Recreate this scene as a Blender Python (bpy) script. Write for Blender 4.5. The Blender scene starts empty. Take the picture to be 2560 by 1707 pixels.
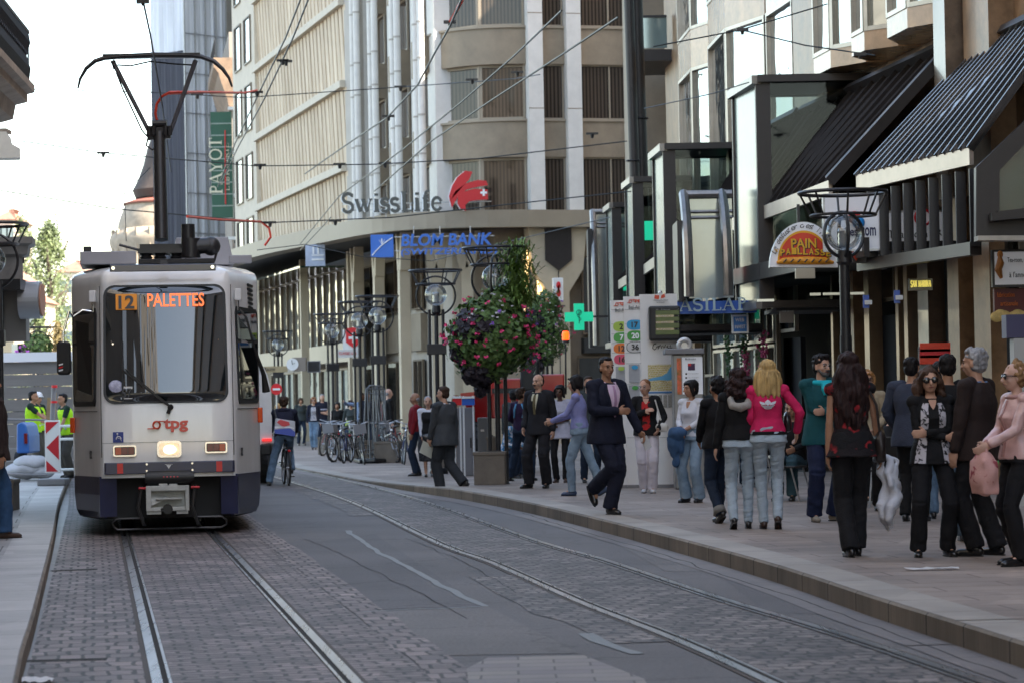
import bpy, math, random
import numpy as np
from mathutils import Vector, Matrix, noise
random.seed(7)
R=math.radians
SC=bpy.context.scene; COL=SC.collection
# ---------------------------------------------------------------- camera, sky, sun, exposure
FPX=6600.0; PITCH=math.atan(141.5/FPX); ROLL=R(1.1); CAMZ=1.56
cd=bpy.data.cameras.new('camera'); cam=bpy.data.objects.new('camera',cd); COL.objects.link(cam); SC.camera=cam
cd.sensor_width=36; cd.lens=FPX/2560*36; cd.clip_start=.1; cd.clip_end=3000
cam.location=(0,0,CAMZ)
cam.rotation_euler=(Matrix.Rotation(math.pi/2+PITCH,3,'X')@Matrix.Rotation(-ROLL,3,'Z')).to_euler()
cd.dof.use_dof=True; cd.dof.focus_distance=29; cd.dof.aperture_fstop=4.5
W=bpy.data.worlds.new('World'); SC.world=W; W.use_nodes=True
wn=W.node_tree; bg=wn.nodes['Background']; sk=wn.nodes.new('ShaderNodeTexSky'); sk.sky_type='NISHITA'; sk.sun_disc=False
SUN_EL=R(41); SUN_AZ=R(118)      # azimuth: clockwise from +Y; the sun stands to the right and a little behind the camera
sk.sun_elevation=SUN_EL; sk.sun_rotation=SUN_AZ; sk.air_density=1.0; sk.dust_density=1.3; sk.ozone_density=1.0
wt=wn.nodes.new('ShaderNodeVectorMath'); wt.operation='MULTIPLY'; wt.inputs[1].default_value=(1.12,1.0,.86)  # camera white balance set for open shade
wn.links.new(sk.outputs[0],wt.inputs[0]); wn.links.new(wt.outputs[0],bg.inputs[0]); bg.inputs[1].default_value=.15
sd=bpy.data.lights.new('sun','SUN'); sun=bpy.data.objects.new('sun',sd); COL.objects.link(sun)
sd.energy=4.0; sd.angle=R(.5); sd.color=(1,.93,.82)
dv=Vector((math.sin(SUN_AZ)*math.cos(SUN_EL),math.cos(SUN_AZ)*math.cos(SUN_EL),math.sin(SUN_EL)))
sun.rotation_euler=dv.to_track_quat('Z','Y').to_euler(); sun.location=dv*200
SC.view_settings.view_transform='Standard'; SC.view_settings.look='None'; SC.view_settings.exposure=2.3; SC.view_settings.gamma=1
SC.cycles.use_denoising=True; SC.cycles.max_bounces=6; SC.cycles.caustics_reflective=False; SC.cycles.caustics_refractive=False
SC.cycles.transparent_max_bounces=12
# ---------------------------------------------------------------- photo pixel -> point of the street
K=2560/2352
def ray(px,py):
    u=(px-1280)/FPX; v=(853.5-py)/FPX; c,s=math.cos(-ROLL),math.sin(-ROLL)
    a=u*c-v*s; b=u*s+v*c; cp,sp=math.cos(PITCH),math.sin(PITCH)
    return a,cp-b*sp,sp+b*cp
def at(px,py,Y): a,y,z=ray(px*K,py*K); t=Y/y; return Vector((a*t,Y,CAMZ+z*t))
def gnd(px,py,z=0.):
    a,y,zz=ray(px*K,py*K); t=(z-CAMZ)/zz; return Vector((a*t,y*t,z))
def xat(px,Y): return at(px,900,Y).x
def onplane(px,py,f,n=0.):            # the point of facade frame f (offset n) seen at a photo pixel: returns u,z
    a,y,z=ray(px*K,py*K); d=Vector((a,y,z)); o=Vector((0,0,CAMZ)); nn=f.n
    t=((f.o+nn*n)-o).dot(nn)/d.dot(nn); p=o+d*t
    return (p-f.o).dot(f.d), p.z
# ---------------------------------------------------------------- materials
MATS={}
def mat(name,rgb=(.5,.5,.5),rough=.6,metal=0,var=.0,vs=4,bump=0,bs=40,spec=.5,emit=0,coat=0,alpha=1,var2=None,stretch=None):
    if name in MATS: return MATS[name]
    m=bpy.data.materials.new(name); m.use_nodes=True; MATS[name]=m; nt=m.node_tree; b=nt.nodes['Principled BSDF']; L=nt.links
    b.inputs['Base Color'].default_value=(*rgb,1); b.inputs['Roughness'].default_value=rough; b.inputs['Metallic'].default_value=metal
    b.inputs['Specular IOR Level'].default_value=spec; b.inputs['Coat Weight'].default_value=coat; b.inputs['Coat Roughness'].default_value=.05
    if emit: b.inputs['Emission Color'].default_value=(*rgb,1); b.inputs['Emission Strength'].default_value=emit
    if var or bump:
        tc=nt.nodes.new('ShaderNodeTexCoord'); src=tc.outputs['Object']
        if stretch:
            mp=nt.nodes.new('ShaderNodeMapping'); mp.inputs['Scale'].default_value=stretch; L.new(src,mp.inputs[0]); src=mp.outputs[0]
    if var:
        n=nt.nodes.new('ShaderNodeTexNoise'); n.inputs['Scale'].default_value=vs; n.inputs['Detail'].default_value=6; n.inputs['Roughness'].default_value=.65; L.new(src,n.inputs[0])
        r=nt.nodes.new('ShaderNodeValToRGB'); L.new(n.outputs[0],r.inputs[0])
        lo=[c*(1-var) for c in rgb]; hi=[min(1,c*(1+var)) for c in (var2 or rgb)]
        r.color_ramp.elements[0].position=.3; r.color_ramp.elements[1].position=.7
        r.color_ramp.elements[0].color=(*lo,1); r.color_ramp.elements[1].color=(*hi,1); L.new(r.outputs[0],b.inputs['Base Color'])
        if emit==0:
            mr=nt.nodes.new('ShaderNodeMapRange'); mr.inputs[3].default_value=rough*.85; mr.inputs[4].default_value=min(1,rough*1.15); L.new(n.outputs[0],mr.inputs[0]); L.new(mr.outputs[0],b.inputs['Roughness'])
    if bump:
        n2=nt.nodes.new('ShaderNodeTexNoise'); n2.inputs['Scale'].default_value=bs; n2.inputs['Detail'].default_value=4; L.new(src,n2.inputs[0])
        bp=nt.nodes.new('ShaderNodeBump'); bp.inputs['Strength'].default_value=bump; bp.inputs['Distance'].default_value=.02; L.new(n2.outputs[0],bp.inputs['Height']); L.new(bp.outputs[0],b.inputs['Normal'])
    return m
def glassy(name,rgb,rough=.03,wob=.0,ws=1.5,spec=.9,coatw=.35,stripes=0):   # window glass over a dark room, with the slight waviness of real panes
    if name in MATS: return MATS[name]
    m=mat(name,rgb,rough,0,spec=spec); nt=m.node_tree; b=nt.nodes['Principled BSDF']; L=nt.links; b.inputs['IOR'].default_value=1.5; b.inputs['Coat Weight'].default_value=coatw; b.inputs['Coat Roughness'].default_value=.01; b.inputs['Coat IOR'].default_value=1.6
    tc=nt.nodes.new('ShaderNodeTexCoord')
    if wob:
        n=nt.nodes.new('ShaderNodeTexNoise'); n.inputs['Scale'].default_value=ws; n.inputs['Detail'].default_value=1; L.new(tc.outputs['Object'],n.inputs[0])
        bp=nt.nodes.new('ShaderNodeBump'); bp.inputs['Strength'].default_value=wob; bp.inputs['Distance'].default_value=.05; L.new(n.outputs[0],bp.inputs['Height']); L.new(bp.outputs[0],b.inputs['Normal']); L.new(bp.outputs[0],b.inputs['Coat Normal'])
    if stripes:   # curtain painted on the pane, the shade of its pleats put into the stripes
        w=nt.nodes.new('ShaderNodeTexWave'); w.inputs['Scale'].default_value=stripes; w.inputs['Distortion'].default_value=3.5; w.inputs['Detail'].default_value=2; w.inputs['Detail Scale'].default_value=.3
        mp=nt.nodes.new('ShaderNodeMapping'); mp.inputs['Scale'].default_value=(1,.45,.04); L.new(tc.outputs['Object'],mp.inputs[0]); L.new(mp.outputs[0],w.inputs[0])
        r=nt.nodes.new('ShaderNodeValToRGB'); r.color_ramp.elements[0].color=(*[c*.35 for c in rgb],1); r.color_ramp.elements[1].color=(*[min(1,c*1.7) for c in rgb],1); L.new(w.outputs[0],r.inputs[0]); L.new(r.outputs[0],b.inputs['Base Color'])
    return m
def clearglass(name,tint=(.9,.95,.95),refl=.12,blend=.3):
    if name in MATS: return MATS[name]
    m=bpy.data.materials.new(name); m.use_nodes=True; MATS[name]=m; nt=m.node_tree; nt.nodes.remove(nt.nodes['Principled BSDF']); L=nt.links
    t=nt.nodes.new('ShaderNodeBsdfTransparent'); t.inputs[0].default_value=(*tint,1); g=nt.nodes.new('ShaderNodeBsdfGlossy'); g.inputs['Roughness'].default_value=.03
    fr=nt.nodes.new('ShaderNodeLayerWeight'); fr.inputs[0].default_value=blend; mx=nt.nodes.new('ShaderNodeMath'); mx.operation='MULTIPLY_ADD'; mx.inputs[1].default_value=.8; mx.inputs[2].default_value=refl
    L.new(fr.outputs[0],mx.inputs[0]); s=nt.nodes.new('ShaderNodeMixShader'); L.new(mx.outputs[0],s.inputs[0]); L.new(t.outputs[0],s.inputs[1]); L.new(g.outputs[0],s.inputs[2]); L.new(s.outputs[0],nt.nodes['Material Output'].inputs[0])
    return m
def lin(r,g,b): return tuple(((c/255)/12.92 if c<11 else ((c/255+.055)/1.055)**2.4) for c in (r,g,b))
# ---------------------------------------------------------------- mesh building
class MB:
    def __init__(s): s.v=[]; s.f=[]; s.uv=None; s.mi=[]; s.sm=False
    def add(s,vs,fs,m=0):
        b=len(s.v); s.v+= [tuple(v) for v in vs]; s.f+=[tuple(i+b for i in f) for f in fs]; s.mi+=[m]*len(fs); return s
    def hexa(s,p,m=0): return s.add(p,[(0,3,2,1),(4,5,6,7),(0,1,5,4),(1,2,6,5),(2,3,7,6),(3,0,4,7)],m)
    def box(s,x0,x1,y0,y1,z0,z1,m=0): return s.hexa([(x0,y0,z0),(x1,y0,z0),(x1,y1,z0),(x0,y1,z0),(x0,y0,z1),(x1,y0,z1),(x1,y1,z1),(x0,y1,z1)],m)
    def bar(s,a,b,w,h,up=(0,0,1),m=0):         # rectangular bar from a to b
        a=Vector(a);b=Vector(b);d=(b-a).normalized();u=Vector(up)
        if abs(d.dot(u))>.98: u=Vector((0,1,0)) if abs(d.y)<.9 else Vector((1,0,0))
        r=d.cross(u).normalized()*(w/2); u=r.cross(d).normalized()*(h/2)
        return s.hexa([a-r-u,a+r-u,a+r+u,a-r+u,b-r-u,b+r-u,b+r+u,b-r+u],m)
    def tube(s,pts,r,n=8,closed=False,m=0,caps=True):
        pts=[Vector(p) for p in pts]; N=len(pts); rr=r if isinstance(r,(list,tuple)) else [r]*N; b=len(s.v); prev=None
        for i,p in enumerate(pts):
            if closed: t=pts[(i+1)%N]-pts[i-1]
            else: t=pts[min(i+1,N-1)]-pts[max(i-1,0)]
            t=t.normalized() if t.length>1e-9 else Vector((0,0,1))
            if prev is None:
                u=Vector((0,0,1)) if abs(t.z)<.9 else Vector((1,0,0)); x=t.cross(u).normalized()
            else:
                x=prev-t*prev.dot(t); x=x.normalized() if x.length>1e-6 else t.orthogonal().normalized()
            prev=x; y=t.cross(x)
            for k in range(n):
                a=2*math.pi*k/n; s.v.append(tuple(p+(x*math.cos(a)+y*math.sin(a))*rr[i]))
        for i in range(N if closed else N-1):
            j=(i+1)%N
            for k in range(n): s.f.append((b+i*n+k,b+i*n+(k+1)%n,b+j*n+(k+1)%n,b+j*n+k)); s.mi.append(m)
        if caps and not closed:
            s.f.append(tuple(b+k for k in reversed(range(n)))); s.f.append(tuple(b+(N-1)*n+k for k in range(n))); s.mi+=[m,m]
        return s
    def ring(s,c,rad,r,axis=(0,0,1),n=8,seg=32,a0=0,a1=360,m=0):
        c=Vector(c); z=Vector(axis).normalized(); x=z.orthogonal().normalized() if abs(z.z)<.9 else Vector((1,0,0)); y=z.cross(x)
        full=abs(a1-a0)>=360; cnt=seg if full else seg+1
        pts=[c+(x*math.cos(R(a0+(a1-a0)*i/seg))+y*math.sin(R(a0+(a1-a0)*i/seg)))*rad for i in range(cnt)]
        return s.tube(pts,r,n,closed=full,m=m)
    def lathe(s,c,prof,n=24,axis=(0,0,1),m=0):    # prof: (radius, height)
        c=Vector(c); z=Vector(axis).normalized(); x=Vector((1,0,0)) if abs(z.z)>.9 else z.orthogonal().normalized(); y=z.cross(x); b=len(s.v)
        for r,h in prof:
            for k in range(n): a=2*math.pi*k/n; s.v.append(tuple(c+z*h+(x*math.cos(a)+y*math.sin(a))*max(r,1e-4)))
        for i in range(len(prof)-1):
            for k in range(n): s.f.append((b+i*n+k,b+i*n+(k+1)%n,b+(i+1)*n+(k+1)%n,b+(i+1)*n+k)); s.mi.append(m)
        s.f.append(tuple(b+k for k in reversed(range(n)))); s.f.append(tuple(b+(len(prof)-1)*n+k for k in range(n))); s.mi+=[m,m]; return s
    def ell(s,c,r,n=16,k=10,ax=None,m=0):         # ellipsoid; ax = 3 axis vectors
        c=Vector(c); ax=ax or (Vector((1,0,0)),Vector((0,1,0)),Vector((0,0,1))); b=len(s.v)
        for i in range(k+1):
            t=math.pi*i/k; st=max(math.sin(t),1e-3); ct=math.cos(t)
            for j in range(n): a=2*math.pi*j/n; s.v.append(tuple(c+ax[0]*(r[0]*st*math.cos(a))+ax[1]*(r[1]*st*math.sin(a))-ax[2]*(r[2]*ct)))
        for i in range(k):
            for j in range(n): s.f.append((b+i*n+j,b+i*n+(j+1)%n,b+(i+1)*n+(j+1)%n,b+(i+1)*n+j)); s.mi.append(m)
        s.f.append(tuple(b+j for j in reversed(range(n)))); s.f.append(tuple(b+k*n+j for j in range(n))); s.mi+=[m,m]; return s
    def loft(s,rings,m=0,cap=True):               # rings: lists of equal length, closed
        b=len(s.v); n=len(rings[0])
        for r in rings: s.v+=[tuple(p) for p in r]
        for i in range(len(rings)-1):
            for k in range(n): s.f.append((b+i*n+k,b+i*n+(k+1)%n,b+(i+1)*n+(k+1)%n,b+(i+1)*n+k)); s.mi.append(m)
        if cap: s.f.append(tuple(b+k for k in reversed(range(n)))); s.f.append(tuple(b+(len(rings)-1)*n+k for k in range(n))); s.mi+=[m,m]
        return s
    def prism(s,poly,d,m=0):                      # planar polygon (3-D points) pushed along vector d
        d=Vector(d); return s.loft([[Vector(p) for p in poly],[Vector(p)+d for p in poly]],m)
    def grid(s,rows,m=0,thick=None):
        b=len(s.v); n=len(rows[0])
        for r in rows: s.v+=[tuple(p) for p in r]
        for i in range(len(rows)-1):
            for k in range(n-1): s.f.append((b+i*n+k,b+i*n+k+1,b+(i+1)*n+k+1,b+(i+1)*n+k)); s.mi.append(m)
        return s
    def build(s,name,m,parent=None,loc=None,smooth=False,bevel=0,uv=None,norm=True):
        o0=Vector(loc) if loc is not None else (WL(parent) if parent is not None else Vector((0,0,0)))
        me=bpy.data.meshes.new(name); me.from_pydata([(x-o0.x,y-o0.y,z-o0.z) for x,y,z in s.v],[],s.f)
        ms=m if isinstance(m,(list,tuple)) else [m]
        for q in ms: me.materials.append(q)
        if len(ms)>1: me.polygons.foreach_set('material_index',s.mi)
        if uv is not None:
            l=me.uv_layers.new(name='UVMap'); idx=np.zeros(len(me.loops),dtype=np.int32); me.loops.foreach_get('vertex_index',idx)
            l.data.foreach_set('uv',np.array(uv,dtype=np.float32)[idx].ravel())
        if norm:
            import bmesh
            bm=bmesh.new(); bm.from_mesh(me); bmesh.ops.recalc_face_normals(bm,faces=bm.faces); bm.to_mesh(me); bm.free()
        if smooth:
            me.polygons.foreach_set('use_smooth',[True]*len(me.polygons)); 
            if smooth!=2: me.set_sharp_from_angle(angle=R(38))
        o=bpy.data.objects.new(name,me); COL.objects.link(o)
        if parent is not None: o.parent=parent
        elif loc is not None: o.location=o0
        if bevel:
            bv=o.modifiers.new('bevel','BEVEL'); bv.width=bevel; bv.segments=2; bv.limit_method='ANGLE'; bv.angle_limit=R(40)
        return o
def WL(o):
    l=Vector(o.location); 
    while o.parent is not None: o=o.parent; l+=Vector(o.location)
    return l
def tag(o,label=None,cat=None,group=None,kind=None):
    if label: o['label']=label
    if cat: o['category']=cat
    if group: o['group']=group
    if kind: o['kind']=kind
    return o
def thing(name,loc,label,cat,group=None,rz=0):
    o=bpy.data.objects.new(name,None); o.empty_display_size=.2; COL.objects.link(o); o.location=loc; o.rotation_euler=(0,0,rz); return tag(o,label,cat,group)
def dup(root,loc=None,rz=None,label=None,scale=None):
    def cp(o,par):
        c=o.copy(); COL.objects.link(c)
        if par is not None: c.parent=par
        for ch in list(o.children): cp(ch,c)
        return c
    r=cp(root,None)
    if loc is not None: r.location=loc
    if rz is not None: r.rotation_euler=(0,0,rz)
    if label: r['label']=label
    if scale: r.scale=scale
    return r
class Frame:      # a facade: origin o, horizontal direction d, outward normal n
    def __init__(s,p0,p1,side=1):
        s.o=Vector((p0[0],p0[1],0)); e=Vector((p1[0],p1[1],0)); s.L=(e-s.o).length; s.d=(e-s.o).normalized(); s.n=Vector((s.d.y,-s.d.x,0))*side
    def P(s,u,n,z): return s.o+s.d*u+s.n*n+Vector((0,0,z))
    def box(s,mb,u0,u1,n0,n1,z0,z1,m=0):
        return mb.hexa([s.P(u0,n0,z0),s.P(u1,n0,z0),s.P(u1,n1,z0),s.P(u0,n1,z0),s.P(u0,n0,z1),s.P(u1,n0,z1),s.P(u1,n1,z1),s.P(u0,n1,z1)],m)
    def u(s,px,n=0): return onplane(px,900,s,n)[0]
    def z(s,px,py,n=0): return onplane(px,py,s,n)[1]
def window(parent,f,u0,u1,z0,z1,n=0.,fm=None,gm=None,t=.06,d=.06,mull=0,trans=0,name='window',sill=False):
    mb=MB(); f.box(mb,u0,u0+t,n-d,n+.02,z0,z1); f.box(mb,u1-t,u1,n-d,n+.02,z0,z1); f.box(mb,u0+t,u1-t,n-d,n+.018,z0,z0+t); f.box(mb,u0+t,u1-t,n-d,n+.018,z1-t,z1)
    for i in range(1,mull+1): c=u0+(u1-u0)*i/(mull+1); f.box(mb,c-t/2,c+t/2,n-d,n+.016,z0+t,z1-t)
    for i in range(1,trans+1): c=z0+(z1-z0)*i/(trans+1); f.box(mb,u0+t,u1-t,n-d,n+.014,c-t/2,c+t/2)
    o=mb.build(name,fm,parent); g=MB(); f.box(g,u0+.01,u1-.01,n-d-.02,n-d+.01,z0+.01,z1-.01); g.build('pane',gm,o); return o
def text(s,m,parent,o,r,u,w=None,h=None,name='lettering',ext=.01,bold=0,align='L',shear=0,font_sp=1.0,serif=0):
    c=bpy.data.curves.new('t','FONT'); c.body=s; c.size=1; c.offset=bold; c.shear=shear; c.space_character=font_sp; c.resolution_u=3
    t=bpy.data.objects.new('t',c); COL.objects.link(t); dg=bpy.context.evaluated_depsgraph_get(); me=bpy.data.meshes.new_from_object(t.evaluated_get(dg)); bpy.data.objects.remove(t); bpy.data.curves.remove(c)
    n=len(me.vertices); co=np.zeros(n*3); me.vertices.foreach_get('co',co); co=co.reshape(-1,3)
    fs=[tuple(p.vertices) for p in me.polygons]; bpy.data.meshes.remove(me)
    x0,y0=co[:,0].min(),co[:,1].min(); x1,y1=co[:,0].max(),co[:,1].max()
    sy=(h/(y1-y0)) if h else 1; sx=(w/(x1-x0)) if w else sy
    if not h: sy=sx
    X=(co[:,0]-x0)*sx; Y=(co[:,1]-y0)*sy; Wd=(x1-x0)*sx
    if align=='C': X=X-Wd/2
    o=Vector(o); r=Vector(r).normalized(); u=Vector(u).normalized(); nn=r.cross(u)
    mb=MB(); front=[o+r*float(a)+u*float(b)+nn*ext for a,b in zip(X,Y)]; back=[o+r*float(a)+u*float(b) for a,b in zip(X,Y)]
    mb.add(front,fs)
    # side walls on boundary edges
    cnt={}
    for f in fs:
        for i in range(len(f)): e=(f[i],f[(i+1)%len(f)]); k=(min(e),max(e)); cnt[k]=None if k in cnt else e
    b=len(mb.v); mb.v+=[tuple(p) for p in back]
    for k,e in cnt.items():
        if e: mb.f.append((e[1],e[0],b+e[0],b+e[1])); mb.mi.append(0)
    return mb.build(name,m,parent,norm=False)
def catmull(pts,step=1.0):
    P=[Vector((p[0],p[1])) for p in pts]; P=[P[0]*2-P[1]]+P+[P[-1]*2-P[-2]]; out=[]
    for i in range(1,len(P)-2):
        a,b,c,d=P[i-1:i+3]; n=max(2,int((c-b).length/step))
        for k in range(n):
            t=k/n; out.append(.5*((2*b)+(c-a)*t+(2*a-5*b+4*c-d)*t*t+(3*b-a-3*c+d)*t**3))
    out.append(P[-2]); return out
def strip(name,path,o0,o1,z,m,parent=None,thick=0,zf=None,ncross=1,wob=0):   # ribbon along a path, offsets to the right; UV in metres
    mb=MB(); uv=[]; L=0; rows=[]
    for i,p in enumerate(path):
        t=(path[min(i+1,len(path)-1)]-path[max(i-1,0)]).normalized(); r=Vector((t.y,-t.x))
        if i: L+=(p-path[i-1]).length
        zz=zf(p.y) if zf else z
        a0=o0(p.y) if callable(o0) else o0; a1=o1(p.y) if callable(o1) else o1
        row=[]
        for k in range(ncross+1):
            off=a0+(a1-a0)*k/ncross
            if wob and k in (0,ncross): off+=wob*noise.noise(Vector((p.x*1.3,p.y*1.3,k*7)))
            q=p+r*off; row.append((q.x,q.y,zz)); uv.append((off,L))
        rows.append(row)
    mb.grid(rows)
    if thick:
        n=len(mb.v); k=ncross+1; mb.v+=[(x,y,zz-thick) for x,y,zz in mb.v]; uv+=uv
        for i in range(len(path)-1):
            for e in (0,ncross): a=i*k+e; b=(i+1)*k+e; mb.f.append((a,b,b+n,a+n)); mb.mi.append(0)
    return mb.build(name,m,parent,uv=uv)

# serif capitals and letters as pen strokes (thick stems, thin serifs); units of the capital height
def _arc(cx,cy,rx,ry,a0,a1,n=12): return [(cx+rx*math.cos(R(a0+(a1-a0)*i/n)),cy+ry*math.sin(R(a0+(a1-a0)*i/n))) for i in range(n+1)]
_T,_t=.15,.055
def _st(x,y0,y1,s0=1,s1=1): return [([(x,y0),(x,y1)],_T)]+([([(x-.15,y0+.02),(x+.15,y0+.02)],_t)] if s0 else [])+([([(x-.15,y1-.02),(x+.15,y1-.02)],_t)] if s1 else [])
_S=lambda w,h: [(_arc(w/2,h*.75,w*.42,h*.23,20,90,5)+_arc(w/2,h*.75,w*.42,h*.23,90,250,8)+_arc(w/2,h*.26,w*.42,h*.25,70,-90,9)+_arc(w/2,h*.26,w*.42,h*.25,-90,-165,5),.12)]
GLY={'S':(.62,_S(.62,1)+[([(.56,.78),(.56,.98)],_t),([(.06,.02),(.06,.24)],_t)]),'s':(.46,_S(.46,.68)),
'w':(.95,[([(.08,.66),(.30,.02)],.13),([(.30,.02),(.50,.64)],.05),([(.44,.66),(.66,.02)],.13),([(.66,.02),(.88,.66)],.05),([(0,.65),(.20,.65)],_t),([(.36,.65),(.56,.65)],_t),([(.78,.65),(.97,.65)],_t)]),
'i':(.32,_st(.16,0,.66,1,0)+[([(.05,.64),(.16,.64)],_t),([(.16,.82),(.16,.95)],.15)]),'L':(.66,_st(.2,0,1)+[([(.2,.03),(.62,.03)],_t),([(.62,0),(.62,.26)],_t)]),
'f':(.44,_st(.2,0,.8,1,0)+[(_arc(.36,.80,.16,.20,180,60,7),.10),([(.06,.65),(.38,.65)],_t)]),'e':(.58,[(_arc(.3,.34,.24,.32,20,330,16),.11),([(.08,.37),(.53,.37)],_t)]),
'P':(.66,_st(.2,0,1)+[([(.2,.97),(.38,.97)]+_arc(.38,.74,.20,.23,90,-90,8)+[(.2,.51)],.09)]),'A':(.82,[([(.08,.02),(.40,1)],_t),([(.40,1),(.72,.02)],.14),([(.2,.36),(.6,.36)],_t),([(-.03,.02),(.2,.02)],_t),([(.58,.02),(.86,.02)],_t)]),
'Y':(.78,[([(.08,.98),(.38,.48)],.13),([(.7,.98),(.38,.48)],_t),([(-.02,.98),(.22,.98)],_t),([(.56,.98),(.82,.98)],_t)]+_st(.38,0,.5,1,0)),'O':(.86,[(_arc(.43,.5,.36,.47,0,360,24),.11)]),
'T':(.72,_st(.36,0,1,1,0)+[([(.02,.97),(.70,.97)],.07),([(.03,.76),(.03,.99)],_t),([(.69,.76),(.69,.99)],_t)]),'I':(.38,_st(.19,0,1)),'B':(.68,_st(.2,0,1)+[([(.2,.97),(.36,.97)]+_arc(.36,.76,.18,.21,90,-90,7)+[(.2,.55)],.09),([(.36,.55)]+_arc(.38,.29,.22,.26,90,-90,8)+[(.2,.03)],.10)]),
'R':(.74,_st(.2,0,1)+[([(.2,.97),(.38,.97)]+_arc(.38,.75,.18,.22,90,-90,7)+[(.2,.53)],.09),([(.36,.53),(.68,.02)],.13),([(.58,.02),(.78,.02)],_t)]),'N':(.84,[([(.14,.02),(.14,.98)],_t),([(.14,.98),(.70,.02)],.14),([(.70,.02),(.70,.98)],_t),([(0,.98),(.2,.98)],_t),([(0,.02),(.28,.02)],_t),([(.56,.98),(.84,.98)],_t)]),
'M':(1.0,[([(.12,.02),(.16,.98)],_t),([(.16,.98),(.48,.04)],.14),([(.48,.04),(.82,.98)],_t),([(.84,.02),(.82,.98)],.13),([(0,.02),(.26,.02)],_t),([(.70,.02),(.98,.02)],_t)]),' ':(.35,[]),'E':(.64,_st(.2,0,1)+[([(.2,.97),(.58,.97)],_t),([(.2,.03),(.6,.03)],_t),([(.2,.52),(.46,.52)],_t),([(.6,0),(.6,.24)],_t),([(.58,.78),(.58,1)],_t)])}
def serif_text(s,m,parent,o,r,u,w=None,h=1,name='lettering',ext=.02,th=1.0):
    tot=sum(GLY[c][0]+.08 for c in s)-.08; sx=(w/tot) if w else h; o=Vector(o); r=Vector(r).normalized(); u=Vector(u).normalized(); n=r.cross(u); mb=MB(); x0=0; k=0
    for c in s:
        for pts,wd in GLY[c][1]:
            q=[(Vector(((x0+x)*sx,y*h))) for x,y in pts]; L=[];Rr=[]; hw=wd*h*th/2; k+=1
            for i,p in enumerate(q):
                t=(q[min(i+1,len(q)-1)]-q[max(i-1,0)]).normalized(); nn=Vector((-t.y,t.x)); L.append(p+nn*hw); Rr.append(p-nn*hw)
            e=ext+.0004*(k%5); f=lambda v,z: o+r*v.x+u*v.y+n*z
            rings=[[f(a,e),f(b,e),f(b,0),f(a,0)] for a,b in zip(L,Rr)]; mb.loft(rings)
        x0+=GLY[c][0]+.08
    return mb.build(name,m,parent)
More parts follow.
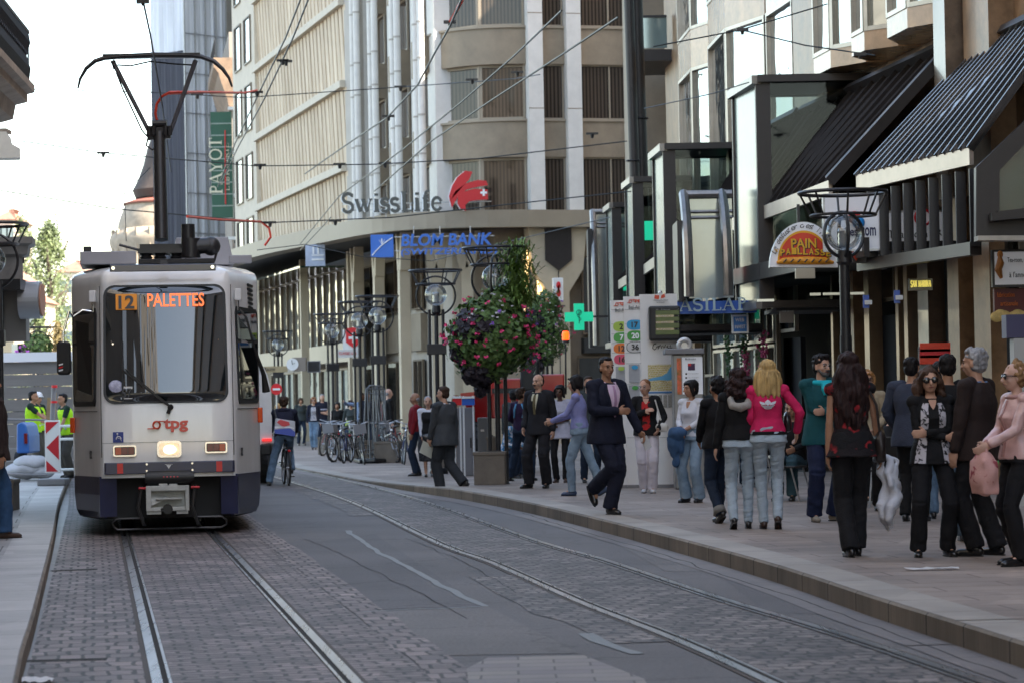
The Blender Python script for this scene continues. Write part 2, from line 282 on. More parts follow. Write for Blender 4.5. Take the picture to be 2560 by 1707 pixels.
# ================================================================ SETTING: ground, road, rails, pavements
def uvmat(name,rgb1,rgb2,mortar,bw,rh,ms,rough=.7,off=.5,bump=.5,dist=.02,dirt=.25,sq=1,rot=0,vor=1.5,vs_=.08,ns=5,spots=0):
    m=bpy.data.materials.new(name); m.use_nodes=True; MATS[name]=m; nt=m.node_tree; b=nt.nodes['Principled BSDF']; L=nt.links; N=nt.nodes.new
    uv=N('ShaderNodeUVMap'); n=N('ShaderNodeTexNoise'); n.inputs['Scale'].default_value=ns; n.inputs['Detail'].default_value=3; L.new(uv.outputs[0],n.inputs[0])
    s1=N('ShaderNodeVectorMath'); s1.operation='SUBTRACT'; s1.inputs[1].default_value=(.5,.5,.5); L.new(n.outputs[1],s1.inputs[0])
    s2=N('ShaderNodeVectorMath'); s2.operation='SCALE'; s2.inputs['Scale'].default_value=dist; L.new(s1.outputs[0],s2.inputs[0])
    s3=N('ShaderNodeVectorMath'); s3.operation='ADD'; L.new(uv.outputs[0],s3.inputs[0]); L.new(s2.outputs[0],s3.inputs[1])
    mp=N('ShaderNodeMapping'); mp.inputs['Rotation'].default_value=(0,0,R(rot)); L.new(s3.outputs[0],mp.inputs[0])
    br=N('ShaderNodeTexBrick'); br.offset=off; br.squash=sq; br.inputs['Scale'].default_value=1; br.inputs['Mortar Size'].default_value=ms; br.inputs['Mortar Smooth'].default_value=.3; br.inputs['Bias'].default_value=0
    br.inputs['Brick Width'].default_value=bw; br.inputs['Row Height'].default_value=rh; br.inputs['Color1'].default_value=(*rgb1,1); br.inputs['Color2'].default_value=(*rgb2,1); br.inputs['Mortar'].default_value=(*mortar,1); L.new(mp.outputs[0],br.inputs[0])
    n2=N('ShaderNodeTexNoise'); n2.inputs['Scale'].default_value=1.1; n2.inputs['Detail'].default_value=8; n2.inputs['Roughness'].default_value=.7; L.new(uv.outputs[0],n2.inputs[0])
    mr=N('ShaderNodeMapRange'); mr.inputs[1].default_value=.3; mr.inputs[2].default_value=.7; mr.inputs[3].default_value=1-dirt; mr.inputs[4].default_value=1+dirt*.7; L.new(n2.outputs[0],mr.inputs[0])
    mx=N('ShaderNodeMix'); mx.data_type='RGBA'; mx.blend_type='MULTIPLY'; mx.inputs[0].default_value=1; L.new(br.outputs[0],mx.inputs[6]); L.new(mr.outputs[0],mx.inputs[7])
    vo=N('ShaderNodeTexVoronoi'); vo.inputs['Scale'].default_value=vor; L.new(s3.outputs[0],vo.inputs[0]); sv=N('ShaderNodeSeparateColor'); L.new(vo.outputs['Color'],sv.inputs[0]); m2=N('ShaderNodeMapRange'); m2.inputs[3].default_value=1-vs_; m2.inputs[4].default_value=1+vs_; L.new(sv.outputs[0],m2.inputs[0]); mx2=N('ShaderNodeMix'); mx2.data_type='RGBA'; mx2.blend_type='MULTIPLY'; mx2.inputs[0].default_value=1; L.new(mx.outputs[2],mx2.inputs[6]); L.new(m2.outputs[0],mx2.inputs[7]); L.new(mx2.outputs[2],b.inputs['Base Color'])
    if spots:
        vp=N('ShaderNodeTexVoronoi'); vp.inputs['Scale'].default_value=spots; L.new(uv.outputs[0],vp.inputs[0]); sp=N('ShaderNodeMapRange'); sp.inputs[1].default_value=.05; sp.inputs[2].default_value=.09; sp.inputs[3].default_value=.45; sp.inputs[4].default_value=1; L.new(vp.outputs['Distance'],sp.inputs[0]); n5=N('ShaderNodeTexNoise'); n5.inputs['Scale'].default_value=.5; n5.inputs['Detail'].default_value=5; L.new(uv.outputs[0],n5.inputs[0]); m5=N('ShaderNodeMapRange'); m5.inputs[1].default_value=.38; m5.inputs[2].default_value=.62; m5.inputs[3].default_value=.72; m5.inputs[4].default_value=1.1; L.new(n5.outputs[0],m5.inputs[0]); mm_=N('ShaderNodeMath'); mm_.operation='MULTIPLY'; L.new(sp.outputs[0],mm_.inputs[0]); L.new(m5.outputs[0],mm_.inputs[1]); m6=N('ShaderNodeMix'); m6.data_type='RGBA'; m6.blend_type='MULTIPLY'; m6.inputs[0].default_value=1; L.new(mx2.outputs[2],m6.inputs[6]); L.new(mm_.outputs[0],m6.inputs[7]); L.new(m6.outputs[2],b.inputs['Base Color'])
    n3=N('ShaderNodeTexNoise'); n3.inputs['Scale'].default_value=30; n3.inputs['Detail'].default_value=3; L.new(uv.outputs[0],n3.inputs[0])
    ad=N('ShaderNodeMath'); ad.operation='MULTIPLY_ADD'; ad.inputs[1].default_value=-1.0; L.new(br.outputs[1],ad.inputs[0]); L.new(n3.outputs[0],ad.inputs[2])
    bp=N('ShaderNodeBump'); bp.inputs['Strength'].default_value=bump; bp.inputs['Distance'].default_value=.012; L.new(ad.outputs[0],bp.inputs['Height']); L.new(bp.outputs[0],b.inputs['Normal'])
    b.inputs['Roughness'].default_value=rough
    return m
M_sett=uvmat('granite_setts',(.235,.19,.18),(.125,.103,.10),(.028,.024,.021),.19,.135,.014,.62,dist=.10,dirt=.45,vor=5,vs_=.35,ns=7)
M_sett2=uvmat('worn_setts',(.185,.16,.148),(.09,.077,.073),(.02,.018,.016),.15,.17,.016,.6,dist=.16,dirt=.55,vor=6,vs_=.4,ns=7)
M_settb=uvmat('border_setts',(.24,.195,.185),(.14,.118,.115),(.028,.024,.021),.15,.27,.014,.62,off=.4,dist=.07,dirt=.4,vor=4,vs_=.3,ns=6)
M_pave=uvmat('pavement_slabs',(.325,.265,.225),(.275,.225,.19),(.11,.075,.06),1.15,.42,.009,.55,dist=.006,dirt=.28,bump=.15,vs_=.14,vor=.9,spots=1.6)
M_paveL=uvmat('light_slabs',(.36,.345,.33),(.30,.29,.28),(.10,.09,.085),.95,1.1,.010,.6,dist=.006,dirt=.25,bump=.2,vs_=.12,vor=.8,spots=1.4)
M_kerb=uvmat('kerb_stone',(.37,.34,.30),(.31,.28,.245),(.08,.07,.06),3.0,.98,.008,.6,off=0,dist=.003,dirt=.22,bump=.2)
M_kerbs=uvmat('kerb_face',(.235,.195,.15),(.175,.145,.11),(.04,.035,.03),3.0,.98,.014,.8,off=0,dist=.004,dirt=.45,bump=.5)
M_kerbL=uvmat('kerb_stone_pale',(.44,.42,.40),(.36,.345,.335),(.12,.1,.09),3.0,1.0,.008,.6,off=0,dist=.003,dirt=.2,bump=.2)
M_gutter=uvmat('gutter_stone',(.165,.145,.14),(.135,.12,.118),(.05,.045,.04),2.0,1.3,.006,.5,off=0,dist=.01,dirt=.3,bump=.2)
M_patch=uvmat('stone_block_patch',(.235,.21,.185),(.165,.145,.15),(.08,.07,.065),.42,.21,.008,.6,dist=.01,dirt=.15,bump=.3)
def asphalt(name,c,vs=.35):
    m=mat(name,c,.68,bump=.35,bs=55); nt=m.node_tree; L=nt.links; b=nt.nodes['Principled BSDF']; N=nt.nodes.new; tc=N('ShaderNodeTexCoord')
    a=N('ShaderNodeTexNoise'); a.inputs['Scale'].default_value=vs; a.inputs['Detail'].default_value=8; a.inputs['Roughness'].default_value=.62; L.new(tc.outputs['Object'],a.inputs[0])
    g=N('ShaderNodeTexNoise'); g.inputs['Scale'].default_value=38; g.inputs['Detail'].default_value=2; L.new(tc.outputs['Object'],g.inputs[0])
    v=N('ShaderNodeTexVoronoi'); v.feature='DISTANCE_TO_EDGE'; v.inputs['Scale'].default_value=.42; 
    ns=N('ShaderNodeTexNoise'); ns.inputs['Scale'].default_value=2.2; ns.inputs['Detail'].default_value=5; L.new(tc.outputs['Object'],ns.inputs[0]); am=N('ShaderNodeVectorMath'); am.operation='MULTIPLY_ADD'; am.inputs[1].default_value=(.8,.8,.8); L.new(ns.outputs[1],am.inputs[0]); L.new(tc.outputs['Object'],am.inputs[2]); L.new(am.outputs[0],v.inputs[0])
    cr=N('ShaderNodeMapRange'); cr.inputs[1].default_value=.0; cr.inputs[2].default_value=.012; cr.inputs[3].default_value=.62; cr.inputs[4].default_value=1; L.new(v.outputs[0],cr.inputs[0])
    r=N('ShaderNodeMapRange'); r.inputs[1].default_value=.3; r.inputs[2].default_value=.7; r.inputs[3].default_value=.74; r.inputs[4].default_value=1.22; L.new(a.outputs[0],r.inputs[0])
    r2=N('ShaderNodeMapRange'); r2.inputs[1].default_value=.3; r2.inputs[2].default_value=.7; r2.inputs[3].default_value=.78; r2.inputs[4].default_value=1.22; L.new(g.outputs[0],r2.inputs[0])
    p=N('ShaderNodeMath'); p.operation='MULTIPLY'; L.new(r.outputs[0],p.inputs[0]); L.new(r2.outputs[0],p.inputs[1]); p2=N('ShaderNodeMath'); p2.operation='MULTIPLY'; L.new(p.outputs[0],p2.inputs[0]); L.new(cr.outputs[0],p2.inputs[1])
    mx=N('ShaderNodeMix'); mx.data_type='RGBA'; mx.blend_type='MULTIPLY'; mx.inputs[0].default_value=1; mx.inputs[6].default_value=(*c,1); L.new(p2.outputs[0],mx.inputs[7]); L.new(mx.outputs[2],b.inputs['Base Color'])
    return m
M_asph=asphalt('asphalt',(.118,.112,.112)); M_asph2=asphalt('asphalt_patch_mid',(.100,.096,.099)); M_asph3=asphalt('asphalt_patch_light',(.138,.130,.126))
M_rail=mat('polished_rail_steel',(.36,.36,.37),.28,1,var=.25,vs=3,stretch=(6,.3,6)); M_railb=mat('rail_side_rust',(.07,.055,.045),.7,.4,var=.3,vs=12); M_groove=mat('rail_groove_dark',(.018,.017,.016),.9)  # groove strip is plain near-black along each rail
M_metal=mat('galvanised_steel',(.42,.43,.44),.42,.9,var=.15,vs=12); M_black=mat('black_painted_steel',(.018,.018,.02),.4,.1,var=.2,vs=20); M_bronze=mat('bronze_anodised_metal',(.030,.026,.025),.42,.25,var=.15,vs=6)
M_grey=mat('grey_plastic',(.2,.2,.21),.5); M_white=mat('white_paint',(.75,.75,.74),.4,var=.06,vs=6)
g=MB().add([(-900,-200,0),(900,-200,0),(900,1600,0),(-900,1600,0)],[(0,1,2,3)]).build('ground',M_asph); tag(g,kind='structure')
TL=[(3.3,-15.5),(.85,0),(-1.47,14.8),(-4.17,31.8),(-6.3,45),(-8.9,60),(-11.8,75),(-17,100),(-26,130)]
TR=[(4.2,-30),(3.4,0),(1.9,14.2),(1.0,20.2),(.29,25.2),(-.28,28.5),(-1.6,38.2),(-2.65,45),(-4.15,53.5),(-5.3,60),(-8.2,75),(-13.6,100),(-22.8,130)]
KR=[(5.2,-30),(4.3,0),(2.83,14.7),(2.69,16.16),(2.46,18.36),(2.18,21.54),(1.73,25.27),(1.07,30.04),(.25,35.5),(-.80,41.0),(-1.95,46.0),(-3.05,51.5),(-4.95,61.),(-6.6,70.),(-10.3,85),(-17,110),(-24,130)]
KLp=[(1.9,-15),(-.25,0),(-2.61,13.67),(-3.4,18.57),(-5.12,29.18),(-6.9,39.95),(-8.78,51.87),(-10.5,63)]
def pzR(y): return .15 if y<42 else max(.045,.15-.105*(y-42)/9)
def foot(x,y,z=None):
    g=gnd(x,y,.15)
    for _ in range(4): g=gnd(x,y,pzR(g.y) if z is None else z)
    return g
pTL,pTR,pKR,pKL=[catmull(p,1.0) for p in (TL,TR,KR,KLp)]
near=lambda P,a,b:[p for p in P if a<=p.y<=b]
def setting(o,label=None): return tag(o,label,kind='structure')
# left track: setts between gutter and asphalt
setting(strip('cobbled_track_bed',pTL,-1.28,-.58,.004,M_settb)); setting(strip('cobbled_track_bed',pTL,-.58,-.5-.0,.004,M_settb))
setting(strip('cobbled_track_bed',pTL,-.5,.5,.004,M_sett)); setting(strip('cobbled_track_bed',pTL,.5,.98,.004,M_sett)); setting(strip('cobbled_track_bed',pTL,.98,1.24,.0045,M_settb,wob=.05))
setting(strip('gutter',pTL,-1.62,-1.28,.005,M_gutter))
setting(strip('cobbled_track_bed',pTR,-.5,.5,.004,M_sett2)); setting(strip('cobbled_track_bed',near(pTR,16,24),-.98,-.5,.0045,M_sett2,wob=.12)); setting(strip('cobbled_track_bed',near(pTR,13,15.6),-.9,-.5,.0045,M_sett2,wob=.15))
setting(strip('cobbled_track_bed',near(pTR,36,130),-.95,-.5,.0045,M_sett2,wob=.1)); setting(strip('cobbled_track_bed',near(pTR,40,130),.5,.85,.0045,M_sett2,wob=.1))
setting(strip('gutter',pKR,-.32,0,.005,M_gutter))
# rails: running head, groove, guard lip
for P in (pTL,pTR):
    for s in (-1,1):
        c=.5*s+.03*s
        setting(strip('tram_rail_edge',P,c-.075,c+.075,.006,M_railb,thick=.004))
        setting(strip('tram_rail',P,c-.03+.012*s,c+.03+.012*s,.013,M_rail,thick=.006)); g0,g1=(c-.018*s-.0,c-.052*s); setting(strip('rail_groove',P,min(g0,g1),max(g0,g1),.0095,M_groove))
        l0,l1=c-.052*s,c-.070*s; setting(strip('tram_rail_lip',P,min(l0,l1),max(l0,l1),.0125,M_rail,thick=.005))
# asphalt patches beside the tracks
def patch(pts,m,z=.0022,name='asphalt_patch'):
    P=[gnd(x,y) for x,y in pts]; return setting(MB().add([(p.x,p.y,z) for p in P],[tuple(range(len(P)))]).build(name,m))
patch([(640,1256),(860,1226),(1120,1398),(835,1405)],M_asph2)
patch([(835,1405),(1120,1392),(1330,1500),(1030,1505),(950,1490)],M_asph3,.0030)
patch([(1180,1262),(1300,1300),(1360,1338),(1270,1350)],M_asph2,.0016)
patch([(1640,1310),(1780,1352),(1930,1412),(1760,1405)],M_asph2); patch([(1400,1240),(1520,1268),(1640,1310),(1530,1312)],M_asph3); patch([(1930,1440),(2100,1500),(2240,1568),(2120,1560)],M_asph3)
M_seal=mat('pale_sealing_strip',(.14,.155,.16),.5,var=.25,vs=9); M_dk=mat('tar_seam',(.022,.021,.022),.8)
def seam(pts,w,m,name,seed=0,z=.0052):
    pth=catmull([tuple(gnd(x,y).xy) for x,y in pts],.15); random.seed(seed); mb=MB(); rows=[]
    for i,p in enumerate(pth):
        t=(pth[min(i+1,len(pth)-1)]-pth[max(i-1,0)]).normalized(); r=Vector((t.y,-t.x)); j=r*(noise.noise(Vector((p.x*1.2,p.y*1.2,seed)))*.05+noise.noise(Vector((p.x*9,p.y*9,seed)))*.008); ww=w*(.7+.7*abs(noise.noise(Vector((p.x*.9,p.y*.9,seed+5)))))
        rows.append([(*(p+j-r*ww),z),(*(p+j+r*ww),z)])
    return setting(mb.grid(rows).build(name,m))
seam([(800,1218),(860,1262),(950,1310),(1040,1360),(1118,1392)],.038,M_seal,'sealing_strip',1)
seam([(1118,1392),(1040,1396),(940,1400),(836,1406)],.022,M_seal,'sealing_strip',2,.0056)
seam([(1340,1455),(1400,1480),(1470,1502)],.05,M_seal,'sealing_strip',3)
seam([(700,1238),(780,1272),(900,1330),(960,1360),(1080,1420)],.006,M_dk,'tar_seam',4); seam([(930,1236),(1010,1266),(1090,1305),(1190,1362)],.005,M_dk,'tar_seam',5); seam([(1200,1178),(1330,1218),(1500,1266),(1700,1335),(1900,1400),(2120,1480),(2340,1560)],.010,M_dk,'tar_seam',6)
seam([(850,1402),(960,1396),(1100,1394)],.012,M_dk,'tar_seam',8); seam([(770,1345),(840,1338),(930,1332)],.01,M_dk,'tar_seam',9)
# block patch at the bottom of the picture
P=[gnd(x,y) for x,y in [(1072,1536),(1120,1511),(1340,1505),(1480,1560),(1500,1600),(1080,1600)]]
setting(MB().add([(p.x,p.y,.005) for p in P],[tuple(range(6))]).build('stone_block_patch',M_patch,uv=[(p.x,p.y) for p in P]))
# drain bars across the track
M_grat=mat('cast_iron_grating',(.16,.16,.16),.5,.7,var=.4,vs=30)
for j,(x0,y0,x1,y1) in enumerate([(62,1648/K*1.0,245,1646/K),(118,1312,222,1308)]):
    a=gnd(x0,1520 if j==0 else y0); b=gnd(x1,1515 if j==0 else y1); o=thing('drain_grating',(a+b)/2,['long iron slot drain across the cobbles nearest the camera, beside the left kerb','iron slot drain across the cobbles beside the left kerb, farther from the camera'][j],'drain',group='slot drains in the track')
    mb=MB(); mb.bar(a+Vector((0,0,.005)),b+Vector((0,0,.005)),.1,.008); mb.build('frame',M_grat,o)
    mb=MB(); n=16
    for i in range(n): p=a.lerp(b,(i+.5)/n); mb.box(p.x-.018,p.x+.018,p.y-.035,p.y+.035,.009,.0115)
    q=mb.build('slot',M_dk,o); q['kind']='stuff'
# pavements with their kerbs
setting(strip('kerb_right',pKR,0,.36,.15,M_kerb,zf=pzR)); 
def kface(path,off,zf,m,name,side):
    mb=MB(); uv=[]; L=0; rows=[]
    for i,p in enumerate(path):
        t=(path[min(i+1,len(path)-1)]-path[max(i-1,0)]).normalized(); r=Vector((t.y,-t.x)); L+=(p-path[i-1]).length if i else 0
        q=p+r*off; q0=p+r*(off-.018*side); rows.append([(q0.x,q0.y,-.01),(q0.x,q0.y,zf(p.y)-.018),(q.x,q.y,zf(p.y)-.0005)]); uv+=[(0.3,L),(.32,L),(.34,L)]
    return setting(mb.grid(rows).build(name,m,uv=uv))
kface(pKR,0,pzR,M_kerbs,'kerb_right_face',1)
setting(strip('pavement_right',pKR,.36,19,.15,M_pave,zf=lambda y:pzR(y)-.001,ncross=6))
setting(strip('kerb_left',pKL,-.42,0,.14,M_kerbL)); kface(pKL,0,lambda y:.14,M_kerbs,'kerb_left_face',-1)
setting(strip('pavement_left',pKL,-7,-.42,.139,M_paveL,ncross=3))
# hill far behind
mb=MB(); rows=[]
for j in range(5):
    rows.append([(-420+i*12,520+j*40,max(-1,2.0+5.2*j+2.2*math.sin(i*.35)+1.2*math.sin(i*.9+1))) for i in range(50)])
rows.insert(0,[(-420+i*12,500,-1) for i in range(50)])
setting(mb.grid(rows).build('hills',mat('distant_woodland',(.07,.085,.07),.9,var=.5,vs=.12,bump=.8,bs=.4),smooth=2))
# ---------------------------------------------------------------- trees beyond the bridge
def leafmat(name,a,b):
    m=mat(name,a,.6,var=.35,vs=.35,var2=b); n=m.node_tree.nodes['Principled BSDF']; n.inputs['Subsurface Weight'].default_value=0; return m
M_leaf=leafmat('poplar_leaves',(.055,.085,.03),(.11,.14,.05)); M_leaf2=leafmat('autumn_leaves',(.10,.08,.03),(.17,.125,.04)); M_bark=mat('bark',(.10,.08,.06),.9,var=.4,vs=8,bump=.5,bs=12)
def tree(loc,h,w,shape,seed,label,lm,group='trees across the river',n=5200,ls=.30):
    random.seed(seed); t=thing('poplar_tree' if shape=='p' else 'broadleaf_tree',loc,label,'tree',group); x,y,z=loc
    tr=MB(); tr.tube([(x,y,z),(x+.1,y,z+h*.45),(x,y,z+h*.9)],[w*.09,w*.05,.04],8)
    for i in range(14):
        zz=z+h*(.15+.05*i); a=random.random()*6.28; rr=w*.35; tr.tube([(x,y,zz),(x+math.cos(a)*rr*.5,y+math.sin(a)*rr*.5,zz+h*.07),(x+math.cos(a)*rr*.8,y+math.sin(a)*rr*.8,zz+h*.15)],[w*.03,w*.018,.02],5)
    tr.build('trunk',M_bark,t)
    mb=MB()
    clumps=[]
    for i in range(70):
        u=random.random(); zz=h*(.10+.90*u); prof=(math.sin(min(1,(u+.12)*1.15)*math.pi)**.55 if shape!='p' else (min(1,u*5+.35)*(1-u**2.6)*.95+.05)); a=random.random()*6.28; q=w/2*prof*math.sqrt(random.random())
        clumps.append((x+q*math.cos(a),y+q*math.sin(a),z+zz,w*.13*(1.3-.6*u)*random.uniform(.6,1.3)))
    for i in range(n):
        cx,cy,cz,cr=random.choice(clumps); v=Vector((random.gauss(0,1),random.gauss(0,1),random.gauss(0,1.5)))*cr*.55
        p=Vector((cx,cy,cz))+v; a=Vector((random.uniform(-1,1),random.uniform(-1,1),random.uniform(-1,1))).normalized(); b=a.orthogonal().normalized(); s=ls*random.uniform(.5,1.2)
        mb.add([p-a*s*.5,p+b*s*.35,p+a*s*.5,p-b*s*.35],[(0,1,2,3)])
    mb.build('crown',lm,t,norm=False); return t
def treeat(px,py_top,Y,w,shape,seed,label,lm,**k):
    p=at(px,py_top,Y); return tree((p.x,Y,0),p.z,w,shape,seed,label,lm,**k)
treeat(112,522,255,7.5,'p',1,'tall pale green poplar just left of the tram, fuller of the two poplars',M_leaf,n=11000)
treeat(50,505,285,6.0,'p',2,'slender poplar left of the fuller poplar, its pointed top against the sky',M_leaf,n=7000)
treeat(132,742,215,3.6,'b',3,'low golden-leaved tree right under the tall poplar beside the tram mirror',M_leaf2,n=3800,ls=.25)
treeat(90,720,225,5.0,'b',4,'low green tree behind the hanging flower lamp at the end of the left pavement',M_leaf,n=4500)
treeat(150,640,330,11,'b',5,'round distant green tree touching the left side of the tram above its mirror',M_leaf,n=4000,ls=.6)
# ================================================================ BUILDINGS
C_stone=mat('pale_concrete',(.40,.37,.325),.75,var=.14,vs=1.5,bump=.1,bs=20); C_trav=mat('travertine',(.52,.385,.25),.7,var=.30,vs=1.6,stretch=(1,1,.15),var2=(.55,.46,.34)); C_ledge=mat('cream_ledge_stone',(.56,.50,.40),.7,var=.1,vs=2)
C_white=mat('white_marble_pilaster',(.64,.62,.58),.5,var=.08,vs=2.5); C_span=mat('brown_spandrel_stone',(.25,.20,.14),.6,var=.16,vs=2,bump=.1,bs=15); C_fas=mat('canopy_fascia',(.26,.22,.16),.5,var=.12,vs=.8)
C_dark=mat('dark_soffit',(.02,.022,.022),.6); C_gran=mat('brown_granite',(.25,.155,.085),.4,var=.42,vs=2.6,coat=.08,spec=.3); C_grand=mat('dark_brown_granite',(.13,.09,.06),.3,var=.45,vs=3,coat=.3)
G_cur=glassy('curtained_pane',(.05,.036,.026),stripes=2.6,spec=.4,coatw=.0); G_dark=glassy('dark_pane',(.02,.021,.022),wob=.12,ws=.9); G_mir=mat('mirror_pane',(.42,.45,.44),.03,.85); G_blue=glassy('bluish_pane',(.10,.14,.16),wob=.25,ws=.8); G_clear=clearglass('clear_pane',(.55,.60,.59),.008,.15)
G_wav=glassy('wavy_reflecting_pane',(.10,.12,.115),wob=.5,ws=1.6)
G_wav.node_tree.nodes['Principled BSDF'].inputs['Metallic'].default_value=.55; G_wav.node_tree.nodes['Principled BSDF'].inputs['Base Color'].default_value=(.34,.36,.34,1)
F_br=mat('bronze_window_frame',(.13,.10,.07),.45,.3); F_tan=mat('tan_window_frame',(.30,.25,.185),.5)
F_al=mat('polished_bronze_column',(.30,.22,.145),.3,.5,var=.2,vs=2)
# ---- corner office building with the rounded end
A0=Vector((-2.69,88.7,0)); dA=Vector((-.26,1,0)).normalized(); FA=Frame(A0,A0+dA*48,-1); RR=2.8; CC=A0-FA.n*RR
B0v=Vector((.2522,-.9677,0)); dB=Vector((-B0v.y,B0v.x,0)); B0=CC+B0v*RR; FB=Frame(B0,B0+dB*26,1)
off=thing('office_building',(3,96,0),'long corner office building with rounded end, white pilasters and brown spandrel bands','building')
Z=[7.6,9.47,10.72,12.54,13.8,15.63,16.88,18.7,19.95,21.8,23.1]
mb=MB(); FA.box(mb,-.0,46,-14,-.75,0,24.5); mb.build('wall',C_stone,off)
mb=MB(); FB.box(mb,0,26,-14,-.75,0,24.4); mb.build('wall',C_stone,off)
mb=MB(); n=18; a0=math.atan2(FA.n.y,FA.n.x); a1=math.atan2(FB.n.y,FB.n.x); a0=a0 if a0<0 else a0-2*math.pi; 
def arc(r,k,nn): a=a0+(a1-a0)*k/nn; return CC+Vector((math.cos(a)*r,math.sin(a)*r,0))
mb.loft([[arc(2.05,k,n)+Vector((0,0,z)) for k in range(n+1)]+[CC+Vector((0,0,z))] for z in (0,24.3)]); mb.build('rounded_corner_wall',C_span,off)
def bands(zs):
    for z0,z1 in zs:
        mb=MB(); q=n; 
        mb.loft([[arc(RR,k,q)+Vector((0,0,z)) for k in range(q+1)]+[arc(2.0,k,q)+Vector((0,0,z)) for k in range(q,-1,-1)] for z in (z0,z1)]); mb.build('curved_spandrel',C_span,off,smooth=True)
        mb=MB(); mb.loft([[arc(RR+.06,k,q)+Vector((0,0,z)) for k in range(q+1)]+[arc(2.1,k,q)+Vector((0,0,z)) for k in range(q,-1,-1)] for z in (z1+.001,z1+.07)]); mb.build('window_sill',F_tan,off)
bands([(Z[1],Z[2]-.07),(Z[3],Z[4]-.07),(Z[5],Z[6]-.07),(Z[7],Z[8]-.07)])
# curved windows: three flat panes per storey
for z0,z1 in ((Z[0],Z[1]),(Z[2],Z[3]),(Z[4],Z[5]),(Z[6],Z[7])):
    for k0,k1 in ((0,4),(4,11),(11,18)):
        p=arc(RR-.14,k0,n); q=arc(RR-.14,k1,n); f=Frame((p.x,p.y),(q.x,q.y),1); window(off,f,0,f.L,z0,z1,0,F_tan,G_cur if k0>3 else G_dark,t=.09,d=.08)
# straight side facing the camera: broad white pilasters, spandrels, curtained windows
def ub(px,py=276): return onplane(px,py,FB,.3)[0]
pil=[(ub(1216),ub(1250)),(ub(1305),ub(1338))]
pil.append((ub(1440)+.6,ub(1440)+1.1))
for u0,u1 in pil:
    mb=MB(); FB.box(mb,u0,u1,-.4,.30,7.7,24.0); o=mb.build('pilaster',C_white,off)
    for z in (8.05+2.98,8.05+6.12,17.3): mb=MB(); FB.box(mb,u0-.003,u1+.003,.29,.304,z,z+.03); mb.build('joint',C_span,o)
for z0,z1 in ((Z[1],Z[2]),(Z[3],Z[4]),(Z[5],Z[6]),(Z[7],Z[8])):
    ww=[(0,pil[0][0]),(pil[0][1],pil[1][0]),(pil[1][1],pil[2][0]),(pil[2][1],pil[2][1]+8)]
    for u0,u1 in ww:
        mb=MB(); FB.box(mb,u0+.002,u1-.002,-.6,.0,z0,z1-.07); o=mb.build('spandrel',C_span,off); mb=MB(); FB.box(mb,u0+.002,u1-.002,-.6,.05,z1-.07,z1); mb.build('window_sill',F_tan,o)
for z0,z1 in ((Z[0],Z[1]),(Z[2],Z[3]),(Z[4],Z[5]),(Z[6],Z[7])):
    window(off,FB,.02,pil[0][0]-.02,z0,z1,-.1,F_tan,G_cur); window(off,FB,pil[0][1]+.02,pil[1][0]-.02,z0,z1,-.1,F_tan,G_cur,t=.05)
    window(off,FB,pil[1][1]+.02,pil[2][0]-.02,z0,z1,-.1,F_tan,G_cur,mull=1,t=.05); window(off,FB,pil[2][1]+.02,pil[2][1]+4,z0,z1,-.1,F_tan,G_cur,mull=1)
# slanting side: pairs of slim white pilasters, light reveals, narrow windows
def ua(px,py=276,nn=.3): return onplane(px,py,FA,nn)[0]
prs=[972,918,866,825]
for i,px in enumerate(prs):
    u=ua(px)
    for du in (-.36,.36):
        mb=MB(); mb.tube([FA.P(u+du,.42,7.7),FA.P(u+du,.42,24)],.125,10); o=mb.build('pilaster',C_white,off,smooth=True)
        for z in (9.7,11.0,12.9,14.1,16.0,17.3): mb=MB(); mb.tube([FA.P(u+du,.42,z),FA.P(u+du,.42,z+.06)],.14,10); mb.build('joint',C_stone,o)
    if i<3: un=ua(prs[i+1])-.5
    else: un=u+1.0
    us=u+.5
    mb=MB(); FA.box(mb,un-.9 if i<3 else us,un,-.8,-.02,7.7,24); mb.build('reveal_wall',C_white,off)
    if i<3:
        for z0,z1 in ((Z[1],Z[2]),(Z[3],Z[4]),(Z[5],Z[6]),(Z[7],Z[8])): mb=MB(); FA.box(mb,us-.1,un-.9,-.7,.16,z0,z1); mb.build('spandrel',C_span,off)
        for z0,z1 in ((Z[0],Z[1]),(Z[2],Z[3]),(Z[4],Z[5]),(Z[6],Z[7])): window(off,FA,us-.1,un-.92,z0,z1,-.12,F_tan,G_cur)
mb=MB(); FA.box(mb,0,ua(972)-.5,-.8,-.02,7.7,24); mb.build('reveal_wall',C_white,off)
# ribbed travertine facade
uR0=ua(797,nn=.1)+.15; uR1=ua(592,nn=.1); nf=27
mb=MB(); FA.box(mb,ua(825)+.55,uR0,-.8,.12,7.6,24); mb.build('reveal_wall',C_stone,off)
zb=[7.75,10.75,14.0,17.2,20.4]
for j in range(4):
    z0,z1=zb[j],zb[j+1]
    mb=MB(); FA.box(mb,uR0,uR1,-.7,.34,z1-.30,z1-.02); mb.build('floor_ledge',C_ledge,off)
    mb=MB(); FA.box(mb,uR0+.002,uR1-.002,-.7,-.02,z0,z0+2.2); mb.build('stone_panel',C_trav,off)
    mb=MB(); FA.box(mb,uR0,uR1,-.72,-.30,z0+2.2,z1-.3); mb.build('window_strip',G_dark,off)
    for i in range(nf+1):
        u=uR0+(uR1-uR0)*i/nf; mb=MB(); mb.hexa([FA.P(u-.3,-.5,z0),FA.P(u+.3,-.5,z0),FA.P(u+.3,.0,z0),FA.P(u-.3,.0,z0),FA.P(u-.3,-.5,z1-.3),FA.P(u+.3,-.5,z1-.3),FA.P(u+.3,.13,z1-.3),FA.P(u-.3,.13,z1-.3)]); mb.build('stone_fin',C_trav,off)
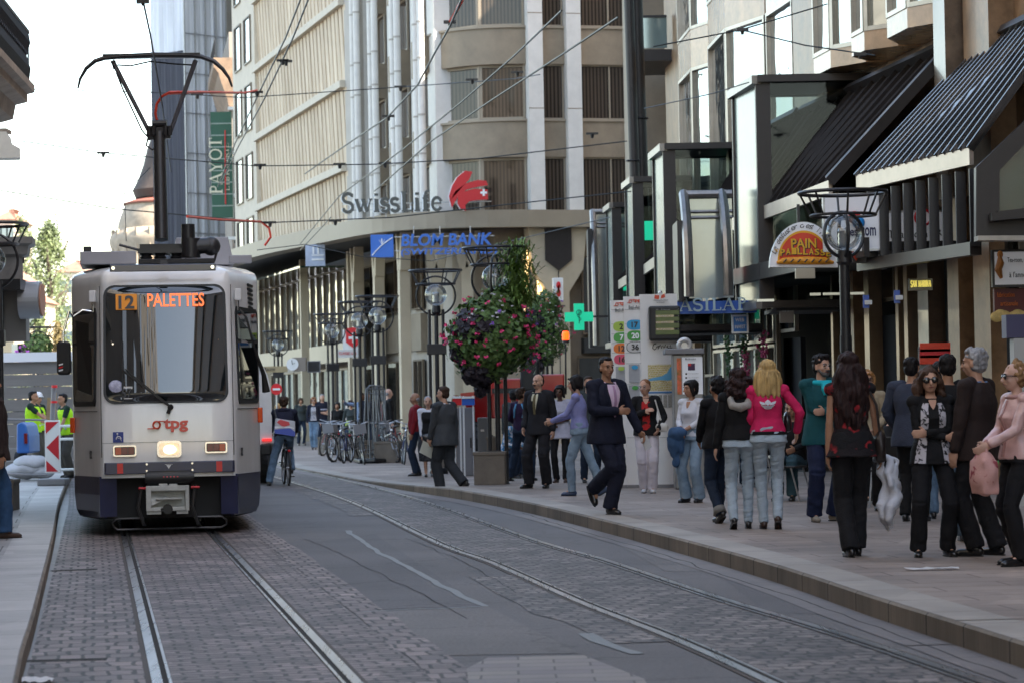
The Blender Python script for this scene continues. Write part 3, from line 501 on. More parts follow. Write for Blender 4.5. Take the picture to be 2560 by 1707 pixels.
# plain white end bay with tall windows
uE=ua(541,nn=.1); mb=MB(); FA.box(mb,uR1,uE,-.8,.20,0,24); mb.build('end_wall',C_ledge,off)
for j in range(5):
    z0=zb[j]+.4
    for t0,t1 in ((.14,.42),(.58,.86)):
        window(off,FA,uR1+(uE-uR1)*t0,uR1+(uE-uR1)*t1,z0,z0+2.2,.26,F_br,G_blue)
# canopy with its fascia
CP=catmull([(-16.6,122),(-12.6,110),(-9.5,99.8),(-6.6,92.4),(-5.0,88.6),(-3.8,86.7),(-2.1,85.75),(0,85.8),(2,86.4),(6,87.5),(12,89.1)],.6)
FC=[Vector((p.x,p.y,0)) for p in CP]
mb=MB(); rows=[]
mb.loft([[p+Vector((0,0,z)) for p in FC]+[p+Vector((.5 if p.y>87.6 and p.x<-3 else 0,.5,z)) for p in reversed(FC)] for z in (7.12,7.68)]); mb.build('canopy_fascia',C_fas,off)
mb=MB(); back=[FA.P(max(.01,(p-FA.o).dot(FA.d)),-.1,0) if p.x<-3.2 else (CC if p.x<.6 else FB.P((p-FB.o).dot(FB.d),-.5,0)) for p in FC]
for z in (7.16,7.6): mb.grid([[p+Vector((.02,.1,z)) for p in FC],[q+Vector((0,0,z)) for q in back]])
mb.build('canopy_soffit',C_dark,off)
# under the canopy: brown walls, windows, forked columns
mb=MB(); FA.box(mb,0,46,-2.6,-.76,0,7.1); mb.build('lower_wall',C_span,off)
C_low=mat('brown_shopfront_stone',(.23,.19,.14),.5,var=.18,vs=1.2); C_cream=mat('cream_panel',(.42,.36,.26),.5,var=.1,vs=1)
for i,(pa,pb) in enumerate([(975,945),(940,880),(878,830)]):
    u0,u1=ua(pa,800,-.6),ua(pb,800,-.6)
    if u0>u1: u0,u1=u1,u0
    window(off,FA,u0+.25,u1-.2,4.75,6.75,-.6,F_br,G_cur,mull=1); window(off,FA,u0+.3,u1-.3,.6,3.0,-.6,F_br,G_dark,mull=1)
    mb=MB(); FA.box(mb,u0+.1,u1-.1,-.75,-.5,3.3,4.6); mb.build('wall_panel',C_low,off)
for px in (934,876,826):
    b=onplane(px-2,800,FA,.9)[0]; o=MB(); w=.17
    o.loft([[FA.P(b-w,.75,z),FA.P(b+w,.75,z),FA.P(b+w,1.1,z),FA.P(b-w,1.1,z)] for z in (0,5.9)])
    for s in (-1,1): o.hexa([FA.P(b-.16+.1*s,.76,5.9),FA.P(b+.16+.1*s,.76,5.9),FA.P(b+.16+.1*s,1.09,5.9),FA.P(b-.16+.1*s,1.09,5.9),FA.P(b-.1+.38*s,.76,7.15),FA.P(b+.1+.38*s,.76,7.15),FA.P(b+.1+.38*s,1.09,7.15),FA.P(b-.1+.38*s,1.09,7.15)])
    o.build('forked_column',C_cream,off)
for px in (1078,1008):
    q=at(px-2,800,87.2 if px>1050 else 88.0); o=MB(); w=.19
    o.box(q.x-w,q.x+w,q.y,q.y+.4,0,5.9)
    for s in (-1,1): o.hexa([(q.x-.16+.1*s,q.y,5.9),(q.x+.16+.1*s,q.y,5.9),(q.x+.16+.1*s,q.y+.35,5.9),(q.x-.16+.1*s,q.y+.35,5.9),(q.x-.1+.38*s,q.y,7.1),(q.x+.1+.38*s,q.y,7.1),(q.x+.1+.38*s,q.y+.35,7.1),(q.x-.1+.38*s,q.y+.35,7.1)])
    o.build('forked_column',C_cream,off)
# mezzanine glass wall with mullions, then cream band, then shops
uM0=ua(812,760,.8); uM1=ua(600,760,.8); mb=MB(); FA.box(mb,uM0,uM1,.55,.75,3.75,6.5); mz=mb.build('mezzanine_glazing',G_wav,off)
nm=15
for i in range(nm+1): u=uM0+(uM1-uM0)*i/nm; mb=MB(); FA.box(mb,u-.035,u+.035,.75,.86,3.75,6.5); mb.build('mullion',F_br,off)
mb=MB(); FA.box(mb,uM0,uM1,.55,.9,3.05,3.75); mb.build('cream_band',C_cream,off)
mb=MB(); FA.box(mb,uM0-.15,uM0+.15,.4,1.0,0,7.1); mb.build('pillar',C_cream,off); u=ua(703,800,1.6); mb=MB(); FA.box(mb,u-.13,u+.13,1.5,1.8,0,7.1); mb.build('pillar',C_cream,off)
G_grn=glassy('green_glass_canopy',(.03,.06,.045),wob=.3,ws=1); mb=MB(); FA.box(mb,uM0+1,uM1+6,.9,2.6,6.55,6.62); mb.build('glass_awning',G_grn,off)
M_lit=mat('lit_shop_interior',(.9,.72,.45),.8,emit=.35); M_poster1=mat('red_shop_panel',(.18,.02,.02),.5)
for i in range(7):
    u0=uM0+(uM1-uM0)*i/7+.15; u1=uM0+(uM1-uM0)*(i+1)/7-.15; window(off,FA,u0,u1,.3,2.85,.4,F_br,[G_dark,G_blue,G_dark,G_wav][i%4],mull=i%2,t=.07)
# ---- front right of the corner: stone pier with the bronze shield, windows either side
uS0,uS1=ub(1228,700),ub(1340,700); um=(uS0+uS1)/2
mb=MB(); FB.box(mb,.4,26,-.9,-.35,0,7.0); mb.build('lower_wall',C_low,off)
mb=MB(); pw=.36; mb.loft([[FB.P(um-w,-.3,z),FB.P(um+w,-.3,z),FB.P(um+w,.3,z),FB.P(um-w,.3,z)] for w,z in ((pw,0),(pw,5.0),(.85,5.75),(1.0,7.12))]); pier=mb.build('stone_pier',C_cream,off)
mb=MB(); mb.prism([FB.P(um-.45,.31,7.1),FB.P(um+.45,.31,7.1),FB.P(um+.45,.31,6.05),FB.P(um,.31,5.7),FB.P(um-.45,.31,6.05)],FB.n*.06); mb.build('bronze_shield_panel',M_bronze,pier)
mb=MB(); FB.box(mb,um-.015,um+.015,.3,.31,0,5.7); mb.build('joint',M_dk,pier)
window(off,FB,ub(1186,700),um-.9,4.0,6.6,-.1,F_br,G_blue,mull=1); window(off,FB,um+.9,um+2.9,3.6,6.2,-.1,F_br,G_dark,mull=2); window(off,FB,0,ub(1186,700)-.1,4.6,6.6,-.1,F_tan,G_blue,mull=1)
window(off,FB,um+.7,um+4,.3,2.9,-.1,F_br,G_dark,mull=1); window(off,FB,-.0,um-.6,.3,2.9,-.1,F_br,G_dark,mull=2)
mb=MB(); FB.box(mb,um+.9,um+6,-.3,.1,3.0,3.5); mb.build('dark_band',C_dark,off)
mb=MB(); 
for k in range(2): u=ub(1193,640)+.25+k*.45; FB.box(mb,u,u+.16,-.07,-.05,4.2,6.4)
mb.build('glowing_curtain',mat('glowing_yellow_curtain',(.95,.62,.25),.8,emit=.9),off)  # yellow curtain strips glow by emission, the light is put into the cloth
mb=MB(); FA.box(mb,0,46,-14,.3,24.5,25.1); mb.build('roof_edge',C_stone,off)
# hanging sign with two red figures on the pier
M_red=mat('sign_red',lin(205,25,35),.45); M_signw=mat('sign_white',(.72,.74,.74),.4)
c=onplane(1281,665,FB,.9); s=thing('hanging_sign',FB.P(c[0],.9,c[1]-.4),'small white projecting sign with red emblem on the stone pier above the pharmacy cross','sign'); mb=MB(); FB.box(mb,c[0]-.17,c[0]+.17,.82,.98,c[1]-.37,c[1]+.37); mb.build('panel',M_signw,s,bevel=.02)
mb=MB(); 
for sg in (1,-1): mb.ell(FB.P(c[0],1.0,c[1]+.13*sg),(.075,.02,.12)); mb.box(*(v for v in (FB.P(c[0],1,0).x-.03,FB.P(c[0],1,0).x+.03,FB.P(c[0],1,0).y-.03,FB.P(c[0],1,0).y+.0,c[1]-.12,c[1]+.12)))
mb.build('emblem',M_red,s)
# ---- SwissLife roof sign standing on the canopy
M_let=mat('black_sign_letters',(.012,.016,.018),.35); M_letw=mat('white_letter_returns',(.75,.78,.8),.4); M_rred=mat('logo_red',lin(190,18,30),.4)
p0=at(787,491,87.6); p1=at(1016,486,85.75); rr=(p1-p0); wid=rr.length; rr.normalize(); up=Vector((0,0,1)); nn=rr.cross(up)
s=thing('roof_sign',p0,'big black letters with a red swoosh logo and white cross standing on the canopy edge','sign')
serif_text('SwissLife',M_letw,s,p0-nn*.06-rr*.05+up*.03,rr,up,w=wid,h=.62,name='letter_returns',ext=.05,th=1.6)
serif_text('SwissLife',M_let,s,p0+up*.03,rr,up,w=wid,h=.64,th=1.45)
mb=MB()
for k in range(8): q=p0+rr*(wid*(k+.5)/8); mb.bar(q+Vector((0,.05,-.16)),q+Vector((0,.05,.3)),.03,.03)
mb.bar(p0+Vector((0,.06,.1)),p1+Vector((0,.06,.1)),.03,.03); mb.bar(p0+Vector((0,.06,.3)),p1+Vector((1.6,.06,.3)),.03,.03); mb.build('support_rail',M_metal,s)
def logo(pts,m,name,YY=85.5,th=.08,dx=0,dz=0):
    P=[at(x+dx,y+dz,YY) for x,y in pts]; MB().prism(P,(0,th,0)).build(name,m,s)
sw=[[(1068,393),(1085,395),(1078,412),(1056,437),(1040,455),(1034,463),(1031,452),(1038,428),(1050,408)],
    [(1036,472),(1034,462),(1046,440),(1070,422),(1098,414),(1117,416),(1121,426),(1100,429),(1072,436),(1052,452),(1042,470),(1038,478)],
    [(1120,436),(1121,459),(1098,460),(1078,463),(1069,471),(1070,485),(1058,480),(1051,468),(1052,452),(1066,441),(1090,434)]]
for q in sw: logo(q,M_letw,'logo_edge',85.62,.1,-3,1); logo(q,M_rred,'logo_stripe')
mb=MB(); c=at(1111,443,85.48); mb.box(c.x-.11,c.x+.11,c.y,c.y+.03,c.z-.035,c.z+.035); mb.box(c.x-.035,c.x+.035,c.y-.001,c.y+.029,c.z-.11,c.z+.11); mb.build('white_cross',M_letw,s)
# ---- blue bank sign below the canopy edge
M_bb=mat('bank_blue',lin(50,105,190),.4,emit=0); s=thing('bank_sign',at(852,592,85.3),'blue bank name in capitals beside a square blue emblem, hung under the canopy','sign')
a=at(852,592,85.3); b=at(903,539,85.3); mb=MB(); mb.box(a.x,b.x,85.3,85.4,a.z,b.z); lg=mb.build('emblem_panel',M_bb,s)
mb=MB(); w=b.x-a.x; h=b.z-a.z; pts=[Vector((a.x+w*x,85.285,a.z+h*z)) for x,z in ((.05,.08),(.2,.25),(.45,.5),(.75,.72),(.97,.86))]; mb.tube(pts,.018,6); 
for k in range(3): q=Vector((a.x+w*.5,85.285,a.z+h*.55)); mb.bar(q,q+Vector((math.cos(1+k*.6)*.16,0,math.sin(1+k*.6)*.2)),.03,.01)
mb.build('emblem',M_letw,lg)
a=at(921,567,85.3); b=at(1130,563,85.3); text('BLOM BANK',M_bb,s,a,b-a,up,w=(b-a).length,h=.40,name='lettering',ext=.06,bold=.03,shear=.15)
a=at(921,591,85.3); b=at(1142,588,85.3); text('(SWITZERLAND)',M_bb,s,a,b-a,up,w=(b-a).length,h=.28,name='lettering',ext=.06,bold=.02,shear=.15)
mb=MB(); 
for y in (545,577): mb.bar(at(905,y,85.42),at(1135,y-3,85.42),.03,.03)
for x in (950,1010,1080): mb.bar(at(x,540,85.42),at(x,520,85.42),.03,.03)
mb.build('support_rail',M_metal,s)
# vertical blue-white fascia sign farther left
s=thing('projecting_sign',at(724,612,93),'pale blue and white panel sign hanging under the canopy left of the bank sign','sign'); a=at(702,612,93);b=at(746,562,93); mb=MB(); mb.box(a.x,b.x,93,93.2,a.z,b.z); mb.build('panel',mat('pale_blue_panel',(.34,.40,.52),.4,var=.25,vs=3),s)
mb=MB(); mb.box(a.x+.22,b.x-.04,92.97,93.0,a.z+.2,a.z+.26); mb.box(a.x+.22,b.x-.04,92.97,93,a.z+.36,a.z+.40); mb.box(a.x+.25,a.x+.31,92.97,93,a.z+.42,b.z-.08); mb.box(a.x+.42,a.x+.48,92.97,93,a.z+.42,b.z-.08); mb.build('lettering',M_signw,s)
# ---- shop signs far under the canopy
def panel(name,x0,y0,x1,y1,Y,m,label,cat='sign',th=.08,border=None):
    a=at(x0,y1,Y); b=at(x1,y0,Y); s=thing(name,Vector(((a.x+b.x)/2,Y,a.z)),label,cat); mb=MB(); mb.box(a.x,b.x,Y,Y+th,a.z,b.z); p=mb.build('panel',m,s)
    if border: mb=MB(); t=.03; mb.box(a.x-t,b.x+t,Y-.01,Y+th+.01,a.z-t,a.z); mb.box(a.x-t,b.x+t,Y-.01,Y+th+.01,b.z,b.z+t); mb.box(a.x-t,a.x,Y-.01,Y+th+.01,a.z,b.z); mb.box(b.x,b.x+t,Y-.01,Y+th+.01,a.z,b.z); mb.build('frame',border,s)
    return s,a,b
def ltr(s_,par,x,y,w,h,Y,m,name='lettering',**k):
    o=at(x,y+h,Y-.012); return text(s_,m,par,o,(1,0,0),(0,0,1),w=w/ (FPX/Y/K),h=h/(FPX/Y/K),name=name,**k)
s,a,b=panel('shop_sign',788,757,826,818,91,M_signw,'white sign with a red shield and white cross, among the street lamps')
c=at(812,776,90.95); mb=MB(); mb.prism([c+Vector((x*.33,0,z*.36)) for x,z in ((-.8,.9),(0,1),(.8,.9),(.8,-.4),(0,-1),(-.8,-.4))],(0,.04,0)); e=mb.build('shield',M_red,s); mb=MB(); mb.box(c.x-.17,c.x+.17,c.y-.02,c.y,c.z-.045,c.z+.045); mb.box(c.x-.045,c.x+.045,c.y-.021,c.y-.001,c.z-.17,c.z+.17); mb.build('white_cross',M_signw,e)
s,a,b=panel('shop_sign',776,802,824,821,90.5,mat('sign_grey_white',(.55,.55,.54),.4),'long oval white shop sign with small red capitals below the red shield'); ltr('CLASSIC USA',s,779,808,40,6,90.5,M_red)
s,a,b=panel('shop_clock_box',672,820,702,852,92,mat('taupe_box',(.22,.19,.16),.5),'round clock on the end of a taupe box left of the black screen',cat='clock',th=.5)
mb=MB(); mb.lathe((a.x,91.95,(a.z+b.z)/2),[(.21,0),(.21,.12)],28,axis=(0,1,0)); mb.build('clock_face',M_signw,s); mb=MB(); c=Vector((a.x,91.94,(a.z+b.z)/2)); mb.bar(c,c+Vector((.1,0,.05)),.03,.01); mb.bar(c,c+Vector((-.02,0,.15)),.02,.01); mb.build('clock_hand',M_black,s)
panel('street_screen',708,830,734,853,93,M_black,'small black screen with a pale frame on the canopy pillar',cat='screen',border=M_grey)
s,a,b=panel('shop_sign',600,840,660,855,97,mat('sand_sign',(.34,.27,.15),.5),'sand coloured shop sign with dark script beside the tram'); ltr('Racine',s,606,843,26,8,97,M_black,shear=.3)
# ---- narrow old building with a deep brown cornice, then the sheeted building
C_old=mat('old_brown_stone',(.22,.15,.10),.8,var=.35,vs=2); ob=thing('old_building',(-16.5,140,0),'narrow old facade with deep brown cornice and rooftop railing left of the ribbed office facade','building')
FO=Frame((-14.9,141.5),(-16.4,152),-1); mb=MB(); FO.box(mb,0,11,-8,0,0,21.5); mb.build('wall',mat('brown_render',(.28,.24,.2),.8,var=.1,vs=1),ob)  # wall render has one brown tone
zc=at(515,150,138).z
mb=MB(); mb.loft([[FO.P(u0,nn_,z) for u0,nn_ in ((-.3,-2),(-.3,n1),(11,n1),(11,-2))] for n1,z in ((.05,zc-2.0),(.15,zc-1.4),(.5,zc-.4),(.6,zc),(.85,zc+.3),(.85,zc+.8))]); mb.build('cornice',C_old,ob)
mb=MB(); 
for z in (.0,.9): mb.bar(FO.P(-.3,.75,zc+1.0+z),FO.P(11,.75,zc+1.0+z),.05,.05)
for i in range(30): q=FO.P(-.3+i*.37,.75,zc+.9); mb.bar(q,q+Vector((0,0,1.0)),.03,.03)
mb.build('railing',M_black,ob)
mb=MB(); mb.tube([at(539,250,136),at(541,560,136)],.10,8); mb.build('downpipe',M_black,ob)
for y in (250,352,450,548): mb=MB(); q=at(538,y,135.8); mb.box(q.x-.3,q.x+.35,135.6,135.9,q.z-.08,q.z+.08); mb.build('bracket',M_signw,ob)
M_green=mat('dark_green_banner',lin(22,78,58),.5); s=thing('banner_sign',at(510,500,134),'tall dark green vertical banner with pale serif capitals reading upwards','sign')
a=at(487,501,134); b=at(534,257,134); mb=MB(); a.x=at(485,380,134).x; b.x=at(533,380,134).x; mb.box(a.x,b.x,134,134.25,a.z,b.z); mb.build('panel',M_green,s)
mb=MB()
for k in range(1,9): z=a.z+(b.z-a.z)*k/9; mb=MB(); mb.box(a.x,b.x,133.97,134,z-.03,z+.03); mb.build('seam',mat('seam_pale',(.25,.32,.28),.5),s)
M_cream=mat('sign_cream',(.62,.60,.45),.5); hh=at(500,315,134).z-at(500,445,134).z
serif_text('PAYOT',M_cream,s,at(511,447,133.95),(0,0,1),(-1,0,0),w=hh,h=.64)
serif_text('LIBRAIRIE',M_cream,s,at(527,440,133.95),(0,0,1),(-1,0,0),w=hh*.85,h=.2,th=1.3)
mb=MB(); q=at(517,300,133.9); mb.tube([at(517,300,133.9),at(518,470,133.9)],.03,6); mb.build('rope',M_red,s)
tag(MB().box(-13.4,-4,141,178,0,50).build('rear_sun_blocker',C_stone),'plain unseen block added behind the corner office to shade the scaffold sheeting','building')  # added out of view to keep sun off the scaffold sheeting
# sheeted scaffold building
M_sheet=mat('white_scaffold_sheeting',(.62,.65,.70),.55,var=.2,vs=.5,stretch=(3,3,.3)); M_net=mat('dark_grey_netting',(.055,.058,.075),.8,var=.25,vs=.6,stretch=(4,4,.25))
sb=thing('scaffolded_building',(-25,160,0),'tall building wrapped in white scaffold sheeting with dark netting on its left face','building')
x0=xat(360,160); x1=xat(437,158); x2=xat(532,160)
def fold(xa,ya,xb,yb,z0,z1,m,nm,amp=.12,nx=60,seed=0):
    mb=MB(); rows=[]; nz=24
    d=Vector((xb-xa,yb-ya,0)).normalized(); n_=Vector((d.y,-d.x,0))
    for j in range(nz+1):
        z=z0+(z1-z0)*j/nz; rows.append([Vector((xa+(xb-xa)*i/nx,ya+(yb-ya)*i/nx,z))+n_*(amp*noise.noise(Vector((i*.33+seed,z*.12,seed)))+.02) for i in range(nx+1)])
    mb.grid(rows); return mb.build(nm,m,sb,smooth=2)
mb=MB(); mb.hexa([(x0+.5,160.6,0),(x1,158.6,0),(x2,161,0),(x2,175,0),(x0+.5,160.6,35),(x1,158.6,35),(x2,161,35),(x2,175,35)]); mb.build('structure_behind_sheeting',C_stone,sb)
zt=at(400,122,159).z; fold(x0,160,x1,158,0,zt,M_net,'dark_netting',seed=3); fold(x0,160,x1,158,zt+.02,38,M_sheet,'white_sheet',seed=5); fold(x1,158,x2,160.5,0,38,M_sheet,'white_sheet',seed=8)
mb=MB()
for i in range(5): x=x1+(x2-x1)*i/4; mb.tube([(x,157.9+.6*i,0),(x,157.9+.6*i,36)],.06,6)
for k in range(14): mb.tube([(x1,157.8,2.2+2.4*k),(x2,160.3,2.2+2.4*k)],.03,5)
mb.build('scaffold_tube',M_metal,sb)
# mansard corner building with a dome, behind the tram pole
C_man=mat('slate_brown_roof',(.075,.055,.045),.8,var=.3,vs=1.2); C_sand=mat('carved_sandstone',(.42,.34,.25),.8,var=.25,vs=1.5); mbg=thing('mansard_building',(-33,200,0),'ornate corner building with a slate dome and red striped awning, left of the scaffolding','building')
cx=at(345,500,200).x+2.2; mb=MB(); prof=[]
def rz(px,py): p=at(px,py,200); return (cx-p.x,p.z)
prof=[(rz(262,590)[0],0),rz(262,590),rz(252,560),rz(255,545),rz(270,530)]; mb.lathe((cx,200,0),prof,40); mb.build('rounded_wall',C_sand,mbg,smooth=True)
mb=MB(); mb.lathe((cx,200,0),[rz(272,530),rz(272,520),rz(278,500),rz(290,470)],40); mb.build('upper_wall',C_sand,mbg,smooth=True)
mb=MB(); mb.lathe((cx,200,0),[rz(284,474),rz(284,470),rz(306,462),rz(308,466)],40); mb.build('red_awning',mat('red_awning_cloth',(.26,.09,.06),.8),mbg)
mb=MB(); mb.lathe((cx,200,0),[rz(312,458),rz(305,440),rz(318,415),rz(330,380),rz(338,345),rz(345,325)],40); mb.build('dome',C_man,mbg,smooth=True)
for k in range(11):
    a=R(200+k*13); r=rz(262,590)[0]+.1; c=Vector((cx+math.cos(a)*r,200+math.sin(a)*r,0)); mb=MB(); z=rz(262,575)[1]; mb.tube([c+Vector((0,0,z-9)),c+Vector((0,0,z+1.4))],.16,6); mb.build('rib_column',C_sand,mbg)
# pale distant buildings left of the tram
for i,(xa,ya,xb,yb,Y,c,lb) in enumerate([(-30,640,30,830,240,(.62,.52,.36),'sand coloured block behind the roof ledge at the left edge, under the poplars'),(32,690,72,830,232,(.55,.47,.33),'low cream house between the dark shopfront box and the hanging flower lamp'),(-10,505,30,660,310,(.5,.40,.33),'pink distant house with tiled roof above the left roof ledge'),(138,625,190,830,300,(.62,.6,.5),'white distant block seen between the poplar and the tram')]):
    a=at(xa,yb,Y); b=at(xb,ya,Y); s=thing('distant_building',((a.x+b.x)/2,Y+6,0),lb,'building'); mb=MB(); mb.box(a.x,b.x,Y,Y+12,0,b.z); mb.build('wall',mat('render_%d'%i,c,.85,var=.15,vs=.5),s)
    mb=MB(); zc=b.z; mb.loft([[(a.x-.4,Y-.4,zc),(b.x+.4,Y-.4,zc),(b.x+.4,Y+12.4,zc),(a.x-.4,Y+12.4,zc)],[(a.x+1.5,Y+4,zc+1.6),(b.x-1.5,Y+4,zc+1.6),(b.x-1.5,Y+8,zc+1.6),(a.x+1.5,Y+8,zc+1.6)]]); mb.build('roof',mat('tile_roof',(.26,.13,.09),.85,var=.3,vs=2),s)
    for r in range(4):
        for c2 in range(3):
            xx=a.x+(b.x-a.x)*(c2+.5)/3; zz=b.z-1.6-r*2.9
            if zz>1.5: mb=MB(); mb.box(xx-.45,xx+.45,Y-.05,Y+.02,zz-.7,zz+.7); mb.build('window',G_blue,s)
# ---- left row: shopfront building whose facade runs beside the camera (top is out of frame)
lf=thing('shop_building',(-10,20,0),'stone town building at the left edge with an iron balcony on carved brackets','building'); FL=Frame((-.2,-14),(-8.35,39.5),1)
C_lf=mat('grey_limestone',(.36,.33,.29),.8,var=.2,vs=1.2,bump=.15,bs=10); mb=MB(); FL.box(mb,-50,FL.L,-13,0,4.2,21); mb.build('wall',C_lf,lf); mb=MB(); FL.box(mb,-50,FL.L,-13,-.5,0,4.2); mb.build('lower_wall',C_grand,lf)
for fl in range(5):
    for k in range(24):
        u=FL.L-2.2-k*4.2; z0=5.2+fl*3.2; mb=MB(); FL.box(mb,u-.6,u+.6,-.05,.05,z0,z0+2.1); 
        if k<14: w=mb.build('window',G_dark,lf); mb=MB(); FL.box(mb,u-.75,u+.75,-.02,.12,z0-.15,z0); mb.build('sill',C_ledge,w)
C_brk=mat('balcony_stone',(.32,.26,.2),.8,var=.3,vs=3); bx0=at(60,200,40.2); bn=.0
zb0=at(60,203,40.2).z; ba=thing('balcony',(bx0.x-.6,38,zb0),'dark wrought iron balcony on a stepped stone bracket, top left corner','balcony')
FBa=Frame((bx0.x+.34,35.8),(bx0.x+.02,40.2),1)
mb=MB(); mb.loft([[FBa.P(u0,n1,z) for u0,n1 in ((-.5,-1.6),(-.5,o1),(4.4+o1,o1),(4.4+o1,-1.6))] for o1,z in ((-.75,zb0-1.05),(-.55,zb0-.8),(-.5,zb0-.62),(-.2,zb0-.5),(-.16,zb0-.28),(.0,zb0-.22),(.0,zb0-.10),(.1,zb0-.06),(.1,zb0+.05))]); mb.build('stone_bracket',C_brk,ba)
M_iron=mat('wrought_iron',(.02,.022,.028),.5,.2,var=.3,vs=20); mb=MB(); L=4.4
for z in (.08,.85): mb.bar(FBa.P(-.5,.02,zb0+z),FBa.P(L,.02,zb0+z),.05,.05); mb.bar(FBa.P(L,.02,zb0+z),FBa.P(L,-1.5,zb0+z),.05,.05)
mb.build('handrail',M_iron,ba); mb=MB()
for i in range(60): q=FBa.P(-.5+4.9*i/60,.02,zb0+.08); mb.tube([q,q+Vector((.03,0,.2)),q+Vector((-.03,0,.4)),q+Vector((.03,0,.6)),q+Vector((0,0,.77))],.016,5)
for i in range(18): q=FBa.P(L,.02-1.5*i/18,zb0+.08); mb.tube([q,q+Vector((0,0,.77))],.014,5)
for i in range(26): q=FBa.P(-.4+4.8*i/26,.02,zb0+.3); mb.ring(q,.085,.011,axis=FBa.n,n=4,seg=10); mb.ring(q+Vector((0,0,.28)),.085,.011,axis=FBa.n,n=4,seg=10)
o=mb.build('iron_pattern',M_iron,ba); o['kind']='stuff'
co=thing('stone_cornice',at(20,360,46),'pale cream moulded cornice end jutting in at the left edge below the balcony','cornice')
a=at(-30,364,46);b=at(47,364,46); mb=MB(); zz=[0,.14,.24,.33,.45]; 
mb.loft([[(a.x,46,a.z+z),(b.x-o1,46,a.z+z),(b.x-o1-.1,46.5,a.z+z),(a.x,46.5,a.z+z)] for o1,z in ((0,0),(.0,.16),(.14,.24),(.16,.34),(.24,.46))]); mb.build('moulding',mat('cream_cornice',(.62,.58,.5),.7,var=.12,vs=3),co)
mb=MB(); mb.box(a.x,b.x-.24,46.0,46.5,a.z+.46,a.z+.52); mb.build('cap',C_brk,co)
# roofed shopfront box at the left edge
kb=thing('shopfront_box',at(40,640,41),'grey shopfront marquee with stepped cornice and round blank sign at the left edge','shopfront')
a=at(-40,785,41); b=at(72,655,41); mb=MB(); mb.box(a.x,at(74,700,41).x-.1,41,41.3,a.z,b.z); mb.build('side_panel',mat('taupe_panel',(.20,.185,.175),.6,var=.08,vs=2),kb)
mb=MB(); mb.box(at(-20,700,41).x,at(9,700,41).x,40.97,41,a.z+.05,b.z-.02); mb.build('dark_panel',M_black,kb)
c=at(69,655,41); zt=at(40,600,41).z; mb=MB(); mb.loft([[(a.x,40.7-o1,z),(c.x-.06+o1,40.7-o1,z),(c.x-.16+o1,41.3,z),(a.x,41.3,z)] for o1,z in ((0,b.z),(0,b.z+.42),(.1,b.z+.46),(.12,b.z+.58),(.2,b.z+.62),(.2,b.z+.72))]); mb.build('cornice',mat('weathered_lead',(.22,.21,.20),.6,var=.25,vs=3),kb)
mb=MB(); mb.box(a.x,at(54,600,40.5).x,40.2,40.65,b.z-.1,b.z+.06); mb.build('awning_box',M_black,kb)
q=at(71,690,40.8); mb=MB(); mb.lathe(q,[(.29,-.16),(.29,.16)],28,axis=(1,0,0)); mb.build('round_sign',mat('steel_sign',(.42,.44,.47),.4,.5),kb); mb=MB(); mb.lathe(q+Vector((.165,0,0)),[(.25,0),(.25,.02)],28,axis=(1,0,0)); mb.build('round_sign_face',mat('terracotta',(.4,.2,.13),.6),kb)
mb=MB(); c1=at(48,605,40.9); mb.tube([c1,c1+Vector((0,0,.34))],.055,10); mb.build('floodlight',M_black,kb)
# ---- hoarding wall at the building site
hw=thing('hoarding_wall',(-12,64,0),'grey site hoarding with a white capping, behind the roadworkers','wall'); Y=63
a=at(-60,833,Y); b=at(172,829,Y); mb=MB(); nb=9
for k in range(nb): z=a.z*k/nb; mb.box(a.x-4,b.x+2.0,Y+.02*(k%2)*0,Y+.1,z+.006,a.z*(k+1)/nb-.006)
mb.build('boarding',mat('grey_boards',(.145,.14,.137),.75,var=.22,vs=1.2,stretch=(.3,1,3)),hw); mb=MB(); mb.box(a.x-4,b.x+2.0,Y-.1,Y+.25,a.z,a.z+.22); mb.build('capping',mat('white_capping',(.62,.65,.70),.5),hw)
# ================================================================ RIGHT SIDE: shops, projecting glass boxes, metal awnings
RA=Frame((7.45,30),(4.95,50),-1); RB=Frame((4.95,50),(4.1,68),-1)
def ra(px,py=900,n=0): return onplane(px,py,RA,n)[0]
def rb(px,py=900,n=0): return onplane(px,py,RB,n)[0]
ZS=4.3    # shopfront height
nb_=thing('arcade_building',(8.5,38,0),'right-hand shopping building of polished brown granite with tall reflecting windows above metal awnings','building')
fb_=thing('bay_window_building',(7,57,0),'granite building with faceted glass bay windows behind the dark projecting glass boxes','building')
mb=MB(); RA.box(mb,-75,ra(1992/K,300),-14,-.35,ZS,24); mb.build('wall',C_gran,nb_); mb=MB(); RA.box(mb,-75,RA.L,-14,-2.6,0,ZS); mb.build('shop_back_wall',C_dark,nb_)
mb=MB(); RA.box(mb,ra(1992/K,300)+.01,RA.L,-14,-.35,ZS,23); RB.box(mb,0,RB.L,-14,-.36,ZS,23); mb.build('wall',C_gran,fb_); mb=MB(); RB.box(mb,0,RB.L,-14,-2.0,0,ZS); mb.build('shop_back_wall',C_dark,fb_)
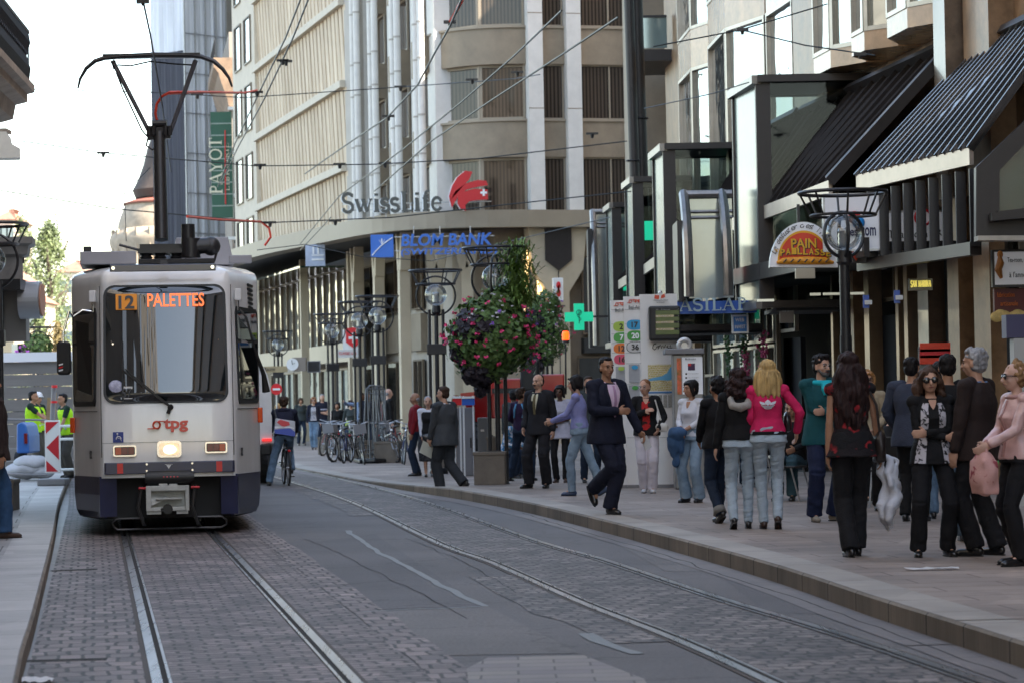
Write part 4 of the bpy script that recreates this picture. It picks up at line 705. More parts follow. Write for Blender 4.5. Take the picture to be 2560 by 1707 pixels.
# granite pilasters
def pier_(f,u0,u1,z0,z1,n,par,m=C_gran,name='granite_pilaster'):
    mb=MB(); a,b=min(u0,u1),max(u0,u1); f.box(mb,a,b,-.5,n,z0,z1); o=mb.build(name,m,par); return o
pier_(RB,rb(1535,300),rb(1590,300),0,24,.05,fb_); pier_(RA,ra(1832,300),ra(1900,300),ZS,24,.05,nb_)
pier_(RA,ra(2212,200),ra(2185,200),ZS,24,.25,nb_,C_grand); pier_(RA,ra(2215,100)-1.2,ra(2215,100)-.02,ZS,24,.02,nb_)
for k in range(4): mb=MB(); RA.box(mb,-74,ra(2212,200)-1.3,-.34,.01,9.2+k*3.4,9.25+k*3.4); mb.build('stone_joint',M_dk,nb_)
G_bay=mat('bay_reflecting_glass',(.38,.42,.42),.04,.9); nt=G_bay.node_tree; n_=nt.nodes.new('ShaderNodeTexNoise'); n_.inputs['Scale'].default_value=1.3; n_.inputs['Detail'].default_value=1; tc=nt.nodes.new('ShaderNodeTexCoord'); nt.links.new(tc.outputs['Object'],n_.inputs[0]); bp=nt.nodes.new('ShaderNodeBump'); bp.inputs['Strength'].default_value=.35; bp.inputs['Distance'].default_value=.08; nt.links.new(n_.outputs[0],bp.inputs['Height']); nt.links.new(bp.outputs[0],nt.nodes['Principled BSDF'].inputs['Normal'])  # mirror-like bay panes with a slight waviness
F_st=mat('light_metal_frame',(.42,.38,.32),.35,.6,var=.15,vs=3); C_pol=mat('polished_pale_granite',(.40,.245,.13),.25,.05,var=.4,vs=1.8,coat=.15)
def bay(par,f,u0,u1,rows,depth=.55,facets=3,st=C_pol):
    # plan polygon of the bay and its panes
    us=[u0+(u1-u0)*t for t in (0,.28,.72,1)] if facets==3 else [u0,u1]; ns=[.02,depth,depth,.02] if facets==3 else [.02,.02]
    pts=[f.P(u,n,0) for u,n in zip(us,ns)]
    zz=[rows[0][0]-.3 if rows[0][0]>6 else ZS]+[z for r in rows for z in r]+[23]
    for a,b in zip(zz[0::2],zz[1::2]):
        if b-a>.05: mb=MB(); mb.loft([[p+Vector((0,0,z)) for p in pts]+[f.P(u1,-.34,z),f.P(u0,-.34,z)] for z in (a,b)]); mb.build('stone_spandrel',st,par)
    for a,b in rows:
        for p,q in zip(pts,pts[1:]):
            g=Frame((p.x,p.y),(q.x,q.y),-1); window(par,g,.01,g.L-.01,a,b,.0,F_st,G_bay,t=.07,d=.07)
rowsL=[(5.3,8.75),(9.6,12.9),(13.8,17)]; rowsR=[(7.2,10.4),(11.3,14.4)]
U=[ra(1900,200),ra(1995,150),ra(2070,150),ra(2185,100)]
for a,b in zip(U,U[1:]): bay(nb_,RA,b+.08,a-.04,rowsR,depth=.42)
V=[rb(1592,300),rb(1665,300),0.05]; bay(fb_,RB,V[1]+.1,V[0]-.05,rowsL,.5); bay(fb_,RB,.1,V[1]-.05,rowsL,.55)
u9=ra(1830,300); bay(fb_,RA,u9+.05,RA.L-.05,rowsL,.35,1)
mb=MB(); RA.box(mb,-75,RA.L,-14.2,.0,23.0,23.6); mb.build('roof_edge',C_stone,nb_)
# ground-floor shopfronts
def col(px,n=.1,w=.2,m=F_al,z1=ZS,py=800): u=ra(px,py,n); mb=MB(); RA.box(mb,u-w/2,u+w/2,n-.22,n,.0,z1); return mb.build('shopfront_column',m,nb_)
for px,w,m in ((2062,.16,F_al),(2082,.2,F_al),(2122,.55,C_grand),(1992,.3,F_al),(2192,.55,C_gran),(2258,.75,C_gran),(1950,.7,C_gran),(1912,.14,F_al)): col(px,.1,w,m)
def rwin(p0,p1,z0,z1,gm=G_dark,fm=F_br,n=-.2,**k):
    a,b=ra(p0,850,n),ra(p1,850,n); return window(nb_,RA,min(a,b),max(a,b),z0,z1,n,fm,gm,**k)
M_void=mat('doorway_shade_black',(.006,.006,.007),.8)  # near-black sheets stand in for the shade inside the doorways
rwin(2010,2060,3.0,ZS,trans=1); rwin(2088,2130,2.85,ZS,G_blue); rwin(2135,2165,.3,ZS,G_blue,trans=2); rwin(1965,1990,.3,3.9,G_wav)
for a,b in ((2012,2058),(2092,2128)):
    u0,u1=sorted((ra(a,850,-.3),ra(b,850,-.3))); mb=MB(); RA.box(mb,u0,u1,-.5,-.4,0,2.8); mb.build('doorway_shade_sheet',M_void,nb_)
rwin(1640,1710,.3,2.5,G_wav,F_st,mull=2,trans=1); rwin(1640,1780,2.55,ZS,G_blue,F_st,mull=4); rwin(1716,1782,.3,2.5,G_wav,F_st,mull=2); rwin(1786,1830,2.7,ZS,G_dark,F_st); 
u0,u1=sorted((ra(1790,850,-.3),ra(1828,850,-.3))); mb=MB(); RA.box(mb,u0,u1,-.5,-.4,0,2.6); mb.build('doorway_shade_sheet',M_void,nb_)
rwin(2275,2352,2.4,ZS,G_dark,F_br,mull=1); u0,u1=sorted((ra(2285,850,-.3),ra(2400,850,-.3))); mb=MB(); RA.box(mb,u0,u1,-.5,-.4,0,2.4); mb.build('doorway_shade_sheet',M_void,nb_)
for k in range(6):
    u=RB.L*k/6; window(fb_,RB,u+.15,u+2.7,.4,3.6,-.1,F_br,[G_dark,G_wav][k%2],mull=1,trans=1)
# soffit slab above the shops
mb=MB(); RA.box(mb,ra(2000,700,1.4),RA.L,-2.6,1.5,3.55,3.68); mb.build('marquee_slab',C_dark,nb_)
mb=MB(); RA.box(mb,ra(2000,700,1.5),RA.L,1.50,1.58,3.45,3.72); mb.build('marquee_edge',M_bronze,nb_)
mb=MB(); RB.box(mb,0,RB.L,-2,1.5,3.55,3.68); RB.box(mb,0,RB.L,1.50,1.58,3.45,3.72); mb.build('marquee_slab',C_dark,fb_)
for px,py,c in ((1716,800,'leafy'),(1722,835,'pinky'),(1762,812,'pinky'),(1758,845,'leafy'),(1680,812,'leafy')):
    u,z=onplane(px,py,RA,-.12); rng=random.Random(px); t=thing('window_flowers',RA.P(u,-.1,z),{1716:'green leaves high in the travel shop window',1722:'pink blossoms low in the travel shop window, left group',1762:'pink blossoms in the travel shop window, right group',1758:'green leaves low in the travel shop window, right group',1680:'green leaves in the window left of the pink blossoms'}[px],'window display','window flower displays'); mb=MB()
    for k in range(60): q=RA.P(u+rng.gauss(0,.14),-.10+rng.uniform(0,.1),z+rng.gauss(0,.24)); mb.ell(q,(.03,.02,.03),6,4)
    mb.build('blossoms',mat('display_'+c,(.05,.11,.03) if c=='leafy' else (.45,.06,.16),.6,var=.3,vs=20),t)
for i,(x0,x1,y) in enumerate(((1862,1885,676),(1892,1940,675),(1946,1985,674),(1740,1778,690))): a=at(x0,y+3,43.5-i*.8);b=at(x1,y-3,43.5-i*.8); mb=MB(); mb.box(a.x,b.x,a.y,a.y+.1,a.z,b.z); mb.build('soffit_light',mat('soffit_light_strip',(.62,.62,.5),.5,emit=.12),nb_)
# small posters in the windows
M_pblue=mat('blue_poster',lin(40,105,170),.5); M_cardw=mat('white_card',(.6,.6,.58),.5)
# ---- projecting glass boxes (dark posts, glass sides)
M_edge=mat('brushed_metal_edge',(.26,.245,.23),.35,.8,var=.2,vs=4)
def gbox(ya,yb,xf,z0,z1,xback,label,green=None,panel_=None,dx=-.06):
    t=thing('glass_box',(xf+.3,ya,z0),label,'glass bay','projecting glass boxes on the right facade')
    xa=xf; xb_=xf+dx*(yb-ya)
    for x,y,w in ((xa+.09,ya+.09,.24),(xb_+.05,yb-.08,.14)): mb=MB(); mb.box(x-w/2,x+w/2,y-.09,y+.09,z0,z1-.0); mb.build('post',M_bronze,t)
    for z in (z1+.05,z0-.05): mb=MB(); mb.bar((xa-.02,ya-.03,z),(xb_-.02,yb+.04,z),.15,.14); mb.build('edge_trim',M_edge,t)
    mb=MB(); mb.bar((xa,ya,z1+.06),(xback,ya,z1+.06),.2,.12); mb.bar((xb_,yb,z1+.06),(xback,yb,z1+.06),.14,.12); mb.box(xa,xback,ya+.1,yb-.1,z1+.02,z1+.08); mb.build('top_frame',M_bronze,t); mb=MB(); mb.bar((xa,ya,z0-.05),(xback,ya,z0-.05),.12,.12); mb.build('bottom_bar',M_bronze,t)
    mb=MB(); mb.box(xa+.2,xback,ya+.03,ya+.05,z0,z1); mb.build('side_pane',G_clear,t)
    mb=MB(); mb.hexa([(xa+.02,ya+.2,z0),(xb_+.02,yb-.18,z0),(xb_+.05,yb-.18,z0),(xa+.05,ya+.2,z0),(xa+.02,ya+.2,z1),(xb_+.02,yb-.18,z1),(xb_+.05,yb-.18,z1),(xa+.05,ya+.2,z1)]); mb.build('front_panel',panel_ or mat('frosted_panel',(.13,.18,.17),.2,0,var=.2,vs=.8),t)
    mb=MB(); mb.box(xa+.25,xback,ya+.12,yb,z0-.16,z0-.1); mb.build('floor_slab',C_dark,t)
    if green: mb=MB(); mb.box(xa+.22,xa+.85,ya-.1,ya-.02,green,green+.42); mb.build('green_panel',mat('pharmacy_green',lin(10,140,105),.4,emit=.35),t)
    return t
gbox(43.8,46,4.16,3.08,6.72,6.05,'largest dark-framed glass box with pale blue front, jutting over the bread shop sign',dx=-.105)
gbox(51,53,3.02,2.9,6.3,4.85,'second dark-framed glass box, behind the arched glass vault')
gbox(58.6,60.4,2.77,2.9,6.3,4.5,'third glass box, with a bright green panel high on its side',5.0)
gbox(66.3,68,2.60,2.9,6.3,4.2,'farthest glass box, low beside the curved metal arch at the end of the row',4.2)
# arched glass vaults
def vault(Y,x0,x1,zt,zb,label,n=2):
    t=thing('glass_vault',(x0,Y,zb),label,'canopy'); a=(zt-zb)
    for i in range(n):
        x=x0+(x1-x0)*i/max(1,n-1)*.8; mb=MB(); pts=[(x+.5*(1-math.cos(R(s*6)))*.0,Y+1.0-1.0*math.cos(R(90-s*6))*1 if False else Y+1.0*(1-math.sin(R(90*s/14))) ,zb+a*math.sin(R(90*s/14))) for s in range(15)]
        pts=[(x,Y+.9*(math.sin(R(90*s/14)))**2.2,zb+a*(1-(1-s/14)**2.2)) for s in range(15)]; mb.tube(pts,.085,8); mb.build('arch_rib',M_edge,t,smooth=True)
    for z,r in ((zt-.02,.07),(zt-.32,.03),(zt-.42,.03)): mb=MB(); mb.tube([(x0-.02,Y+.85,z),(x1,Y+.85,z)],r,8); mb.build('cross_tube',M_edge,t,smooth=True)
    mb=MB(); mb.box(x0+.06,x1,Y+.86,Y+.88,zb,zt-.1); mb.build('pane',mat('milky_glass',(.33,.38,.36),.12,.1,coat=.6,var=.1,vs=1),t)
    mb=MB(); mb.box(x0-.16,x0-.04,Y+.3,Y+1.6,zb-.05,zt-.5); mb.build('dark_reveal',M_black,t)
q=at(1580,475*K/K*.92,44.5); q=at(1583,742/1.0884,44.5); qt=at(1583,436,44.5)
vault(44.5,q.x,xat(1700,44.5),qt.z,q.z,'arched grey steel and glass vault between the first two glass boxes')
q=at(1370,800,69); qt=at(1370,480,69); vault(69,q.x,q.x+1.4,qt.z,2.9,'slim curved metal arch at the far end of the glass boxes, over the pharmacy',1)
# twin bronze masts with glass balconies behind
for i,(px,lb) in enumerate(((1446,'left of two tall bronze tubes rising above the third glass box'),(1463,'right of two tall bronze tubes, thicker, next to the glass balcony'))):
    p=at(px,200,60+i*.4); s=thing('bronze_mast',(p.x,60,2.9),lb,'post','bronze masts'); mb=MB(); mb.tube([(p.x+.12,60+i*.4,2.9),(p.x-.02,60+i*.4,14)],.12+.03*i,10); mb.build('tube',M_bronze,s,smooth=True)
    mb=MB(); mb.ring((p.x+.05,60+i*.4,6.9+i),.15+.03*i,.02,n=6,seg=16); mb.build('collar',M_bronze,s)
for k,(yt,yb,lb) in enumerate(((38,112,'glass balcony with dark underside beside the tall bronze tubes, upper one'),(352,415,'lower glass balcony panel just above the third glass box'))):
    a=at(1464,yb,66);b=at(1531,yt,66); s=thing('glass_balcony',(a.x,66,a.z),lb,'balcony','glass balconies'); mb=MB(); mb.box(a.x,b.x,66,66.03,a.z,b.z); mb.build('glass_panel',mat('greenish_pane',(.20,.26,.25),.06,.3,coat=1),s)
    mb=MB(); mb.bar((a.x,66,b.z),(b.x,66,b.z),.06,.06); mb.build('handrail',M_black,s); mb=MB(); mb.box(a.x,b.x+.3,66,69,a.z-.32,a.z-.03); mb.build('slab',M_bronze,s)
mb=MB(); mb.box(xat(1462,70),xat(1600,70),70,74,0,24); mb2=MB(); mb2.box(9.2,30,70.5,83,0,24); tag(mb2.build('corner_sun_blocker',C_stone),'plain unseen block added behind the glass boxes to keep sun off the corner office','building'); tag(mb.build('recessed_wall',C_span),'shadowed recessed brown wall behind the glass balconies','wall')  # first block is unseen, added to shade the corner office front
# ---- standing-seam metal awnings
M_seamm=mat('dark_standing_seam_metal',(.035,.031,.03),.6,0,spec=.0,var=.2,vs=2)
M_seamg=mat('grey_standing_seam_metal',(.20,.195,.19),.25,.85,var=.25,vs=2)
def awning(e0,e1,r0,r1,nr,m,label,fh=.22,side_b=True,fm=None):
    # e0/e1: eave ends (near, far); r0/r1 ridge ends (near, far)
    e0,e1,r0,r1=map(Vector,(e0,e1,r0,r1)); t=thing('metal_awning',e0,label,'awning','standing seam metal awnings'); mb=MB(); nn=(e1-e0).cross(r0-e0).normalized(); nn=nn if nn.z>0 else -nn
    mb.loft([[e0,e1,r1,r0],[e0+nn*.05,e1+nn*.05,r1+nn*.05,r0+nn*.05]]); mb.build('sheet',m,t)
    for i in range(nr+1):
        k=i/nr; a=e0.lerp(e1,k)+nn*.08; b=r0.lerp(r1,k)+nn*.08; mb=MB(); mb.bar(a,b,.035,.07,nn); mb.build('seam',m,t)
    o=Vector(((e1-e0).y,-(e1-e0).x,0)).normalized(); o=o if o.x<0 else -o
    mb=MB(); mb.bar(e0+o*.03+Vector((0,0,-fh/2+.05)),e1+o*.03+Vector((0,0,-fh/2+.05)),.06,fh); mb.build('fascia',fm or M_edge,t)
    if side_b:
        mb=MB(); mb.bar(e0+nn*.06,r0+nn*.06,.26,.16,nn); mb.build('end_beam',M_bronze,t)
    mb=MB(); mb.bar(r0+nn*.1,r1+nn*.1,.12,.16,nn); mb.build('ridge_cap',M_bronze,t)
    return t,e0,e1,o
def fx(y): return (11.2-.125*y) if y<50 else 4.95-.0472*(y-50)
M_fas=mat('pale_worn_fascia',(.44,.38,.32),.4,.5,var=.2,vs=1.5)
t2,e0,e1,o=awning((6.0,34,4.62),(5.06,38,4.62),(fx(33.3)+.24,33.3,6.42),(fx(37.6)+.30,37.6,6.42),15,M_seamg,'largest ribbed metal awning, shiny grey, at the right edge with vertical louvres under its eave',side_b=False,fm=M_fas)
# louvres and lower rail
a=Vector((6.0,34,4.4)); b=Vector((5.06,38,4.4)); n=9
for i in range(n+1):
    p=a.lerp(b,i/n); mb=MB(); mb.bar(p+Vector((0,.0,.0)),p+Vector((.0,0,-1.0)),.06,.13,(1,0,0)); mb.build('louvre',M_black,t2)
mb=MB(); mb.bar(a+Vector((0,0,-1.03)),b+Vector((0,0,-1.03)),.16,.17); mb.build('lower_rail',M_bronze,t2)
awning((4.76,38.8,4.62),(3.98,47,4.62),(fx(38.3)+.12,38.3,6.52),(fx(47)+.0,47,6.5),13,M_seamm,'dark ribbed metal awning running down behind the largest glass box',fm=M_fas)
t3,_,_,_=awning((3.98,47.02,4.62),(3.60,50.8,4.62),(fx(47.05)-.05,47.05,6.5),(fx(50.8)-.05,50.8,6.5),12,M_seamm,'short dark metal awning with slatted screen beneath, left of the largest glass box',side_b=False,fm=M_fas)
a=Vector((3.98,47.0,4.4)); b=Vector((3.68,50.0,4.4))
for i in range(13): p=a.lerp(b,i/12); mb=MB(); mb.bar(p,p+Vector((0,0,-.98)),.05,.03 if i%7 else .14,(0,1,0)); mb.build('slat',M_metal if i%7 else M_bronze,t3)
mb=MB(); mb.hexa([(a.x+.06,a.y,3.4),(b.x+.06,b.y,3.4),(b.x+.09,b.y,3.4),(a.x+.09,a.y,3.4),(a.x+.06,a.y,4.4),(b.x+.06,b.y,4.4),(b.x+.09,b.y,4.4),(a.x+.09,a.y,4.4)]); mb.build('backing',M_black,t3)
mb=MB(); mb.bar(a+Vector((-.02,0,-1.03)),b+Vector((-.02,0,-1.03)),.08,.12); mb.build('lower_rail',M_fas,t3)
for i,(e,r_,lb) in enumerate((((3.1,53,4.4),(3.0,58.4,4.4),'low dark metal awning between the second and third glass boxes'),((2.9,60.5,4.4),(2.75,66.2,4.4),'low dark metal awning between the third and farthest glass boxes'))):
    awning(e,r_,(fx(e[1])-.05,e[1],6.0),(fx(r_[1])-.05,r_[1],6.0),14,M_seamm,lb,fm=M_edge)
# black polygon-window frame at the right edge
pw=thing('polygon_window_bay',(6.2,32.6,3.2),'black framed bay with a cut-corner window at the right edge, above the tea room poster','bay window')
def R2(px,py,Y=33.4): return at(px,py,Y)
mb=MB(); out=[R2(2242,385),R2(2242,548),R2(2300,553),R2(2420,545),R2(2420,200),R2(2352,280)]; th=Vector((0,.16,0))
hole=[R2(2296,392),R2(2296,486),R2(2420,470),R2(2420,300),R2(2352,333)]
mb.prism([out[0],out[1],hole[1],hole[0]],th); mb.prism([out[1],R2(2420,545),R2(2420,480),hole[1]],th); mb.prism([out[0],hole[0],hole[4],hole[3],R2(2420,200),out[5]],th); mb.build('frame',M_bronze,pw)
mb=MB(); mb.prism([hole[0]+Vector((0,.1,0)),hole[1]+Vector((0,.1,0)),hole[2]+Vector((0,.1,0)),hole[3]+Vector((0,.1,0)),hole[4]+Vector((0,.1,0))],(0,.03,0)); mb.build('pane',G_grn,pw)
mb=MB(); mb.bar(R2(2290,491,33.3),R2(2420,476,33.3),.10,.05); mb.bar(R2(2275,500,33.25),R2(2420,487,33.25),.22,.10); mb.build('ledge',M_bronze,pw)
mb=MB(); mb.bar(R2(2242,549,33.4),R2(2420,548,33.4)+Vector((0,0,0)),.3,.06); mb.build('bottom_rail',M_edge,pw)
# ---- signs on the right
def psign(name,x0,y0,x1,y1,Y,m,label,cat='sign',th=.1,border=None): return panel(name,x0,y0,x1,y1,Y,m,label,cat,th,border)
M_swhite=mat('glow_sign_white',(.74,.76,.80),.4,emit=.02); M_navy=mat('navy_letters',lin(25,30,80),.4)  # faint emission shared by white signs, posters and notices
s,a,b=psign('web_sign',1897,448,2028,574,37.2,M_swhite,'white sign box ending in .com hanging behind the right street lamp',border=M_metal); ltr('.com',s,1974,523,38,20,37.2,M_navy,bold=.02); ltr('ches',s,1932,523,38,20,37.2,M_navy,bold=.02)
mb=MB(); mb.ell(at(1963,500,37.15),(.09,.05,.09)); mb.build('red_dot',M_red,s,smooth=True); mb=MB(); mb.ell(at(1972,512,37.1),(.09,.05,.09)); mb.build('blue_dot',mat('dot_blue',lin(40,140,215),.4),s,smooth=True)
# semicircular bread shop sign
M_or=mat('bread_sign_red',lin(215,60,25),.45); M_yel=mat('bread_yellow',lin(225,170,20),.45); M_ol=mat('bread_olive',lin(140,125,30),.5); Yb=38.0
bs=thing('bread_shop_sign',at(1845,615,Yb),'half-round white bread sign with red dome, yellow capitals and a golden loaf','sign')
def halfd(rx,ry,cy,y,m,nm,th,x0=1846,par=bs,nn=28,lift=0):
    P=[at(x0-rx*math.cos(math.pi*i/nn),cy-ry*math.sin(math.pi*i/nn),y) for i in range(nn+1)]; return MB().prism(P,(0,th,0)).build(nm,m,par)
halfd(78,103,614,Yb,M_swhite,'board',.16); halfd(78.8,105,615,Yb+.02,M_metal,'rim',.12)
halfd(60,70,600,Yb-.01,M_yel,'yellow_arch',.01); halfd(56,65,600,Yb-.02,M_or,'red_dome',.01,)
ltr('PAIN',bs,1817,549,58,22,Yb-.02,M_yel,bold=.02); ltr('PAIN',bs,1818.5,550.5,58,22,Yb-.008,M_black,bold=.05,name='letter_shadow')
for i,ch in enumerate('PAILLASSE'):
    x=1792+i*13.2; y=571+[2,0,-1,-1,0,0,1,2,4][i]; ltr(ch,bs,x,y,11,15,Yb-.028,M_yel,bold=.03); ltr(ch,bs,x+1.2,y+1.3,11,15,Yb-.021,M_black,bold=.07,name='letter_shadow')
ltr('"A"',bs,1779,572,10,8,Yb-.02,M_yel,bold=.02)
mb=MB(); mb.tube([at(1784,604,Yb-.03),at(1800,600,Yb-.03),at(1850,599,Yb-.03),at(1895,600,Yb-.03),at(1915,604,Yb-.03)],[.02,.05,.06,.055,.02],10); lf_=mb.build('loaf',mat('golden_crust',lin(225,150,30),.5,var=.3,vs=14),bs,smooth=True)
mb=MB()
for k in range(7): x=1800+k*16; mb.tube([at(x,603,Yb-.09),at(x+7,596,Yb-.09)],.010,5)
mb.build('crust_cut',M_black,lf_)
for i,ch in enumerate("Le déguster c'est l'adopter"):
    if ch==' ': continue
    a=math.pi*(.11+.80*i/26); r0x,r0y=67,87; x=1846-r0x*math.cos(a); y=611-r0y*math.sin(a); p=at(x,y,Yb-.012); ang=-(a-math.pi/2)
    r_=Vector((math.cos(ang),0,math.sin(ang))); u_=Vector((-math.sin(ang),0,math.cos(ang))); text(ch,M_black,bs,p-r_*.025,r_,u_,w=.022 if ch in "'tilI" else .052,h=.075 if ch in 'Ldltpgé' else (.03 if ch=="'" else .055),shear=.3,ext=.003,name='lettering')
mb=MB(); mb.bar(at(1834,520,Yb+.05),at(1833,470,Yb+.05),.04,.04); mb.bar(at(1890,530,Yb+.05),at(1890,470,Yb+.05),.04,.04); mb.build('hanger',M_black,bs)
s,a,b=psign('cream_sign_box',1828,616,1872,640,40,mat('cream_signbox',(.55,.48,.34),.5),'small cream sign box below the half-round bread sign')
s,a,b=psign('tea_room_poster',2285,578,2362,655,34.6,M_swhite,'white poster with a dancing figure and black words at the right edge',border=M_black); ltr('Tea-room, ouvert',s,2314,592,60,13,34.6,M_black); ltr('à l\'année',s,2318,625,44,13,34.6,M_black)
mb=MB(); mb.tube([at(2296,588,34.55),at(2298,604,34.55),at(2293,620,34.55),at(2300,640,34.55)],[.02,.05,.05,.02],8); mb.ell(at(2297,585,34.55),(.04,.01,.05)); mb.build('figure',mat('poster_brown',lin(170,110,50),.5),s)
s,a,b=psign('food_poster',2285,662,2362,733,34.7,mat('dark_red_poster',lin(90,22,18),.5,var=.3,vs=3),'dark red food poster below the white one at the right edge'); ltr('fabrication',s,2290,672,40,11,34.7,mat('orange_letters',lin(215,110,30),.5)); ltr('artisanale',s,2298,692,40,11,34.7,MATS['orange_letters'])
mb=MB(); 
for k in range(9): p=at(2290+k*8,728-5*math.sin(k*1.3),34.64); mb.ell(p,(.09,.03,.07))
mb.build('food_picture',mat('poster_cream_food',lin(200,175,110),.6,var=.3,vs=12),s)
s,a,b=psign('terminal_sign',2312,722,2362,776,31.5,mat('slate_violet',lin(62,60,92),.5),'slate violet panel on a pale stand at the right edge','terminal',th=.3)
mb=MB(); c=at(2328,776,31.5); mb.box(c.x,c.x+.9,31.5,31.75,0.15,c.z-.005); mb.build('stand',mat('pale_grey_stand',(.42,.42,.40),.5),s)
s,a,b=psign('awning_sign',2040,486,2228,582,39.2,M_swhite,'long white tea room sign seen through the louvres of the largest awning',border=M_metal)
for w_,x,y,ww,h in (('Tearoom',2040,530,90,18),('à',2075,556,8,12),("l'étage",2090,553,40,14),('Ryan',2150,527,50,20)): ltr(w_,s,x,y,ww,h,39.2,M_black)
mb=MB(); mb.ring(at(2120,500,39.15),.12,.02,axis=(0,1,0),n=5,seg=14); mb.build('emblem',M_red,s)
s,a,b=psign('awning_sign',2050,583,2090,600,38.9,M_signw,'white disc sign hanging below the rail left of the tea room sign'); 
mb=MB(); mb.lathe(at(2028,594,38.6),[(.16,0),(.16,.06)],24,axis=(0,1,0)); mb.build('disc',M_signw,s)
q=at(1965,588,37.6); s=thing('pointed_badge_sign',q,'grey box with a red pointed badge just below the .com sign','sign'); mb=MB(); mb.prism([at(x,y,37.6) for x,y in ((1953,575),(1998,575),(1990,603),(1960,603))],(0,.25,0)); mb.build('housing',M_bronze,s); mb=MB(); mb.prism([at(x,y,37.59) for x,y in ((1956,574),(1976,574),(1974,588),(1966,600),(1958,588))],(0,-.03,0)); mb.build('badge',M_or,s)
M_blue=mat('blue_shop_sign',lin(35,92,185),.4); s,a,b=psign('blue_shop_sign',1540,690,1738,722,45,M_blue,'wide blue fascia sign with big pale serif capitals behind the departure screen'); serif_text('ASILAB',mat('pale_blue_letters',lin(175,200,205),.4),s,at(1560,715,44.98),(1,0,0),(0,0,1),w=at(1716,714,45).x-at(1560,714,45).x,h=.19*1.1,th=1.3)
s,a,b=psign('travel_shop_sign',1792,693,1823,742,44,mat('grey_shop_glass',lin(95,92,98),.3),'grey glass sign with small white capitals above the dark doorway'); ltr('KUONI',s,1796,702,26,14,44,M_swhite,bold=.01)
s,a,b=psign('blue_poster',1685,727,1715,762,45.2,M_pblue,'blue and white poster in the window below the blue fascia sign',border=M_cardw,th=.03); ltr('WEB',s,1689,731,20,8,45.2,M_cardw); ltr('INVEST',s,1688,747,24,8,45.2,M_cardw)
s,a,b=psign('shoe_shop_sign',2088,640,2142,668,36.9,mat('dark_sign_glass',(.05,.055,.05),.2),'dark glass panel with slim golden capitals over the doorway'); serif_text('SAN MARINA',mat('gold_letters',lin(215,200,100),.35,.4,emit=.15),s,at(2092,660,36.88),(1,0,0),(0,0,1),w=.28*1.0,h=.09,th=1.2)
for i,(x,y) in enumerate(((2054,667),(1983,678))): s,a,b=psign('street_number_plate',x,y,x+13,y+30,36.2+.3*i,mat('plate_blue',lin(55,85,160),.4),['blue and white notice on the column left of the golden lettered doorway','blue notice on the pale column right of the street lamp pole'][i],th=.02); mb=MB(); p=at(x+3,y+22,36.19+.3*i); mb.box(p.x,p.x+.1,36.17+.3*i,36.19+.3*i,p.z,p.z+.06); mb.build('white_field',M_cardw,s)
s,a,b=psign('window_notice',2110,795,2138,850,36.4,mat('pale_notice',lin(120,125,120),.5),'pale notice with red and orange lines in the shop window',th=.02)
for k,c in enumerate(('bread_sign_red','sign_red','bread_sign_red')): p=at(2113,808+k*14,36.38); mb=MB(); mb.box(p.x,p.x+.42,36.37,36.39,p.z,p.z+.12); mb.build('printed_line',MATS[c],s)
# red signal lamps under the short awning
q=at(1619,652,46.6); s=thing('signal_lamps',q,'stack of four red round lamps, the third one lit, under the awning corner','signal lamp'); a=at(1609,660,46.6);b=at(1629,565,46.6); mb=MB(); mb.box(a.x,b.x,46.6,46.8,a.z,at(1619,608,46.6).z); mb.build('black_housing',M_black,s); mb=MB(); mb.box(a.x,b.x,46.6,46.8,at(1619,607,46.6).z,b.z); mb.build('pale_housing',mat('pale_housing',(.5,.47,.38),.5),s)
for k,y in enumerate((580,598,624,642)): mb=MB(); mb.lathe(at(1621,y,46.6),[(.065,0),(.06,-.05),(.03,-.07)],16,axis=(0,1,0)); mb.build('lamp',mat('red_lens' if k!=2 else 'red_lens_lit',(.16,.004,.006) if k!=2 else (.9,.03,.02),.2,emit=0 if k!=2 else .6),s,smooth=True)
# green pharmacy cross
M_gr=MATS.get('pharmacy_green') or mat('pharmacy_green',lin(10,140,105),.4,emit=.35); q=at(1330,728,62); s=thing('pharmacy_cross',q,'large bright green pharmacy cross with a serpent emblem, right of the stone pier','sign')
mb=MB(); k=.62/2; w=.22; c=q; P=[(-w/2,-k),(w/2,-k),(w/2,-w/2),(k,-w/2),(k,w/2),(w/2,w/2),(w/2,k),(-w/2,k),(-w/2,w/2),(-k,w/2),(-k,-w/2),(-w/2,-w/2)]
mb.prism([c+Vector((x*1.08,0,z)) for x,z in P],(0,.14,0)); mb.build('cross',M_gr,s)
mb=MB(); mb.tube([c+Vector((0,-.02,-.16)),c+Vector((0,-.02,.16))],.01,5); mb.tube([c+Vector((.05*math.sin(t*1.1),-.03,-.1+t*.03)) for t in range(9)],.009,5); mb.ring(c+Vector((0,-.02,.1)),.06,.008,axis=(0,1,0),n=4,seg=14); mb.build('serpent_emblem',mat('cross_dark',lin(0,70,60),.4),s)
mb=MB(); mb.bar(c+Vector((.3,.07,0)),c+Vector((1.3,.07,0)),.05,.05); mb.build('bracket',M_black,s)
